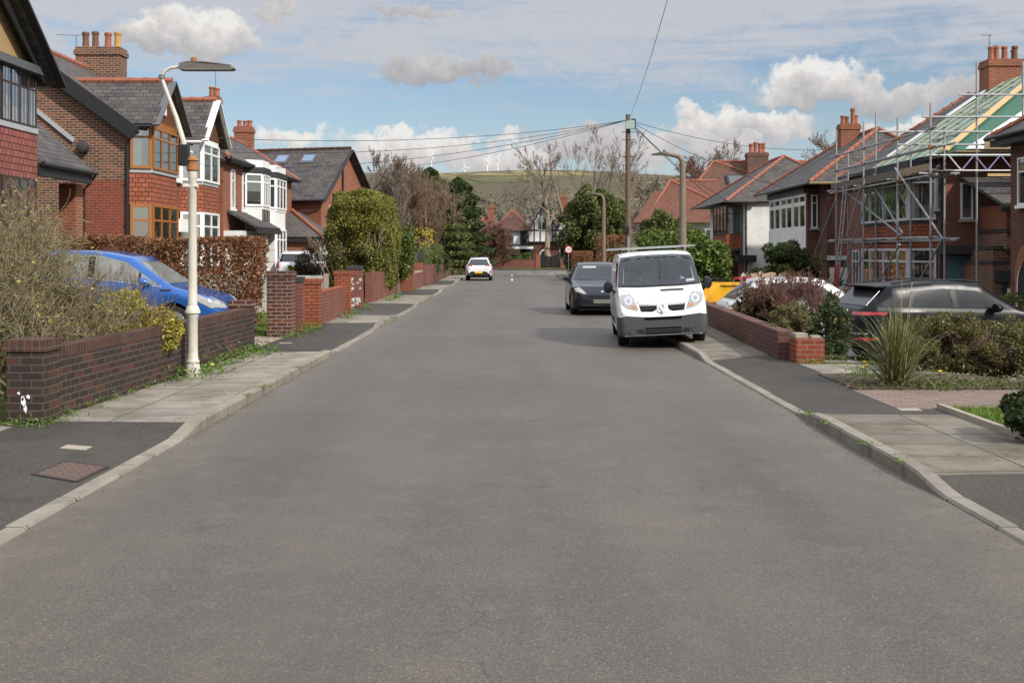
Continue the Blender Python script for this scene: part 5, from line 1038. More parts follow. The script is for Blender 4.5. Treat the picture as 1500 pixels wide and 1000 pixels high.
chimney(tu, 6.4, 142, 1.1, .9, 6.0, 9.0, [(-.3, 0, .6, POTR), (.2, 0, .6, POTR)], BRK_ORG)
_n0 = set(bpy.data.objects)
t2 = thing('rendered_house', 'white rendered house with hipped roof and open timber porch beside the half timbered one', 'house', (-2, 141, 0), 'half timbered houses across the junction')
a = MB(); a.box(-4.6, .1, 138.2, 147, -.1, 4.6); a.build('wall', WWALL, t2); hiproof(t2, -5.1, .9, 137.6, 147.6, 4.6, -2.2, -1.6, 142.5, 144, 7.2, TILE_BR); a = MB(); a.box(-.9, .1, 138.1, 138.2, -.1, 4.55); a.build('black_panel', BLKW, t2)
a = MB(); a.box(-4.9, 1.0, 136.2, 138.2, 2.35, 2.75); pc = a.build('porch_canopy', WHITE, t2); a = MB(); a.box(-4.9, 1.05, 136.1, 138.2, 2.75, 2.9); a.build('porch_roof', BLKW, t2)
for x in (-4.6, -1.9, .7): a = MB(); a.box(x - .1, x + .1, 136.3, 136.5, -.1, 2.35); a.beam((x - .7, 136.4, 2.35), (x, 136.4, 1.5), .12, .14); a.beam((x + .7, 136.4, 2.35), (x, 136.4, 1.5), .12, .14); a.build('porch_post', BLKW, t2)
for x in (-3.9, -.6): window(t2, (x, 138.2, .6), UE, NS, 1.2, 1.4, (1, 1), None, WHITE, None)
window(t2, (-3.4, 138.2, 3.0), UE, NS, 1.6, 1.2, (1, 1, 1), None, WHITE, None)
t2.location.x += 2.1; t2.scale.x = .82
t3 = thing('brick_house', 'small dark brick house with red chimney behind the reddish bare bush', 'house', (-8, 146, 0)); a = MB(); a.box(-9, -4.7, 143, 151, -.1, 4.4); a.build('wall', BRK_SHD, t3); rf3 = hiproof(t3, -9.5, -4.3, 142.5, 151.5, 4.4, -6.8, -6.8, 146, 148, 6.6, TILE_BR); chimney(rf3, -6.3, 145.5, .9, .8, 5.5, 7.9, [(0, 0, .5, POTR)], BRK_ORG); window(t3, (-7.2, 143, 2.4), UE, NS, 1.2, 1.4, (1,), .6, WHITE, None); t3.location.x += 3.6
GF = 'walls on the far side of the junction'
def fwall(lbl, x0, x1, y, z1, m, cap=None):
    t = thing('garden_wall', lbl, 'wall', ((x0 + x1) / 2, y, .1), GF); a = MB(); a.box(x0, x1, y, y + .3, 0, z1); a.build('wall', m, t)
    if cap: a = MB(); a.box(x0 - .03, x1 + .03, y - .03, y + .33, z1 + .002, z1 + .1); a.build('coping', cap, t)
fwall('dark mossy wall beyond the junction, under the round bush', -12, -3.3, 130.4, 1.15, BRK_DRK); fwall('red brick wall beyond the junction, below the pale green hedge', -2.2, 2.7, 130.4, 1.1, BRK_WAL, DKSTONE); fwall('short red wall beside the black gates', 5.65, 9, 130.2, 1.3, BRK_WAL, DKSTONE)
a = MB(); a.box(-3.2, -2.25, 130.3, 130.8, 0, 1.75); tag(a.build('gate_pillar', BRK_DRK), 'dark pillar between the two walls beyond the junction', 'pillar'); a = MB(); a.box(2.75, 3.3, 130.3, 130.8, 0, 1.7); tag(a.build('gate_pillar', BRK_ORG), 'orange pillar holding the black gates', 'pillar')
gt = thing('gate', 'pair of tall black gates before the half timbered house', 'gate', (4.45, 130.5, .1))
for x0, x1 in ((3.4, 4.42), (4.48, 5.5)):
    a = MB(); n_ = 8
    for k in range(n_ + 1):
        x = x0 + (x1 - x0) * k / n_; f = abs(x - 4.45) / 1.05; a.box(x - .06, x + .06, 130.45, 130.5, .15, 1.45 + .55 * f * f)
    for z_ in (.25, .75, 1.3): a.box(x0, x1, 130.43, 130.45, z_, z_ + .1)
    a.build('gate_leaf', BLACK, gt)
a = MB(); a.box(-5.9, -5.7, 128.3, 128.5, .1, 1.15); tag(a.build('marker_post', YPLATE), 'small yellow marker post on the far grass verge', 'post')
a = MB(); a.box(-10.8, -10.4, 111, 111.4, 0, 3.2); tag(a.build('gate_post', CONC), 'tall pale stone post behind the silver hatchback', 'post')
fw2 = thing('garden_wall', 'stub of orange brick wall behind the silver hatchback', 'wall', (-9, 118, 0), GF); a = MB(); a.box(-9.6, -7.2, 120, 120.4, 0, 2.4); a.build('wall', BRK_ORG, fw2)

# ---------------------------------------------------------------- garden wall, +X side
wallrun('long plum brick garden wall running back behind the white van', (5.35, 34), (4.72, 18.95), .62, .58, -.24, BRK_WAP, BRK_WAP, .09, group=None)
t = pillar('bright red brick wall end with a broken top brick', 4.87, 18.6, .46, .46, .50, BRK_RED, None, group=None); a = MB(); a.box(4.66, 4.86, 18.5, 18.8, .502, .57); a.box(4.9, 5.05, 18.42, 18.6, .502, .54); a.build('loose_brick', CONC, t)
a = MB(); a.prism([(4.9, 10.4, 0), (4.96, 10.4, 0), (4.97, 13.0, 0), (4.90, 13.0, 0)], (0, 0, .16)); tag(a.build('edging_kerb', CONC), 'mossy concrete edging along the small lawn', 'edging')
# ---------------------------------------------------------------- scaffolding
sc = thing('scaffolding', 'galvanised tube scaffold with boards around the brick house being re-roofed', 'scaffold', (14, 43, ZR))
def tubep(p, q, r=.034, m=None, nm='tube'): a = MB(); a.tube([p, q], r, 7); return a.build(nm, m or GALV, sc)
XA, XB = 13.45, 14.05
for d, top in ((46.7, 7.0), (43.1, 6.9), (39.3, 6.6), (36.2, 6.7)):
    tubep((XA, d, ZR), (XA, d, top), nm='standard'); tubep((XB, d + .4, ZR), (XB, d + .4, top + (.4 if d in (43.1,) else -.8)), nm='standard')
    for z_ in (2.35, 4.45): tubep((XA - .35, d + .06, z_), (XB + .35, d + .06, z_), nm='transom')
for x_ in (14.9 + .2, 16.6, 18.6): tubep((x_, 36.6, ZR if x_ < 16 else 5.0), (x_, 36.6, 8.1), nm='standard')
for X, zs_ in ((XA, (2.4, 4.4, 5.3, 5.9)), (XB, (2.3, 4.4, 5.4))):
    for z_ in zs_: tubep((X + .06, 35.8, z_), (X + .06, 47.9, z_ + .02), nm='ledger')
for x_, z_ in ((12.5, 5.4), (11.9, 5.82), (13.3, 6.3), (14.5, 7.02)): tubep((x_, 36.55, z_), (20, 36.55, z_), nm='ledger')
for p, q in ((P(1232, 272, 46.4), P(1193, 372, 49)), (P(1281, 256, 42.5), P(1227, 422, 45.5)), (P(1311, 246, 39), P(1381, 350, 36.5)), (P(1381, 350, 36.4), P(1345, 414, 38.5)), (P(1318, 358, 39), P(1288, 412, 41)), (P(1263, 266, 43.6), P(1240, 346, 44.5)), (P(1233, 276, 46.9), P(1320, 345, 39.8)), (P(1276, 356, 43.5), P(1250, 400, 45)), (P(1278, 268, 43), P(1322, 342, 39.6)), (P(1248, 390, 46), P(1236, 425, 46.5))): tubep(p, q, nm='brace')
for k in range(4): a = MB(); a.box(XA + .08 + k * .16, XA + .22 + k * .16, 36.0, 47.9, 4.5, 4.54); a.build('scaffold_board', BOARDG, sc)
for d0, d1 in ((36.4, 39.2), (39.5, 43.0), (43.2, 47.6)): a = MB(); a.box(XA + .03, XA + .07, d0, d1, 4.56, 4.79); a.build('toe_board', BOARD if d0 < 37 else BOARDG, sc)
for x0, x1, z_ in ((15.3, 18.2, 5.25), (15.4, 18.6, 3.62 + .75)): a = MB(); a.box(x0, x1, 36.45, 36.49, z_, z_ + (.26 if z_ > 5 else .09)); a.build('toe_board' if z_ > 5 else 'scaffold_board', TIMBER if z_ < 5 else BOARD, sc)
for k in range(3): a = MB(); a.box(14.4, 19.5, 36.55 + k * .24, 36.76 + k * .24, 5.17, 5.21); a.build('scaffold_board', BOARD, sc)
z0, z1 = 4.55, 5.05
tubep((14.0, 36.4, z0), (20, 36.4, z0), .026, plain('white_tube', (.7, .69, .7), .5)); tubep((13.4, 36.4, z1), (20, 36.4, z1), .026, bpy.data.materials['white_tube'])
for k in range(9): x = 14.1 + k * .42; tubep((x, 36.4, z0 if k % 2 else z1), (x + .42, 36.4, z1 if k % 2 else z0), .022, LILAC if k else bpy.data.materials['white_tube'], 'lattice')
for d_ in (46.7, 43.1, 39.3, 36.2):
    for z_ in (2.4, 4.4, 5.3, 5.9): a = MB(); a.box(XA - .05, XA + .11, d_ - .06, d_ + .06, z_ - .055, z_ + .055); a.build('coupler', RUST if (d_ + z_) % 2 > 1 else LAMPG, sc)
lad = thing('ladder', 'aluminium ladder with red striped feet leaning on the scaffold', 'ladder', (12.9, 44, ZR))
for dy in (-.2, .2): a = MB(); a.tube([(13.0, 45.4 + dy, ZR), (13.38, 45.2 + dy, 4.6)], .03, 6); a.build('rail', GALV, lad); a = MB(); a.tube([(12.99, 45.4 + dy, ZR), (13.1, 45.34 + dy, 1.4)], .045, 6); a.build('red_guard', REDL, lad)
for k in range(12): f = (k + .7) / 12.5; c_ = V((13.0, 45.4, ZR)).lerp(V((13.38, 45.2, 4.6)), f); a = MB(); a.tube([c_ - V((0, .2, 0)), c_ + V((0, .2, 0))], .016, 5); a.build('rung', GALV, lad)
# ---------------------------------------------------------------- vehicles
PW = paint('white_van_paint', (.78, .78, .77), .35, 0, .6); PBLU = paint('bright_blue_paint', (.022, .115, .40), .16, .3, .6); PBLK = paint('black_car_paint', (.006, .007, .010), .27, .0, .0); PNAV = paint('midnight_car_paint', (.010, .013, .022), .08, .0, .3)
PSIL = paint('silver_white_paint', (.62, .62, .60), .3, .15); PPEARL = paint('pearl_white_paint', (.70, .70, .71), .3, 0)
# white panel van, two wheels up on the pavement
PBLK.node_tree.nodes['Principled BSDF'].inputs['Specular IOR Level'].default_value = .22
vs_ = dict(L=4.55, W=1.8, R=.325, Ra=.37, top=[(0, .67), (.05, .80), (.14, .95), (.32, 1.09), (.6, 1.2), (1.2, 1.76), (1.5, 1.86), (2.2, 1.9), (4.4, 1.88), (4.55, 1.82)], belt=[(0, .6), (.14, .86), (.32, 1.0), (.65, 1.1), (4.55, 1.12)],
    plan=[(0, .79), (.03, .84), (.1, .868), (.3, .885), (.7, .9), (4.3, .9), (4.55, .85)], roofw=[(0, .95), (.6, .92), (1.2, .86), (4.55, .86)], zb=[(0, .23), (.2, .2), (4.3, .26), (4.55, .34)], wh=(.86, 3.95))
WS = [(-.80, 1.205), (-.755, 1.55), (-.70, 1.765), (-.35, 1.795), (.35, 1.795), (.70, 1.765), (.755, 1.55), (.80, 1.205), (.4, 1.185), (-.4, 1.185)]
WSi = [(x * .93, 1.5 + (z - 1.5) * .86) for x, z in WS]; SW = [(.86, 1.2), (1.3, 1.66), (1.78, 1.68), (1.82, 1.2)]; SWi = [(1.34 + (y - 1.34) * .86, 1.43 + (z - 1.43) * .86) for y, z in SW]
van = Car('panel_van', 'white panel van with grey bumper and roof bar, parked with two wheels on the pavement', 'van', (3.02, 22.3, .042), math.radians(-3.2), vs_, PW, holes=[('f', WSi, lambda c: c[1] < 1.6), ('s', SWi, lambda c: abs(c[0]) > .6)], roll=math.radians(-2.9))
fr_ = [(x * 1.03, 1.49 + (z - 1.49) * 1.05) for x, z in WS]
def ringpatch(car, name, outer, inner, ax, mat, off, parent=None):
    n = len(outer); o = None
    a = MB(); vv = []
    for i in range(n):
        j = (i + 1) % n; q = car.patch(name, [outer[i], outer[j], inner[j], inner[i]], ax, mat, off, parent, .06, .03)
        vv.append(q)
    bm = bmesh.new()
    for q in vv: bm.from_mesh(q.data)
    for q in vv[1:]: bpy.data.objects.remove(q)
    me = vv[0].data; bm.to_mesh(me); bm.free(); return vv[0]
ringpatch(van, 'windscreen_seal', fr_, [(x * .92, 1.5 + (z - 1.5) * .85) for x, z in WS], 'f', PLASB, .012)
ws = van.patch('windscreen', WS, 'f', CARGL, .02, thick=0, res=.12)
for ax in 'lr': ringpatch(van, 'window_seal', [(1.34 + (y - 1.34) * 1.06, 1.43 + (z - 1.43) * 1.06) for y, z in SW], [(1.34 + (y - 1.34) * .84, 1.43 + (z - 1.43) * .84) for y, z in SW], ax, PLASB, .003); van.patch('side_window', SW, ax, CARGL, .007, thick=0, res=.15)
van.patch('bumper', [(-.86, .27), (-.80, .25), (.80, .25), (.86, .27), (.88, .60), (.72, .635), (.38, .60), (0, .585), (-.38, .60), (-.72, .635), (-.88, .60)], 'f', PLAST, .014, thick=.05)
for ax in 'lr': van.patch('bumper_side', [(.02, .23), (.44, .23), (.47, .40), (.40, .55), (.3, .625), (.02, .61)], ax, PLAST, .010, thick=.03); van.patch('sill_strip', [(1.35, .42), (3.5, .42), (3.5, .55), (1.35, .55)], ax, PLAST, .012); van.line('door_seam', [(1.84, 1.7), (1.88, 1.1), (1.86, .4)], ax, PLASB); van.line('door_seam', [(.9, 1.15), (.98, .8), (1.3, .5)], ax, PLASB); van.patch('door_handle', [(1.6, 1.0), (1.8, 1.0), (1.8, 1.06), (1.6, 1.06)], ax, PLASB, .02)
HL = [(-.835, .995), (-.80, 1.05), (-.66, 1.055), (-.575, .985), (-.47, .755), (-.50, .725), (-.70, .79), (-.80, .87)]
for p in (HL, mir(HL)):
    hl = van.patch('headlight', p, 'f', LENS, .008); c_ = sum(x for x, z in p) / 8; s_ = 1 if c_ > 0 else -1
    van.patch('indicator', [(s_ * .50, .765), (s_ * .62, .79), (s_ * .60, .84), (s_ * .515, .82)], 'f', AMBER, .011, hl); van.patch('reflector', [(s_ * .66 + .085 * math.cos(t), .925 + .085 * math.sin(t)) for t in np.linspace(0, 6.28, 13)[:-1]], 'f', CHROME, .011, hl, .05); van.patch('bulb', [(s_ * .66 + .04 * math.cos(t), .925 + .04 * math.sin(t)) for t in np.linspace(0, 6.28, 11)[:-1]], 'f', GALV, .014, hl, .05)
for s_ in (-1, 1):
    g_ = [(.10, .815), (.455, .825), (.425, .71), (.20, .70), (.13, .73)]; g_ = g_ if s_ > 0 else mir(g_); gr = van.patch('grille', g_, 'f', BLKGR, .006)
    for z_ in (.735, .765, .795): van.patch('grille_bar', [(s_ * .14, z_), (s_ * .435, z_), (s_ * .435, z_ + .008), (s_ * .14, z_ + .008)], 'f', PLAST, .014, gr)
van.patch('upper_slot', [(-.39, .595), (-.34, .54), (.34, .54), (.39, .595), (.2, .578), (-.2, .578)], 'f', BLKGR, .018); lg = van.patch('lower_grille', [(-.355, .385), (-.355, .265), (.355, .265), (.355, .385)], 'f', BLKGR, .018)
for z_ in (.295, .335): van.patch('grille_bar', [(-.35, z_), (.35, z_), (.35, z_ + .014), (-.35, z_ + .014)], 'f', PLAST, .026, lg)
for s_ in (-1, 1):
    for k in range(3): van.patch('bumper_vent', [(s_ * .385, .275 + k * .032), (s_ * .53, .29 + k * .028), (s_ * .53, .30 + k * .028), (s_ * .385, .29 + k * .032)], 'f', BLKGR, .018)
    rg = van.patch('fog_light', [(s_ * .62 + .062 * math.cos(t), .305 + .062 * math.sin(t)) for t in np.linspace(0, 6.28, 17)[:-1]], 'f', PLASB, .017, res=.05); van.patch('fog_lens', [(s_ * .62 + .052 * math.cos(t), .305 + .052 * math.sin(t)) for t in np.linspace(0, 6.28, 17)[:-1]], 'f', PLAST, .023, rg, .05)
van.patch('bonnet_vent', [(.0, 1.085), (.46, 1.085), (.47, 1.12), (.0, 1.12)], 'f', PLASB, .006); van.line('bonnet_seam', [(-.80, 1.17), (-.66, 1.085), (-.45, .84), (-.1, .84)], 'f', PLASB, .01); van.line('bonnet_seam', mir([(-.80, 1.17), (-.66, 1.085), (-.45, .84), (-.1, .84)]), 'f', PLASB, .01)
dia = [(0, .875), (.075, .775), (0, .675), (-.075, .775)]; ringpatch(van, 'emblem', dia, [(x * .48, .775 + (z - .775) * .48) for x, z in dia], 'f', CHROME, .03); van.patch('emblem_mount', [(-.11, .82), (-.06, .875), (.06, .875), (.11, .82), (.1, .70), (0, .66), (-.1, .70)], 'f', PW, .015)
van.wheels(.22, .62, 5, PLAST); van.mirror(1.02, 1.02, 1.20, PLASB, .095, .13)
a = MB(); a.box(-.80, .80, 1.98, 2.0, .4, 1.78); a.build('bulkhead', plain('pale_van_lining', (.48, .5, .5), .8), van.t); a = MB(); a.box(-.82, .82, .62, 1.2, 1.0, 1.14); a.build('dashboard', plain('grey_dash', (.2, .215, .2), .8), van.t, bevel=.03)
for x in (-.42, .18, .58):
    a = MB(); a.box(x - .2, x + .2, 1.62, 1.76, .7, 1.35); st_ = a.build('seat', plain('dark_seat', (.03, .032, .036), .9), van.t, bevel=.05); a = MB(); a.box(x - .13, x + .13, 1.62, 1.73, 1.38, 1.58); a.build('headrest', bpy.data.materials['dark_seat'], st_, bevel=.045)
a = MB(); a.tube([(-.42 + .18 * math.cos(t), 1.22 - .06 * math.sin(t), 1.18 + .15 * math.sin(t)) for t in np.linspace(0, 6.283, 22)], .016, 6, False); a.build('steering_wheel', PLASB, van.t)
for p, q in (((-.45, 1.215), (.05, 1.32)), ((.02, 1.21), (.55, 1.36))): van.line('wiper', [p, q], 'f', PLASB, .022).location = (0, -.025, .01)
van.patch('sticker', [(.44, 1.30), (.52, 1.30), (.52, 1.36), (.44, 1.36)], 'f', plain('pale_blue_sticker', (.35, .6, .8), .6), .012, ws); van.patch('sticker', [(.55, 1.24), (.7, 1.25), (.7, 1.30), (.55, 1.29)], 'f', WHITE, .012, ws)
a = MB(); a.beam((-.96, 2.5, 1.975), (.96, 2.5, 1.975), .05, .035); rb_ = a.build('roof_bar', GALV, van.t)
for x in (-.68, .68): a = MB(); a.box(x - .03, x + .03, 2.48, 2.52, 1.86, 1.96); a.build('foot', PLASB, rb_)
a = MB(); a.beam((-.96, 3.6, 1.965), (.96, 3.6, 1.965), .05, .035); a.build('roof_bar', GALV, van.t)

def dress(c, sidewin, ws, glass=CARGD, hl=None, tl=None, seams=(), pillars=(), rear=None, handle=()):
    for ax in 'lr':
        if sidewin: w_ = c.patch('side_window', sidewin, ax, glass, .004)
        for y0, y1, z0, z1, dy in pillars: c.patch('door_pillar', [(y0, z0), (y1, z0), (y1 + dy, z1), (y0 + dy, z1)], ax, PLASB, .009)
        for s_ in seams: c.line('door_seam', s_, ax, PLASB, .014)
        for y, z in handle: c.patch('door_handle', [(y, z), (y + .2, z + .01), (y + .2, z + .045), (y, z + .04)], ax, c.pm, .02)
    if ws: c.patch('windscreen', ws, 'f', glass, .005)
    if rear: c.patch('rear_window', rear, 'b', glass if glass is not CARGS else CARGD, .005)
    for p in hl or []: c.patch('headlight', p, 'f', LENS, .006); c.patch('headlight', mir(p), 'f', LENS, .006)
    for p in tl or []: c.patch('tail_light', p, 'b', REDL, .007); c.patch('tail_light', mir(p), 'b', REDL, .007)
# dark car behind the van
sp_ = suv(4.7, 1.88, 1.6, 1.04, .98, 1.15, 2.0, 3.6, 4.45, .35, .88, .95, .18, .70, .60, .16, 1.0)
c = Car('parked_car', 'dark blue black car parked close behind the white van', 'car', (2.73, 34.0, 0), 0, sp_, PNAV)
dress(c, [(1.35, 1.03), (2.05, 1.42), (3.0, 1.47), (3.9, 1.32), (4.1, 1.1)], [(-.76, 1.06), (-.66, 1.40), (-.5, 1.50), (.5, 1.50), (.66, 1.40), (.76, 1.06), (.4, 1.04), (-.4, 1.04)], CARGD, [[(-.86, .88), (-.78, .90), (-.62, .80), (-.48, .66), (-.55, .65), (-.80, .73)]], seams=[[(2.5, 1.0), (2.5, .4)], [(1.3, 1.0), (1.35, .4)]], pillars=[(2.45, 2.55, 1.02, 1.45, 0)])
c.patch('lower_grille', [(-.62, .34), (-.5, .22), (.5, .22), (.62, .34), (.45, .36), (-.45, .36)], 'f', PLASB, .006); c.patch('upper_grille', [(-.45, .60), (-.40, .52), (.40, .52), (.45, .60)], 'f', PLASB, .006); c.patch('number_plate', [(-.27, .37), (.27, .37), (.27, .49), (-.27, .49)], 'f', GPLATE, .02); c.patch('bonnet_badge', [(-.05, .72), (0, .69), (.05, .72), (.03, .735), (-.03, .735)], 'f', CHROME, .01); c.patch('sun_strip', [(-.5, 1.40), (-.05, 1.41), (-.07, 1.47), (-.46, 1.465)], 'f', LENS, .008)
for s_ in (-1, 1): c.patch('air_curtain', [(s_ * .74, .30), (s_ * .88, .34), (s_ * .88, .48), (s_ * .76, .44)], 'f', PLASB, .008)
c.wheels(.23, .72, 5, PLASB); c.mirror(1.03, 1.42, 1.1, PNAV, .11, .08)
# bright blue car on the drive
sp_ = suv(4.3, 1.8, 1.63, 1.08, 1.03, 1.02, 1.88, 3.5, 4.1, .355, .93, .85, .2, .82, .72, .15, 1.02)
c = Car('parked_car', 'bright blue hatchback parked on the sloping drive behind the low wall', 'car', (-5.62, 22.45, .09), math.radians(90), sp_, PBLU); c.t.rotation_euler[0] = math.radians(5.2)
dress(c, [(1.27, 1.08), (1.93, 1.45), (2.4, 1.53), (3.1, 1.52), (3.55, 1.36), (3.65, 1.14)], [(-.74, 1.12), (-.62, 1.48), (.62, 1.48), (.74, 1.12)], plain('glass_painted_pale_reflection', (.2, .21, .20), .06, .6, 2.2, spec=.5), [[(-.80, .86), (-.72, .93), (-.5, .84), (-.48, .74), (-.72, .74)]], seams=[[(1.22, 1.03), (1.16, .75), (1.30, .4)], [(2.56, 1.1), (2.58, .4)]], pillars=[(2.5, 2.62, 1.1, 1.5, .04), (1.62, 1.66, 1.12, 1.28, .0)], handle=[(2.2, .93)])  # window glass paled: bright reflection painted into its base colour
for ax in 'lr': c.patch('headlight', [(.08, .76), (.14, .86), (.52, .96), (.50, .84), (.22, .73)], ax, LENS, .008); c.patch('wing_vent', [(1.02, .98), (1.22, .97), (1.22, 1.0), (1.0, 1.02)], ax, PLASB, .008); c.patch('window_trim', [(1.2, 1.045), (3.7, 1.11), (3.7, 1.13), (1.2, 1.065)], ax, CHROME, .008)
c.wheels(.22, .74, 5, RIM); c.mirror(1.0, 1.52, 1.12, PBLU, .11, .085)
# black SUV, tail towards the pavement
sp_ = suv(4.8, 1.93, 1.68, 1.1, 1.06, 1.3, 2.15, 4.1, 4.62, .37, .95, .98, .26, .85, .7, .12, 1.12)
th_ = math.radians(9); hd = V((math.cos(th_), math.sin(th_), 0)); pf = V((6.83, 23.4, -.36)) + hd * 4.8
c = Car('parked_suv', 'black SUV seen from its tail, parked behind the tufted grass plant', 'car', pf, th_ + math.pi / 2, sp_, PBLK); suv_car = c
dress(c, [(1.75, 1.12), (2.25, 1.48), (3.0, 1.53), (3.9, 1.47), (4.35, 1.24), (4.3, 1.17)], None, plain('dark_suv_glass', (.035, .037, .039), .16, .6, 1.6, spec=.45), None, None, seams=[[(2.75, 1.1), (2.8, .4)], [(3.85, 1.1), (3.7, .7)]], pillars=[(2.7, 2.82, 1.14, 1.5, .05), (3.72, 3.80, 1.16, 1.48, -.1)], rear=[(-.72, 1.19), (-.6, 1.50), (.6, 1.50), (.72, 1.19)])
c.patch('light_bar', [(-.9, .985), (.9, .985), (.9, 1.075), (-.9, 1.075)], 'b', PLASB, .006)
for s_ in (-1, 1): c.patch('tail_light', [(s_ * .50, 1.0), (s_ * .93, 1.0), (s_ * .93, 1.065), (s_ * .50, 1.065)], 'b', REDL, .011); c.patch('bumper_reflector', [(s_ * .6, .50), (s_ * .86, .52), (s_ * .86, .56), (s_ * .6, .53)], 'b', REDL, .01)
for ax in 'lr': c.patch('tail_light', [(4.25, 1.03), (4.7, 1.0), (4.7, 1.065), (4.3, 1.065)], ax, REDL, .008); c.patch('bumper_reflector', [(4.45, .52), (4.7, .48), (4.7, .52), (4.45, .56)], ax, REDL, .008)
rc = c.patch('plate_recess', [(-.33, .70), (.33, .70), (.33, .93), (-.33, .93)], 'b', plain('grey_recess', (.2, .21, .23), .4), .008); pl = c.patch('number_plate', [(-.27, .76), (.27, .76), (.27, .90), (-.27, .90)], 'b', plain('cream_yellow_plate', (.62, .45, .16), .5), .016)
c.patch('bumper_trim', [(-.85, .62), (.85, .62), (.85, .65), (-.85, .65)], 'b', GALV, .01); c.patch('badge', [(.42 + .05 * math.cos(t), .86 + .032 * math.sin(t)) for t in np.linspace(0, 6.28, 11)[:-1]], 'b', CHROME, .014, res=.06)
a = MB(); a.prism([(-.66, 4.0, 1.60), (-.66, 4.42, 1.585), (-.66, 4.40, 1.55), (-.66, 4.0, 1.50)], (1.32, 0, 0)); a.build('spoiler', PBLK, c.t, bevel=.012)
for s_ in (-1, 1): a = MB(); a.tube([(s_ * .62, 2.1, 1.66), (s_ * .66, 2.5, 1.70), (s_ * .66, 3.5, 1.70), (s_ * .62, 4.0, 1.63)], .018, 6); a.build('roof_rail', PLASB, c.t)
c.wheels(.25, .74, 5, RIM); c.mirror(1.08, 1.95, 1.14, PBLK, .12, .09)
# silver white hatchback on the other drive
sp_ = suv(4.4, 1.8, 1.64, 1.04, .98, 1.1, 2.0, 3.6, 4.2, .34, .9, .85, .2, .84, .68, .15, 1.0)
c = Car('parked_car', 'pale silver hatchback behind the reddish bare shrub, nose towards the scaffold', 'car', (9.65, 28.6, -.33), math.radians(92), sp_, PSIL)
dress(c, [(1.5, 1.03), (2.1, 1.42), (2.7, 1.5), (3.4, 1.46), (3.8, 1.28), (3.9, 1.1)], [(-.74, 1.08), (-.62, 1.48), (.62, 1.48), (.74, 1.08)], CARGS, seams=[[(2.62, 1.0), (2.65, .4)], [(1.5, 1.0), (1.45, .4)]], pillars=[(2.6, 2.72, 1.06, 1.48, .03)], handle=[(2.4, .9)], rear=[(-.66, 1.08), (-.56, 1.46), (.56, 1.46), (.66, 1.08)]); c.wheels(.21, .7, 7, RIM); c.mirror(1.0, 1.62, 1.06, PSIL, .11, .085)
# white hatchback tail on, behind the hedge
sp_ = suv(4.0, 1.72, 1.56, 1.0, .95, 1.0, 1.8, 3.35, 3.85, .31, .85, .7, .2, .74, .66, .15, 1.0)
c = Car('parked_car', 'white hatchback with yellow rear plate beyond the grey panel fence', 'car', (-10.1, 54.0, .44), math.radians(186), sp_, PPEARL)
dress(c, [(1.4, 1.02), (1.9, 1.38), (2.8, 1.42), (3.4, 1.3), (3.4, 1.06)], None, CARGD, None, [[(.64, .78), (.80, .76), (.80, 1.02), (.68, 1.1)]], rear=[(-.66, 1.05), (-.56, 1.40), (.56, 1.40), (.66, 1.05)]); c.patch('number_plate', [(-.27, .70), (.27, .70), (.27, .83), (-.27, .83)], 'b', YPLATE, .014); c.wheels()
# silver car side on further along
c = Car('parked_car', 'silver hatchback side on, half hidden by the small dark shrub', 'car', (-6.9, 56.6, .42), math.radians(86), suv(4.1, 1.74, 1.56, 1.0, .95, 1.0, 1.8, 3.35, 3.85, .31, .85, .7, .2, .74, .66, .15, 1.0), PSIL)
dress(c, [(1.4, 1.02), (1.9, 1.38), (2.8, 1.42), (3.4, 1.3), (3.5, 1.06)], [(-.7, 1.06), (-.6, 1.42), (.6, 1.42), (.7, 1.06)], CARGD, [[(-.78, .8), (-.7, .86), (-.5, .8), (-.5, .7), (-.7, .7)]]); c.wheels(); c.mirror(.95, 1.5, 1.05, PSIL)
# silver hatchback at the kerb near the junction
sp_ = suv(4.2, 1.82, 1.58, 1.02, .97, 1.0, 1.8, 3.2, 3.95, .34, .88, .8, .2, .70, .66, .15, 1.02)
c = Car('parked_car', 'silver white hatchback with black rear bumper parked near the junction', 'car', (-2.27, 80.6, 0), math.radians(180), sp_, PPEARL)
dress(c, [(1.4, 1.02), (1.9, 1.40), (2.8, 1.44), (3.6, 1.2), (3.6, 1.06)], None, CARGD, None, [[(.42, .98), (.86, .93), (.86, 1.02), (.46, 1.06)], [(.72, .52), (.84, .52), (.84, .68), (.74, .66)]], rear=[(-.68, 1.12), (-.54, 1.45), (.54, 1.45), (.68, 1.12)]); c.patch('rear_spoiler', [(-.75, 1.04), (.75, 1.04), (.7, 1.12), (-.7, 1.12)], 'b', PLASB, .02); c.patch('rear_bumper', [(-.80, .25), (.80, .25), (.80, .42), (.48, .62), (-.48, .62), (-.80, .42)], 'b', PLASB, .012); c.patch('number_plate', [(-.27, .50), (.27, .50), (.27, .62), (-.27, .62)], 'b', YPLATE, .024); c.patch('fog_light', [(-.09, .35), (.09, .35), (.06, .41), (-.06, .41)], 'b', REDL, .02); c.wheels(); c.mirror(1.0, 1.5, 1.06, PLASB)
# white car on the junction road
c = Car('parked_car', 'white car half hidden by the bushes at the junction', 'car', (-5.25, 104.5, 0), 0, suv(4.4, 1.85, 1.72, 1.1, 1.03, 1.1, 1.9, 3.9, 4.25, .35, .9, .8, .2, .74, .7, .15, 1.05), PPEARL)
dress(c, [(1.4, 1.1), (1.9, 1.5), (3.5, 1.55), (3.8, 1.14)], [(-.74, 1.15), (-.62, 1.56), (.62, 1.56), (.74, 1.15)], CARGD, [[(-.84, .85), (-.76, .92), (-.5, .84), (-.5, .74), (-.72, .74)]]); c.wheels(); c.mirror(1.03, 1.5, 1.15, PPEARL)
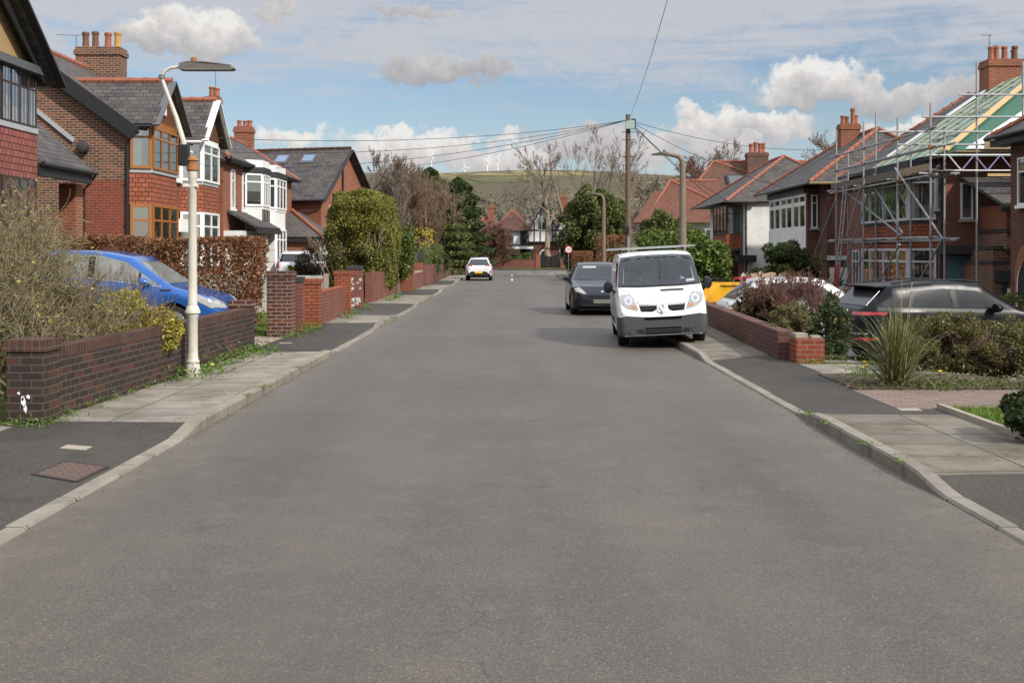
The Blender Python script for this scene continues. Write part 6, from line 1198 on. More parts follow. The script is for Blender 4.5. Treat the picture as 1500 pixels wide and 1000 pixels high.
# yellow skip
sk = thing('skip', 'battered yellow rubbish skip between the van and the variegated shrub', 'skip', (7, 32.6, -.3)); a = MB()
o_ = [(5.75, -.25), (5.5, .55), (5.95, 1.02), (8.9, 1.02), (9.25, .55), (8.9, -.25)]; y0, y1 = 31.9, 33.6
a.prism([(x, y0 + (.12 if z < 0 else 0), z) for x, z in o_], (0, .05, 0)); a.prism([(x, y1 - (.12 if z < 0 else 0), z) for x, z in o_], (0, .05, 0)); a.prism([(5.75, y0, -.25), (8.9, y0, -.25), (8.9, y1, -.25), (5.75, y1, -.25)], (0, 0, .05)); a.prism([(5.75, y0, -.25), (5.5, y0, .55), (5.5, y1, .55), (5.75, y1, -.25)], (.05, 0, 0)); a.prism([(8.9, y0, -.25), (9.25, y0, .55), (9.25, y1, .55), (8.9, y1, -.25)], (-.05, 0, 0)); a.build('hopper', YSKIP, sk)
for z_, x0, x1 in ((.5, 5.47, 9.28), (.98, 5.93, 8.95)): a = MB(); a.box(x0, x1, y0 - .05, y0 - .002, z_, z_ + .07); a.build('rim_bar', YSKIP, sk)
for x in (6.4, 7.3, 8.2): a = MB(); a.box(x, x + .07, y0 - .04, y0 - .002, -.1, .5); a.build('rib', YSKIP, sk)
rp_ = leaves('rubble', blob(500, (7.4, 32.75, .75), (1.4, .6, .45), 10, .5, .2, 3), .14, RUBB, None); tag(rp_, 'heap of rubble and broken board filling the yellow skip', 'rubble heap')
for p, m_, l_ in (((6.6, 32.2, 1.05), BOARD, 'pale board sticking out of the rubble in the skip'), ((6.5, 32.6, 1.15), plain('red_scrap', (.5, .03, .08), .5), 'red scrap lying on top of the skip')): a = MB(); a.beam(p, (p[0] + .9, p[1] + .2, p[2] + (.25 if m_ is BOARD else .02)), .4, .06); tag(a.build('board' if m_ is BOARD else 'scrap', m_), l_, 'rubbish')
# ---------------------------------------------------------------- street lamps, poles, signs, wires
lp = thing('street_lamp', 'cream iron street lamp with swan neck arm and grey lantern, rust at its collar', 'street lamp', (-4.65, 16.4, .1)); x, y, z = -4.65, 16.4, .1
zz = lambda py: 1.9 - (py - 370) * 16.4 / 1650; xx = lambda px: (px - 750) * 16.4 / 1650
a = MB(); a.lathe([(.10, 0), (.105, .02), (.108, .10), (.10, .17), (.085, .185), (.095, .20), (.095, .215), (.10, .22), (.095, .235), (.078, .26), (.074, .4), (.072, .86), (.085, .88), (.085, .90), (.11, .92), (.11, .95), (.092, .99), (.08, 1.02), (.068, 1.03), (.07, 1.06), (.066, 1.07), (.062, 1.5), (.058, 2.86), (.062, 2.87), (.066, 2.9), (.066, 2.98)], (x, y, z), 'z', 24); a.build('post', LAMPW, lp, smooth=True)
a = MB(); a.lathe([(.068, 2.98), (.085, 3.0), (.085, 3.07), (.066, 3.08), (.066, 3.13), (.085, 3.14), (.07, 3.18), (.05, 3.2)], (x, y, z), 'z', 18); a.build('collar', RUST, lp, smooth=True); a = MB(); a.lathe([(.03, -.11), (.03, .11)], (x - .02, y - .03, zz(273)), 'x', 10); a.build('bolt', LAMPW, lp)
a = MB(); a.box(xx(262), xx(277), y - .07, y + .07, zz(243), zz(212)); a.build('control_box', BLACK, lp, bevel=.015)
a = MB(); a.tube([(xx(271), y, zz(222)), (xx(268), y, zz(205)), (xx(258), y, zz(172)), (xx(246), y, zz(140)), (xx(238), y, zz(118)), (xx(237), y, zz(112)), (xx(241), y, zz(105)), (xx(250), y, zz(99.5)), (xx(268), y, zz(98))], [.04, .04, .034, .03, .028, .03, .024, .024, .024], 10); a.build('swan_neck', LAMPW, lp, smooth=True)
a = MB(); a.lathe([(.045, -.03), (.045, .03)], (xx(237), y, zz(113)), 'z', 10); a.build('joint', LAMPG, lp)
a = MB(); a.prism([(xx(264), y - .07, zz(103)), (xx(264), y - .07, zz(93)), (xx(275), y - .09, zz(91)), (xx(300), y - .1, zz(91)), (xx(340), y - .09, zz(96)), (xx(344), y - .07, zz(101)), (xx(340), y - .09, zz(103.5)), (xx(276), y - .1, zz(103.5))], (0, .2, 0)); a.build('lantern', LAMPG, lp, bevel=.014)
a = MB(); a.lathe([(.045, 0), (.045, .05), (.03, .07)], (xx(284), y, zz(91)), 'z', 12); a.build('photocell', RUST, lp)
LG = 'concrete column street lamps'
def lamp(label, px, d, topy, arm, s, base=.1):
    X = (px - CX) * d / F; zt = 1.9 - (topy - HY) * d / F; t = thing('street_lamp', label, 'street lamp', (X, d, base), LG)
    a = MB(); a.tube([(X, d, -.2), (X, d, 1.2), (X, d, zt - .35)], [.13 * s, .12 * s, .085 * s], 10); a.build('column', CONCP, t, smooth=True)
    a = MB(); sg = 1 if arm > 0 else -1; a.tube([(X, d, zt - .4), (X + sg * .02, d, zt - .2), (X + sg * .12, d, zt - .07), (X + sg * .35, d, zt - .02), (X + arm * .55, d, zt)], [.085 * s, .08 * s, .07 * s, .055 * s, .045 * s], 10); a.build('arm', CONCP, t, smooth=True)
    a = MB(); x0, x1 = X + arm * .45, X + arm; a.prism([(x0, d - .09, zt - .04), (x0, d - .09, zt + .06), ((x0 + x1) / 2, d - .11, zt + .06), (x1, d - .06, zt + .01), (x1, d - .06, zt - .03)], (0, .2, 0)); a.build('lantern', LAMPG, t, bevel=.012)
    a = MB(); a.lathe([(.05, 0), (.05, .06), (.03, .09)], (x0 + (x1 - x0) * .25, d, zt + .055), 'z', 10); a.build('photocell', LAMPG, t); return t
lamp('thick concrete lamp column with a short arm, rising behind the white van', 1000, 34.6, 226, -.95, 1.1); lamp('slender concrete lamp column in front of the dark evergreen', 884.5, 58, 284, -1.0, .95); lamp('pale lamp column by the brown bare trees, arm over the road', 664.5, 91, 314, .9, 1.0)
pole = thing('telegraph_pole', 'tall timber telegraph pole with green junction box and wires', 'pole', (P(920, 400, 50).x, 50, .1)); PX = P(920, 400, 50).x; pz = lambda py: 1.9 - (py - 370) * 50 / 1650; ptop = pz(168)
a = MB(); a.tube([(PX, 50, -.1), (PX, 50, 4), (PX, 50, ptop)], [.145, .13, .105], 12); a.build('shaft', POLEW, pole, smooth=True)
a = MB(); a.box(PX - .13, PX + .26, 49.72, 49.9, pz(190), pz(178)); a.build('junction_box', plain('pale_green_box', (.33, .42, .36), .5), pole, bevel=.02); a = MB(); a.box(PX + .28, PX + .32, 49.75, 49.85, pz(190), pz(176)); a.box(PX + .12, PX + .3, 49.75, 49.8, pz(177), pz(175)); a.build('bracket', BLACK, pole)
for py in (194, 205, 230, 242, 265): a = MB(); a.tube([(PX - .3, 49.9, pz(py)), (PX + .3, 49.9, pz(py))], .014, 5); a.build('foot_peg', BLACK, pole)
a = MB(); a.box(PX - .2, PX + .02, 49.75, 49.88, pz(342), pz(331)); a.build('meter_box', BLACK, pole, bevel=.02); a = MB(); a.box(PX - .04, PX + .05, 49.84, 49.9, .1, pz(347)); a.build('cable_guard', GALV, pole)
PT = V((PX, 50, pz(176)))
def wire(label, q, sag, r=.012, p=None):
    p = p or PT; q = V(q); n = 24; a = MB(); a.tube([p.lerp(q, i / n) - Z * (4 * sag * (i / n) * (1 - i / n)) for i in range(n + 1)], r, 5); tag(a.build('overhead_wire', CABLE), label, 'wire', 'wires fanning out from the telegraph pole')
wire('single overhead wire climbing steeply out over the road towards the camera', (1.6 + .5, 9.0, 7.2), .5, .007); wire('overhead wire to the brown brick house with orange oak bays', (-11.2, 38.9, 5.9), .45, .011); wire('overhead wire to the house with white bargeboards', (-11.2, 44.9, 5.9), .5, .011)
wire('overhead wire sagging to the house with the skylight', (-11.3, 52.2, 5.8), .45); wire('lowest overhead wire running to the askew gabled house', (-9.2, 66, 6.6), .35); wire('overhead wire to the orange brick house on the scaffold side', (14.5, 58.5, 5.2), .35); wire('overhead wire to the white house with dark brown bay', (13.0, 67.2, 4.9), .3); wire('overhead wire over the concrete lamp column to the red roofed house', (18, 93.8, 5.6), .3, .02); wire('topmost long overhead wire reaching the chimney of the orange brick house', (17.4, 58.6, 7.3), .5)
sg = thing('speed_sign', 'round speed limit sign with red ring reading 30', 'road sign', (P(833, 366, 80).x, 80, .1)); X = P(833, 366, 80).x; zc_ = 1.9 + 4.5 * 80 / 1650; a = MB(); a.tube([(X, 80.05, 0), (X, 80.05, zc_)], .035, 8); a.build('post', GALV, sg)
a = MB(); a.lathe([(.27, 0), (.27, .02)], (X, 79.98, zc_), 'y', 28); sf = a.build('red_ring', plain('sign_red', (.55, .02, .03), .4), sg); a = MB(); a.lathe([(.2, 0), (.2, .006)], (X, 79.972, zc_), 'y', 28); a.build('white_face', WHITE, sf); text_mesh('lettering', '30', .27, BLACK, sf, Matrix.Translation((X, 79.968, zc_)) @ Matrix.Rotation(math.pi / 2, 4, 'X'))
def pz(x, d):
    s_ = -1 if x < 0 else 1; xi = exl(d) + .142; xo = (outl if s_ < 0 else outr)(d); h = kh(d, DROPL if s_ < 0 else DROPR); return h + (.103 - h) * min(1, (abs(x) - xi) / (xo - xi) / .6)
a = MB(); cv = [(-3.98, 9.35), (-3.56, 9.2), (-3.54, 9.85), (-3.95, 9.95)]; a.prism([(q_[0], q_[1], pz(*q_) - .02) for q_ in cv], (0, 0, .026)); mc = a.build('manhole_cover', plain('rusty_cover', (.105, .07, .056), .7, .4, 14, bp=.8)); tag(mc, 'rusty rectangular inspection cover in the dark tarmac pavement', 'manhole cover')
fr = MB(); st2 = MB(); Q = [V((q_[0], q_[1], pz(*q_) + .006)) for q_ in cv]; bl = lambda u_, v_: Q[0].lerp(Q[1], u_).lerp(Q[3].lerp(Q[2], u_), v_)
for i in range(4): fr.beam(Q[i] + Z * .002, Q[(i + 1) % 4] + Z * .002, .028, .012)
fr.build('frame', plain('dark_iron', (.05, .042, .038), .7, .3, 12), mc)
for i in range(9):
    for j in range(12):
        c_ = bl((i + .5 + .25 * (j % 2)) / 9.5, (j + .5) / 12); st2.beam(c_ - V((.014, .01 * (-1) ** (i + j), 0)), c_ + V((.014, .01 * (-1) ** (i + j), 0)), .01, .008)
st2.build('tread_pattern', plain('worn_iron', (.15, .10, .08), .6, .3, 12), mc)
for x, y, l_ in ((-4.1, 10.6, 'small pale square stop tap cover beside the rusty cover'), (-4.5, 22.4, 'small stop tap cover in the tarmac beyond the lamp post'), (4.55, 12.9, 'pale narrow stop tap cover in the tarmac by the brick paved drive')): a = MB(); a.prism([(x + i_, y + j_, pz(x + i_, y + j_) - .02) for i_, j_ in ((-.12, -.09), (.12, -.09), (.12, .09), (-.12, .09))], (0, 0, .025)); tag(a.build('stop_tap_cover', CONC), l_, 'cover')

# ---------------------------------------------------------------- plants, -X side
def gzf(x, d): return float(gz(x, d))
g = np.random.default_rng(3)
t = thing('shrub', 'big tangled bare shrub with olive twigs and yellow buds behind the low wall', 'shrub', (-6.5, 13.6, .15))
Ps, Rs = [], []
for i in range(40):
    f = g.uniform(0, 1); x = -7.2 + 1.7 * f; d = 13.0 + g.uniform(0, 1.9); a_, b_ = grow((x, d, .2), (g.normal(.05, .22), g.normal(0, .25), 1), g.uniform(1.25, 1.95) * (1.14 - .55 * f), .023, [(7, .7, .8, .6, .12), (5, .7, .8, .62), (4, .65, .7, .7)], 40 + i, M=6, wig=.24, up=.16)
    Ps += a_; Rs += b_
strands('stem', Ps, clampr(Rs, .0036), BARKG, t, sides=4); tips = np.concatenate([p[::3, -1] for p in Ps if len(p) > 100]); leaves('foliage', tips + g.normal(0, .03, tips.shape), .022, L_BUD, t)
t = thing('shrub', 'brown twiggy shrub between the olive tangle and the variegated bush', 'shrub', (-5.7, 15.3, .15)); Ps, Rs = [], []
for i in range(22):
    x = -6.4 + g.uniform(0, 1.35); d = 14.6 + g.uniform(0, 1.6); a_, b_ = grow((x, d, .2), (g.normal(.1, .25), g.normal(0, .25), 1), g.uniform(.8, 1.15), .014, [(9, .7, .5, .6, .15), (6, .6, .5, .65)], 90 + i, M=6, wig=.15, up=.2); Ps += a_; Rs += b_
strands('stem', Ps, clampr(Rs, .003), BARKB, t, sides=3)
leafy('shrub', 'variegated yellow green bush spilling over the low wall beside the lamp post', 'shrub', (-5.2, 15.6, .2), [('foliage', np.concatenate([blob(6500, (-5.2, 15.75, .92), (.6, .75, .55), 22, .42, .3, 5), blob(1500, (-4.83, 15.75, .78), (.25, .5, .28), 8, .45, .3, 6)]), .026, L_YEL)])
pts = hedge_pts(26000, -10.4, -5.35, 23.6, 24.6, .8, 2.22, 4, .18, .16); pts2 = hedge_pts(3200, -10.4, -5.25, 23.6, 24.6, .35, .95, 5, .2, .2); t = leafy('hedge', 'brown beech hedge with dead leaves between the drives', 'hedge', (-7.8, 24.1, .3), [('foliage', np.concatenate([pts, pts2]), .035, L_BEECH)])
Ps, Rs = [], []
for i in range(22): a_, b_ = grow((-10.2 + i * .225, 24.0 + g.uniform(-.2, .2), .2), (g.normal(0, .12), g.normal(0, .1), 1), g.uniform(1.5, 1.9), .02, [(8, .35, .7, .6, .1), (5, .5, .7, .6)], 140 + i, M=6, wig=.15); Ps += a_; Rs += b_
strands('stem', Ps, clampr(Rs, .005), BARKB, t, sides=3)
# clipped conifer hedge with bare stems
cx0, cx1, cd0, cd1 = -7.35, -4.95, 44.0, 50.0
def rbox(n, c, r, e, seed, dep=.12, wob=.1):
    q = np.random.default_rng(seed); v = q.normal(size=(n, 3)); v /= np.linalg.norm(v, axis=1, keepdims=True); m_ = (np.abs(v) ** (1 / e)).sum(1, keepdims=True) ** e; v = v / m_
    k = 1 - np.abs(q.normal(0, dep, (n, 1))) + wob * (np.sin(v[:, :1] * 7 + seed) * np.sin(v[:, 2:] * 6 + 1) + .6 * np.sin(v[:, 2:] * 13 + v[:, 1:2] * 9)) * .6
    return np.array(c) + v * k * np.array(r)
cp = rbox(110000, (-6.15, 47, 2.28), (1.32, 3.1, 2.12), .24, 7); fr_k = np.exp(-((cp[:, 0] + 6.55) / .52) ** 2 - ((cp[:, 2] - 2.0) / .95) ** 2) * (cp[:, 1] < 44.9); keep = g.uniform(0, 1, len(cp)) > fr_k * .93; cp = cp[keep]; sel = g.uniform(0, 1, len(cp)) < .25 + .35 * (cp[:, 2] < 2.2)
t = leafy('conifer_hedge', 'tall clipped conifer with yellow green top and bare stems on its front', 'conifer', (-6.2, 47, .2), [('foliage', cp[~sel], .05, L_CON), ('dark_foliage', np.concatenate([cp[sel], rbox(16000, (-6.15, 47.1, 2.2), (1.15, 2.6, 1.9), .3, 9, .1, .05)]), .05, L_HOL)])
Ps, Rs = [], []
for i in range(26): a_, b_ = grow((cx0 + .3 + i * .06 + g.normal(0, .1), cd0 + .4 + g.uniform(-.15, .2), .6), ((i - 13) * .03, -.03, 1), g.uniform(1.7, 2.7), .024, [(5, .4, .45, .6, .25), (3, .5, .5, .6)], 200 + i, M=7, wig=.13); Ps += a_; Rs += b_
strands('stem', Ps, clampr(Rs, .009), BARKL, t, sides=4)
leafy('shrub', 'grey green variegated bush at the far end of the clipped conifer', 'shrub', (-4.9, 51.5, .2), [('foliage', blob(2600, (-4.95, 51.3, 2.0), (.6, .9, 1.4), 26, .35, .35, 21), .06, L_LAU), ('dark_foliage', blob(5000, (-5.0, 51.4, 1.9), (.58, .88, 1.38), 24, .35, .3, 22), .06, L_HOL)])
leafy('shrub', 'small dark leaved shrub in front of the silver hatchback', 'shrub', (-8.6, 49, .3), [('foliage', blob(2600, (-8.6, 49, 1.3), (1.25, .8, .85), 24, .3, .3, 23), .05, L_BUSHB), ('green_foliage', blob(700, (-9.3, 48.6, 1.0), (.5, .5, .6), 8, .4, .3, 24), .05, L_DKG)], (grow((-8.6, 49, .2), (0, 0, 1), 1.0, .03, [(8, .8, .7, .6, .1), (6, .6, .6, .6)], 25, stems=3), BARKB, .008))
leafy('shrub', 'sparse brown bush growing before the low brick extension', 'shrub', (-10.2, 56.5, .3), [('foliage', blob(900, (-10.1, 56.2, 1.6), (.9, .6, 1.0), 14, .35, .3, 26), .05, L_BUSHB)])
GT = 'bare winter trees along the street'
bare_tree('bare knobbly tree rising beside the askew gabled house', (-9.3, 75, 0), 10.6, .17, [(9, .5, .7, .5, .35), (6, .55, .8, .55), (5, .5, .7, .65), (3, .5, .6, .8)], BARK, 301, GT, trunk=.72, mn=.016, wig=.17)
for i, (x, d, hgt, lb, mt) in enumerate([(-9.8, 84, 7.6, 'dense brown bare tree nearest to the askew gabled house', BARKB), (-8.0, 82, 7.6, 'broad purplish brown bare tree behind the sooty side wall', BARKF), (-6.5, 90, 7.2, 'upright brown bare tree touching the dark conifers', BARKB), (-8.2, 95, 7.4, 'twiggy bare tree at the back of the brown group', BARKF)]):
    bare_tree(lb, (x, d, 0), hgt, .11, [(13, .6, .5, .5, .06), (9, .55, .55, .5), (8, .5, .55, .6), (4, .6, .5, .7)], mt, 320 + i, GT, trunk=.8, mn=.011, stems=3, spread=.3, up=.3)
pts = np.concatenate([np.stack([(-4.9 + 1.5 * g.normal(0, 1, 9000) * .42), 100 + g.normal(0, .8, 9000), 1.0 + 8.2 * g.uniform(0, 1, 9000) ** .9], 1)])
def conif(label, x, d, z0, z1, r, n, seed, sq=1.0):
    q = np.random.default_rng(seed); f = q.uniform(0, 1, n) ** 1.15; tier = 1 + .22 * np.sin(f * 44 + q.uniform(0, 6)) ; rad = r * (1 - f ** 2.4) ** .62 * tier; an = q.uniform(0, 6.283, n); k = q.uniform(.35, 1, n) ** .4
    lob = 1 + .18 * np.sin(an * 3 + f * 9) ; p = np.stack([x + np.cos(an) * rad * k * lob, d + np.sin(an) * rad * k * lob, z0 + (z1 - z0) * f - .25 * k], 1)
    t = thing('conifer', label, 'tree', (x, d, 0), 'dark evergreens by the junction'); leaves('crown', p, .16, L_DKG if seed % 2 else L_HOL, t, asp=.4); a = MB(); a.tube([(x, d, -.1), (x, d, z1 * .8)], [.18, .05], 7); a.build('trunk', BARK, t)
conif('tallest dark conifer of the evergreen group by the junction', -4.7, 98, .8, 8.6, 2.5, 13000, 401); conif('dark conifer with ragged tip behind the brown bare trees', -7.3, 100, .8, 9.6, 2.6, 11000, 403); conif('broad dark conifer leaning over the pavement near the junction', -4.7, 101, .6, 7.0, 2.0, 10000, 405); conif('greener conifer below the dark pair beside the pavement', -5.0, 92, .5, 5.6, 1.9, 9000, 404)
leafy('shrub', 'yellow forsythia in flower above the clipped green hedge', 'shrub', (-6.2, 76, .4), [('blossom', blob(700, (-6.0, 76, 2.7), (1.2, .8, .95), 18, .3, .4, 410), .05, L_FOR)], (grow((-6.2, 76, .3), (0, 0, 1), 1.8, .06, [(7, .7, .6, .5, .2), (6, .6, .5, .6)], 411, stems=4), BARK, .014))
leafy('hedge', 'clipped dark green privet hedge on the red brick wall', 'hedge', (-5.0, 64, 1), [('foliage', hedge_pts(9000, -5.9, -4.75, 61, 68, .8, 2.1, 31, .12, .12, .2), .05, L_HOL)]); leafy('shrub', 'round topped holly bush overhanging the brown brick wall', 'shrub', (-4.9, 71, 1), [('foliage', blob(7000, (-5.0, 71.5, 1.5), (.75, 3.2, .95), 26, .35, .35, 33), .06, L_HOL)]); leafy('shrub', 'small dark bush at the far end of the wall near the silver hatchback', 'shrub', (-4.8, 79, .5), [('foliage', blob(2500, (-4.85, 79, 1.2), (.6, 1.4, .8), 14, .4, .4, 34), .06, L_DKG)])
bare_tree('low reddish bare bush beyond the silver hatchback', (-2.6, 129, 0), 5.4, .09, [(16, .6, .6, .5, .05), (12, .5, .6, .55), (7, .55, .6, .7)], BARKR, 420, None, 'bare_bush', trunk=.7, mn=.024, stems=8, spread=.55, up=.25, lvl_trunk=1)
# junction planting
leafy('shrub', 'round clipped bush on the mossy wall beyond the junction', 'shrub', (-4.2, 131.5, .5), [('foliage', blob(4000, (-3.6, 131.5, 1.55), (1.15, .9, .75), 20, .4, .4, 35), .07, L_HOL)]); leafy('hedge', 'pale green laurel hedge in front of the white rendered house', 'hedge', (.3, 131.4, .8), [('foliage', blob(6000, (.2, 131.6, 1.5), (2.6, .7, .9), 40, .28, .4, 36), .09, L_LAU)])
leafy('shrub', 'dark evergreen bush below the white rendered house', 'shrub', (-4.2, 134, .3), [('foliage', blob(2600, (-3.9, 134, 1.8), (1.5, .9, 1.2), 16, .4, .4, 37), .09, L_DKG)])
# big bare trees in front of the half timbered house
TT = [((4.2, 133, 0), 12.8, .42, 'large bare tree with thick pale trunk before the half timbered house', 501, .5), ((7.5, 132.4, 0), 15.5, .36, 'tall bare tree with upright fine twigs above the evergreen', 502, .55), ((10.5, 134, 0), 15.5, .34, 'bare tree in front of the far gable, fork hidden by the evergreen', 503, .55), ((-.5, 150, 0), 13.0, .3, 'spreading brown bare tree behind the rendered house', 504, .5), ((13.4, 134, 0), 13.5, .3, 'bare tree just to the pole side of the evergreen', 505, .55)]
for b_, hg, r0, lb, sd_, tr in TT: bare_tree(lb, b_, hg, r0, [(8, .6, .75, .42, .25), (6, .55, .65, .5), (5, .5, .6, .6), (4, .5, .6, .75)], BARKL if sd_ < 502 else BARKF, sd_, 'big bare trees across the junction', trunk=tr * 1.5, mn=.017, up=.2, wig=.10, matc=BARKF)
for i, (x, d, hg) in enumerate([(-14, 175, 10), (-6, 185, 9), (2, 190, 11), (18, 170, 11), (26, 160, 12), (-24, 180, 11), (-34, 165, 11)]): bare_tree(['thin grey bare tree far behind the reddish bush', 'low bare tree on the slope behind the small brick house', 'far bare tree between the rendered roof and the hill', 'far bare tree behind the dark evergreen', 'far bare tree showing over the telegraph pole lamp', 'far bare tree behind the brown trees', 'far bare tree behind the askew gabled house'][i], (x, d, -1), hg, .2, [(10, .6, .7, .5, .25), (8, .55, .65, .5), (7, .5, .6, .7)], BARKF, 520 + i, 'distant bare trees', trunk=.75, mn=.03, up=.2)
for i, (x, d, hg, lb) in enumerate([(19.0, 112, 12.2, 'bare tree with old nests rising over the red brown roof'), (23.5, 116, 11.6, 'bare tree spreading behind the big chimney'), (32, 112, 11.5, 'bare tree behind the slate roofs of the scaffold side'), (15.0, 118, 9.5, 'small bare tree between the pole and the red roof')]): bare_tree(lb, (x, d, 0), hg, .26, [(11, .55, .8, .5, .35), (8, .55, .7, .5), (7, .55, .65, .6), (4, .6, .6, .7)], BARKR if i == 0 else BARKF, 540 + i, 'bare trees behind the roofs', trunk=.8, mn=.022, up=.12)
# evergreens on the +X pavement
def evtree(label, x, d, zc_, r, n, seed, mats, leaf, k=60, cr=.26):
    t = thing('evergreen_tree', label, 'tree', (x, d, 0), 'leafy evergreens behind the parked van'); leaves('crown', blob(n, (x, d, zc_), r, k, cr, .3, seed), leaf, mats[0], t); leaves('crown', blob(n // 2, (x, d, zc_), [q * .9 for q in r], k // 2, cr, .2, seed + 1), leaf, mats[1], t)
    Ps, Rs = grow((x, d, -.1), (0, 0, 1), zc_ * .9, .2, [(8, .6, .7, .5, .3), (5, .5, .6, .5)], seed); strands('trunk', Ps, clampr(Rs, .02), BARK, t, sides=5)
evtree('large dark evergreen tree beside the telegraph pole', 6.1, 86, 3.6, (2.9, 2.3, 3.6), 34000, 601, (L_HOL, L_HOL), .11, 90, .22); evtree('dark evergreen bush on the far side of the telegraph pole', 8.9, 66, 2.3, (1.8, 1.8, 2.2), 15000, 603, (L_HOL, L_HOL), .09, 60, .26); evtree('spreading dark evergreen between the pole and the concrete lamp column', 10.4, 68, 1.9, (1.7, 1.6, 2.0), 12000, 605, (L_HOL, L_DKG), .09, 50, .26)
leafy('laurel', 'bright green laurel bush behind the white van', 'shrub', (7.2, 44, -.2), [('foliage', np.concatenate([blob(15000, (6.9, 43.5, 1.15), (1.75, 1.6, 1.75), 60, .25, .45, 611), blob(6000, (5.6, 46, 1.6), (1.0, 1.5, 1.5), 30, .3, .4, 612)]), .085, L_LAU), ('dark_foliage', blob(5000, (6.8, 43.7, .9), (1.5, 1.4, 1.6), 30, .3, .2, 613), .08, L_HOL)])
leafy('hedge', 'clipped brown beech hedge with squared top near the speed sign', 'hedge', (4.9, 77, .1), [('foliage', np.concatenate([hedge_pts(9000, 4.3, 5.2, 72, 82, .1, 2.0, 41, .1, .1), hedge_pts(7000, 4.9, 6.8, 64, 67, .1, 2.95, 42, .12, .12)]), .06, L_BEECH)])
leafy('shrub', 'small yellowish bush between the concrete lamp and the brown hedge', 'shrub', (5.9, 58, .1), [('foliage', blob(3000, (5.8, 58, 1.1), (1.0, .9, 1.1), 18, .35, .35, 43), .06, L_OLV)])
# ---------------------------------------------------------------- plants in the +X gardens
leafy('conifer_shrub', 'dark olive conifer shrub in front of the white bay window', 'shrub', (11.4, 44.5, -.35), [('foliage', np.concatenate([blob(12000, (10.7, 44.6, 1.25), (1.25, 1.0, 1.2), 46, .24, .4, 620), blob(5000, (11.6, 44.2, .7), (.8, .9, 1.1), 20, .3, .4, 621)]), .05, L_DKG), ('olive_foliage', blob(4500, (11.3, 44.2, .95), (1.3, .9, 1.2), 26, .28, .5, 622), .05, L_OLV)])
t = thing('shrub', 'reddish bare acer shrub with spreading fine twigs over the variegated bush', 'shrub', (6.6, 26.4, -.3)); Ps, Rs = [], []
for i in range(10): a_, b_ = grow((6.45 + g.normal(0, .12), 26.0 + g.normal(0, .15), -.2), (g.normal(0, .55), g.normal(0, .3), 1), g.uniform(1.0, 1.3), .035, [(8, .75, .75, .55, .35), (7, .6, .6, .55), (6, .55, .6, .65), (4, .5, .6, .8)], 630 + i, M=6, wig=.14, up=.12); Ps += a_; Rs += b_
strands('stem', Ps, clampr(Rs, .0045), BARKR, t, sides=3)
leafy('shrub', 'yellow variegated shrub below the reddish acer, beside the skip', 'shrub', (5.9, 27.4, -.2), [('foliage', blob(7500, (5.9, 26.6, .5), (.85, .7, .68), 34, .28, .4, 640), .036, L_VAR), ('dark_foliage', blob(3500, (5.95, 26.7, .35), (.8, .8, .7), 24, .3, .3, 641), .045, L_IVY)])
leafy('shrub', 'brownish green heather mound on top of the plum brick wall', 'shrub', (5.1, 20.6, .2), [('foliage', np.concatenate([blob(6500, (5.12, 20.6, .62), (.46, .8, .36), 30, .3, .4, 642), blob(2600, (4.88, 20.3, .48), (.26, .6, .24), 14, .34, .4, 643)]), .02, L_OLV), ('dark_foliage', blob(2500, (5.1, 20.7, .5), (.4, .8, .3), 18, .3, .3, 644), .022, L_BUSHB)])
leafy('shrub', 'dark glossy leaved bush between the wall end and the black SUV', 'shrub', (5.8, 20.5, -.1), [('foliage', np.concatenate([blob(5200, (5.75, 20.6, .35), (.42, .7, .75), 30, .32, .4, 645), blob(1800, (5.5, 19.2, .1), (.32, .35, .45), 14, .36, .3, 646)]), .034, L_IVY), ('low_foliage', blob(900, (5.6, 18.9, -.02), (.5, .35, .22), 10, .4, .3, 647), .03, L_HOL)])
def blades(n, c, L, sp, wd_, seed, droop=1.0):
    q = np.random.default_rng(seed); M = 9; az_ = q.uniform(0, 6.283, n); tilt = np.abs(q.normal(0, sp, n)); l = L * q.uniform(.55, 1.1, n); s = np.linspace(0, 1, M)[None, :]; th = tilt[:, None] + droop * (s ** 1.8) * (tilt[:, None] * 1.1 + .15)
    dx = np.cumsum(np.sin(th), 1) * (l / M)[:, None]; dz = np.cumsum(np.cos(th), 1) * (l / M)[:, None]; b0 = q.normal(0, .06, (n, 2)); x = c[0] + b0[:, :1] + dx * np.cos(az_)[:, None]; y = c[1] + b0[:, 1:] + dx * np.sin(az_)[:, None]; zz_ = c[2] + dz
    w = wd_ * (1 - s ** 2.2 * .95) * q.uniform(.7, 1.2, (n, 1)); px_ = -np.sin(az_)[:, None] * w; py_ = np.cos(az_)[:, None] * w; A = np.stack([x - px_, y - py_, zz_], 2); B = np.stack([x + px_, y + py_, zz_], 2)
    v = np.stack([A, B], 2).reshape(-1, 3); i = (np.arange(n)[:, None] * M + np.arange(M - 1)[None, :]).ravel() * 2; return v, np.stack([i, i + 1, i + 3, i + 2], 1)
t = thing('grass_plant', 'tufted sword leaved grass plant arching in front of the black SUV', 'plant', (5.2, 15.2, .08)); v, f = blades(330, (5.2, 15.2, .08), 1.18, .48, .010, 700); fast('leaf', v, f, L_PHO, t)
v, f = blades(26, (5.2, 15.15, .06), 1.1, .9, .007, 701, 1.3); fast('dead_leaf', v, f, plain('straw_leaf', (.36, .28, .16), .8), t)
Ps, Rs = grow((5.25, 15.2, .1), (.04, 0, 1), 1.75, .006, [], 702, M=8, wig=.05, stems=3, spread=.12); strands('flower_stalk', Ps, clampr(Rs, .003), plain('straw_stalk', (.45, .34, .2), .8), t)
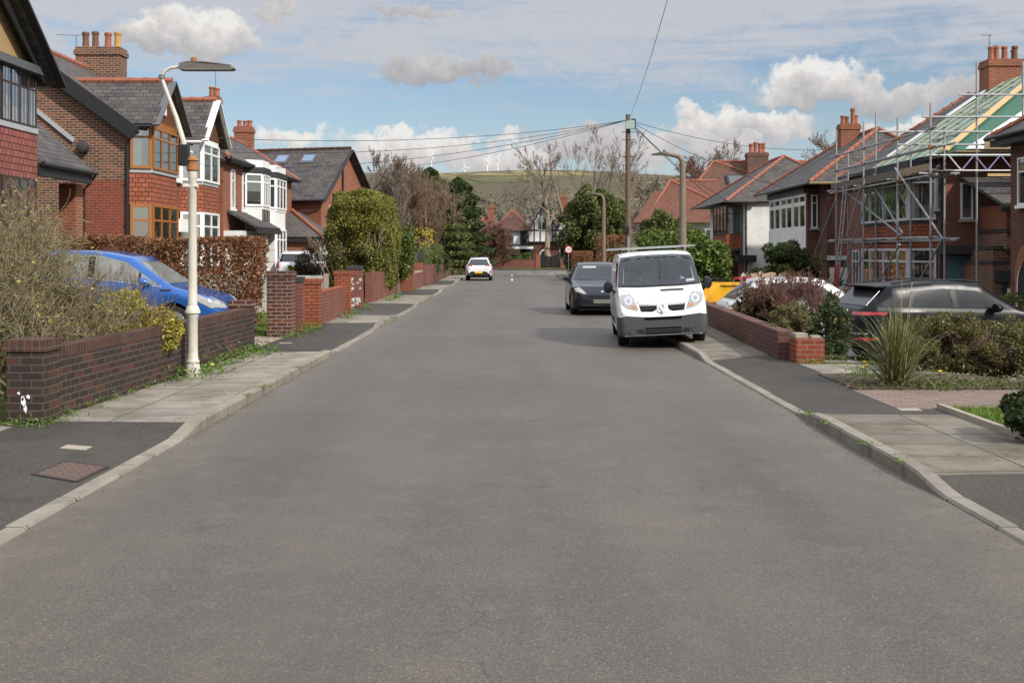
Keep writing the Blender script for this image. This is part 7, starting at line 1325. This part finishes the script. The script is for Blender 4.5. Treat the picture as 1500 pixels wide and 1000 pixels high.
leafy('shrub', 'wide olive heath shrub hiding the side of the black SUV', 'shrub', (7.0, 17.6, .1), [('foliage', np.concatenate([blob(15000, (6.75, 17.4, .47), (.95, .65, .52), 60, .22, .4, 710), blob(9000, (7.8, 17.9, .42), (.9, .7, .52), 40, .25, .4, 711), blob(2500, (6.0, 16.9, .38), (.4, .4, .45), 16, .3, .4, 712)]), .022, L_OLV), ('dark_foliage', blob(7000, (7.1, 17.7, .3), (1.4, .6, .5), 40, .25, .2, 713), .026, L_BUSHB), ('green_foliage', blob(2500, (8.0, 17.5, .4), (.8, .6, .55), 20, .3, .4, 714), .022, L_HOL)], (grow((7.0, 17.5, .05), (0, 0, 1), .6, .02, [(10, .8, .8, .6, .1), (8, .6, .6, .6)], 715, stems=8, spread=.6), BARKB, .004))
leafy('ivy_bush', 'glossy ivy bush at the edge of the small lawn', 'shrub', (5.1, 10.7, .08), [('foliage', blob(4600, (5.08, 10.75, .34), (.42, .5, .38), 30, .3, .5, 720), .034, L_IVY)])
leafy('rose_bush', 'rose bush with pink blooms beside the brick house corner', 'shrub', (13.2, 30.5, -.4), [('foliage', blob(2600, (13.6, 30.5, .35), (.9, .6, .55), 20, .3, .4, 721), .04, L_HOL), ('bloom', blob(1, (13.2, 30.2, .75), (.1, .1, .1), 1, .5, .3, 722), .07, L_PINK)])
leafy('potted_shrub', 'little conical potted shrub hanging before the garage of the orange house', 'shrub', (15.6, 50, 0), [('foliage', np.stack([14.6 + g.normal(0, .12, 500), 50.5 + g.normal(0, .12, 500), .4 + np.abs(g.normal(0, .2, 500))], 1), .04, L_DKG)])
def weeds(label, pts, n, sz, mat=L_WEED, ht=.16, nm='weed_patch'):
    P_ = []
    for x, d, r in pts: k = int(n * r); q = g.normal(0, 1, (k, 3)); P_.append(np.stack([x + q[:, 0] * r * .5, d + q[:, 1] * r * .7, .1 + np.abs(q[:, 2]) * ht * (.3 + r)], 1))
    P_ = np.concatenate(P_); return kind(leaves(nm, P_, sz, mat, None, None, asp=.35, flat=.4), 'stuff')
weeds('', [(-4.72, 16.0 + .0, .42), (-4.52, 16.75, .34), (-4.66, 17.4, .3), (-4.62, 18.2, .36), (-4.6, 19.2, .3), (-4.58, 20.0, .4), (-4.6, 20.5, .3), (-4.7, 24.0, .3), (-4.62, 25.5, .35), (-4.6, 26.3, .25)], 620, .03); weeds('', [(-4.88, d, .13) for d in np.arange(12.5, 15.8, .62)] + [(-5.1, 11.75, .2), (-4.9, 11.9, .22)], 700, .02, ht=.1); weeds('', [(-4.58, d, .22) for d in (31, 32.5, 35.5, 42, 44, 45.5, 53, 61)], 500, .035); weeds('', [(4.75, d, .2) for d in (19.4, 20, 21.2, 22.6)] + [(4.9, 18.2, .2), (5.0, 16.4, .22)], 500, .025, ht=.08); weeds('', [(-exl(d) - .0, d, .09) for d in (14.2, 15.1, 17.6, 22.1, 29.5, 31.2)] + [(exl(d), d, .08) for d in (10.6, 11.9, 12.6, 9.7)], 500, .016, ht=.05)
weeds('', [(5.0 + i * .3, 15.1 + .25 * math.sin(i * 2), .3) for i in range(20)] + [(4.62 + i * .22, 14.95 + .12 * math.sin(i), .26) for i in range(26)], 420, .024, L_HOL, .1, 'ground_cover'); weeds('', [(5.7 + i * .4, 15.4, .3) for i in range(10)], 200, .03, L_OLV, .14, 'ground_cover'); weeds('', [(5.62, 15.35, .3), (5.2, 16.3, .3)], 900, .024, L_WEED, .2)
v, f = blades(1, (0, 0, 0), .1, .3, .004, 1); q = g.uniform(0, 1, (5200, 2)); lx = 4.98 + q[:, 0] * 1.6; ly = 10.5 + q[:, 1] * 2.4; n_ = len(lx); ang = g.uniform(0, 6.283, n_); hh_ = g.uniform(.03, .075, n_); base = np.stack([lx, ly, gz(lx, ly) + .03], 1); dxy = np.stack([np.cos(ang) * .006, np.sin(ang) * .006, ang * 0], 1); tip = base + np.stack([g.normal(0, .02, n_), g.normal(0, .02, n_), hh_], 1); kind(fast('grass', np.stack([base - dxy, base + dxy, tip], 1).reshape(-1, 3), np.arange(3 * n_).reshape(-1, 3), L_GRS, None), 'stuff')
q = g.uniform(0, 1, (5000, 2)); lx = -9 + q[:, 0] * 3.8; ly = 24.4 + q[:, 1] * 6; base = np.stack([lx, ly, gz(lx, ly) + .01], 1); n_ = len(lx); ang = g.uniform(0, 6.283, n_); dxy = np.stack([np.cos(ang) * .012, np.sin(ang) * .012, ang * 0], 1); tip = base + np.stack([g.normal(0, .03, n_), g.normal(0, .03, n_), g.uniform(.05, .1, n_)], 1); kind(fast('grass', np.stack([base - dxy, base + dxy, tip], 1).reshape(-1, 3), np.arange(3 * n_).reshape(-1, 3), L_GRS, None), 'stuff')
for i, (x, d, z_) in enumerate([(4.98, 15.9, .36), (5.02, 16.0, .30), (5.15, 15.75, .30), (5.85, 15.4, .28), (4.95, 15.9, .28)]):
    t = thing('daffodil', 'yellow flower on a short stem in the bed around the tufted grass plant', 'flower', (x, d, .08), 'yellow flowers in the bed'); a = MB(); a.tube([(x, d, .08), (x, d, z_)], .004, 5); a.build('stem', L_WEED, t); a = MB(); a.lathe([(.006, -.02), (.032, 0), (.02, .012)], (x, d, z_), 'z', 8); a.build('bloom', L_FLOW, t)
a = MB(); a.lathe([(.0, 0), (.03, .0), (.02, .02)], (-4.45, 16.7, .24), 'z', 8); tag(a.build('dandelion', L_FLOW), 'dandelion bloom in the weeds at the foot of the cream lamp', 'flower')
st_ = MB(); gs = np.random.default_rng(8)
ST = plain('kerbside_grit', (.26, .22, .17), .9, .6, 60); vv, ff = [], []
for k in range(900):
    s_ = -1 if gs.uniform() < .35 else 1; d = gs.uniform(6, 24); x = s_ * (exl(d) - abs(gs.normal(0, .14)) - .01); r = gs.uniform(.003, .011); c_ = np.array([x, d, 0]); o_ = gs.normal(0, 1, (4, 3)); o_ /= np.linalg.norm(o_, axis=1, keepdims=True); b0 = len(vv); vv += list(c_ + o_ * r + [0, 0, r * .3]); ff += [(b0, b0 + 1, b0 + 2), (b0, b0 + 2, b0 + 3), (b0, b0 + 3, b0 + 1), (b0 + 1, b0 + 3, b0 + 2)]
kind(fast('grit', np.array(vv), np.array(ff), ST, None), 'stuff')
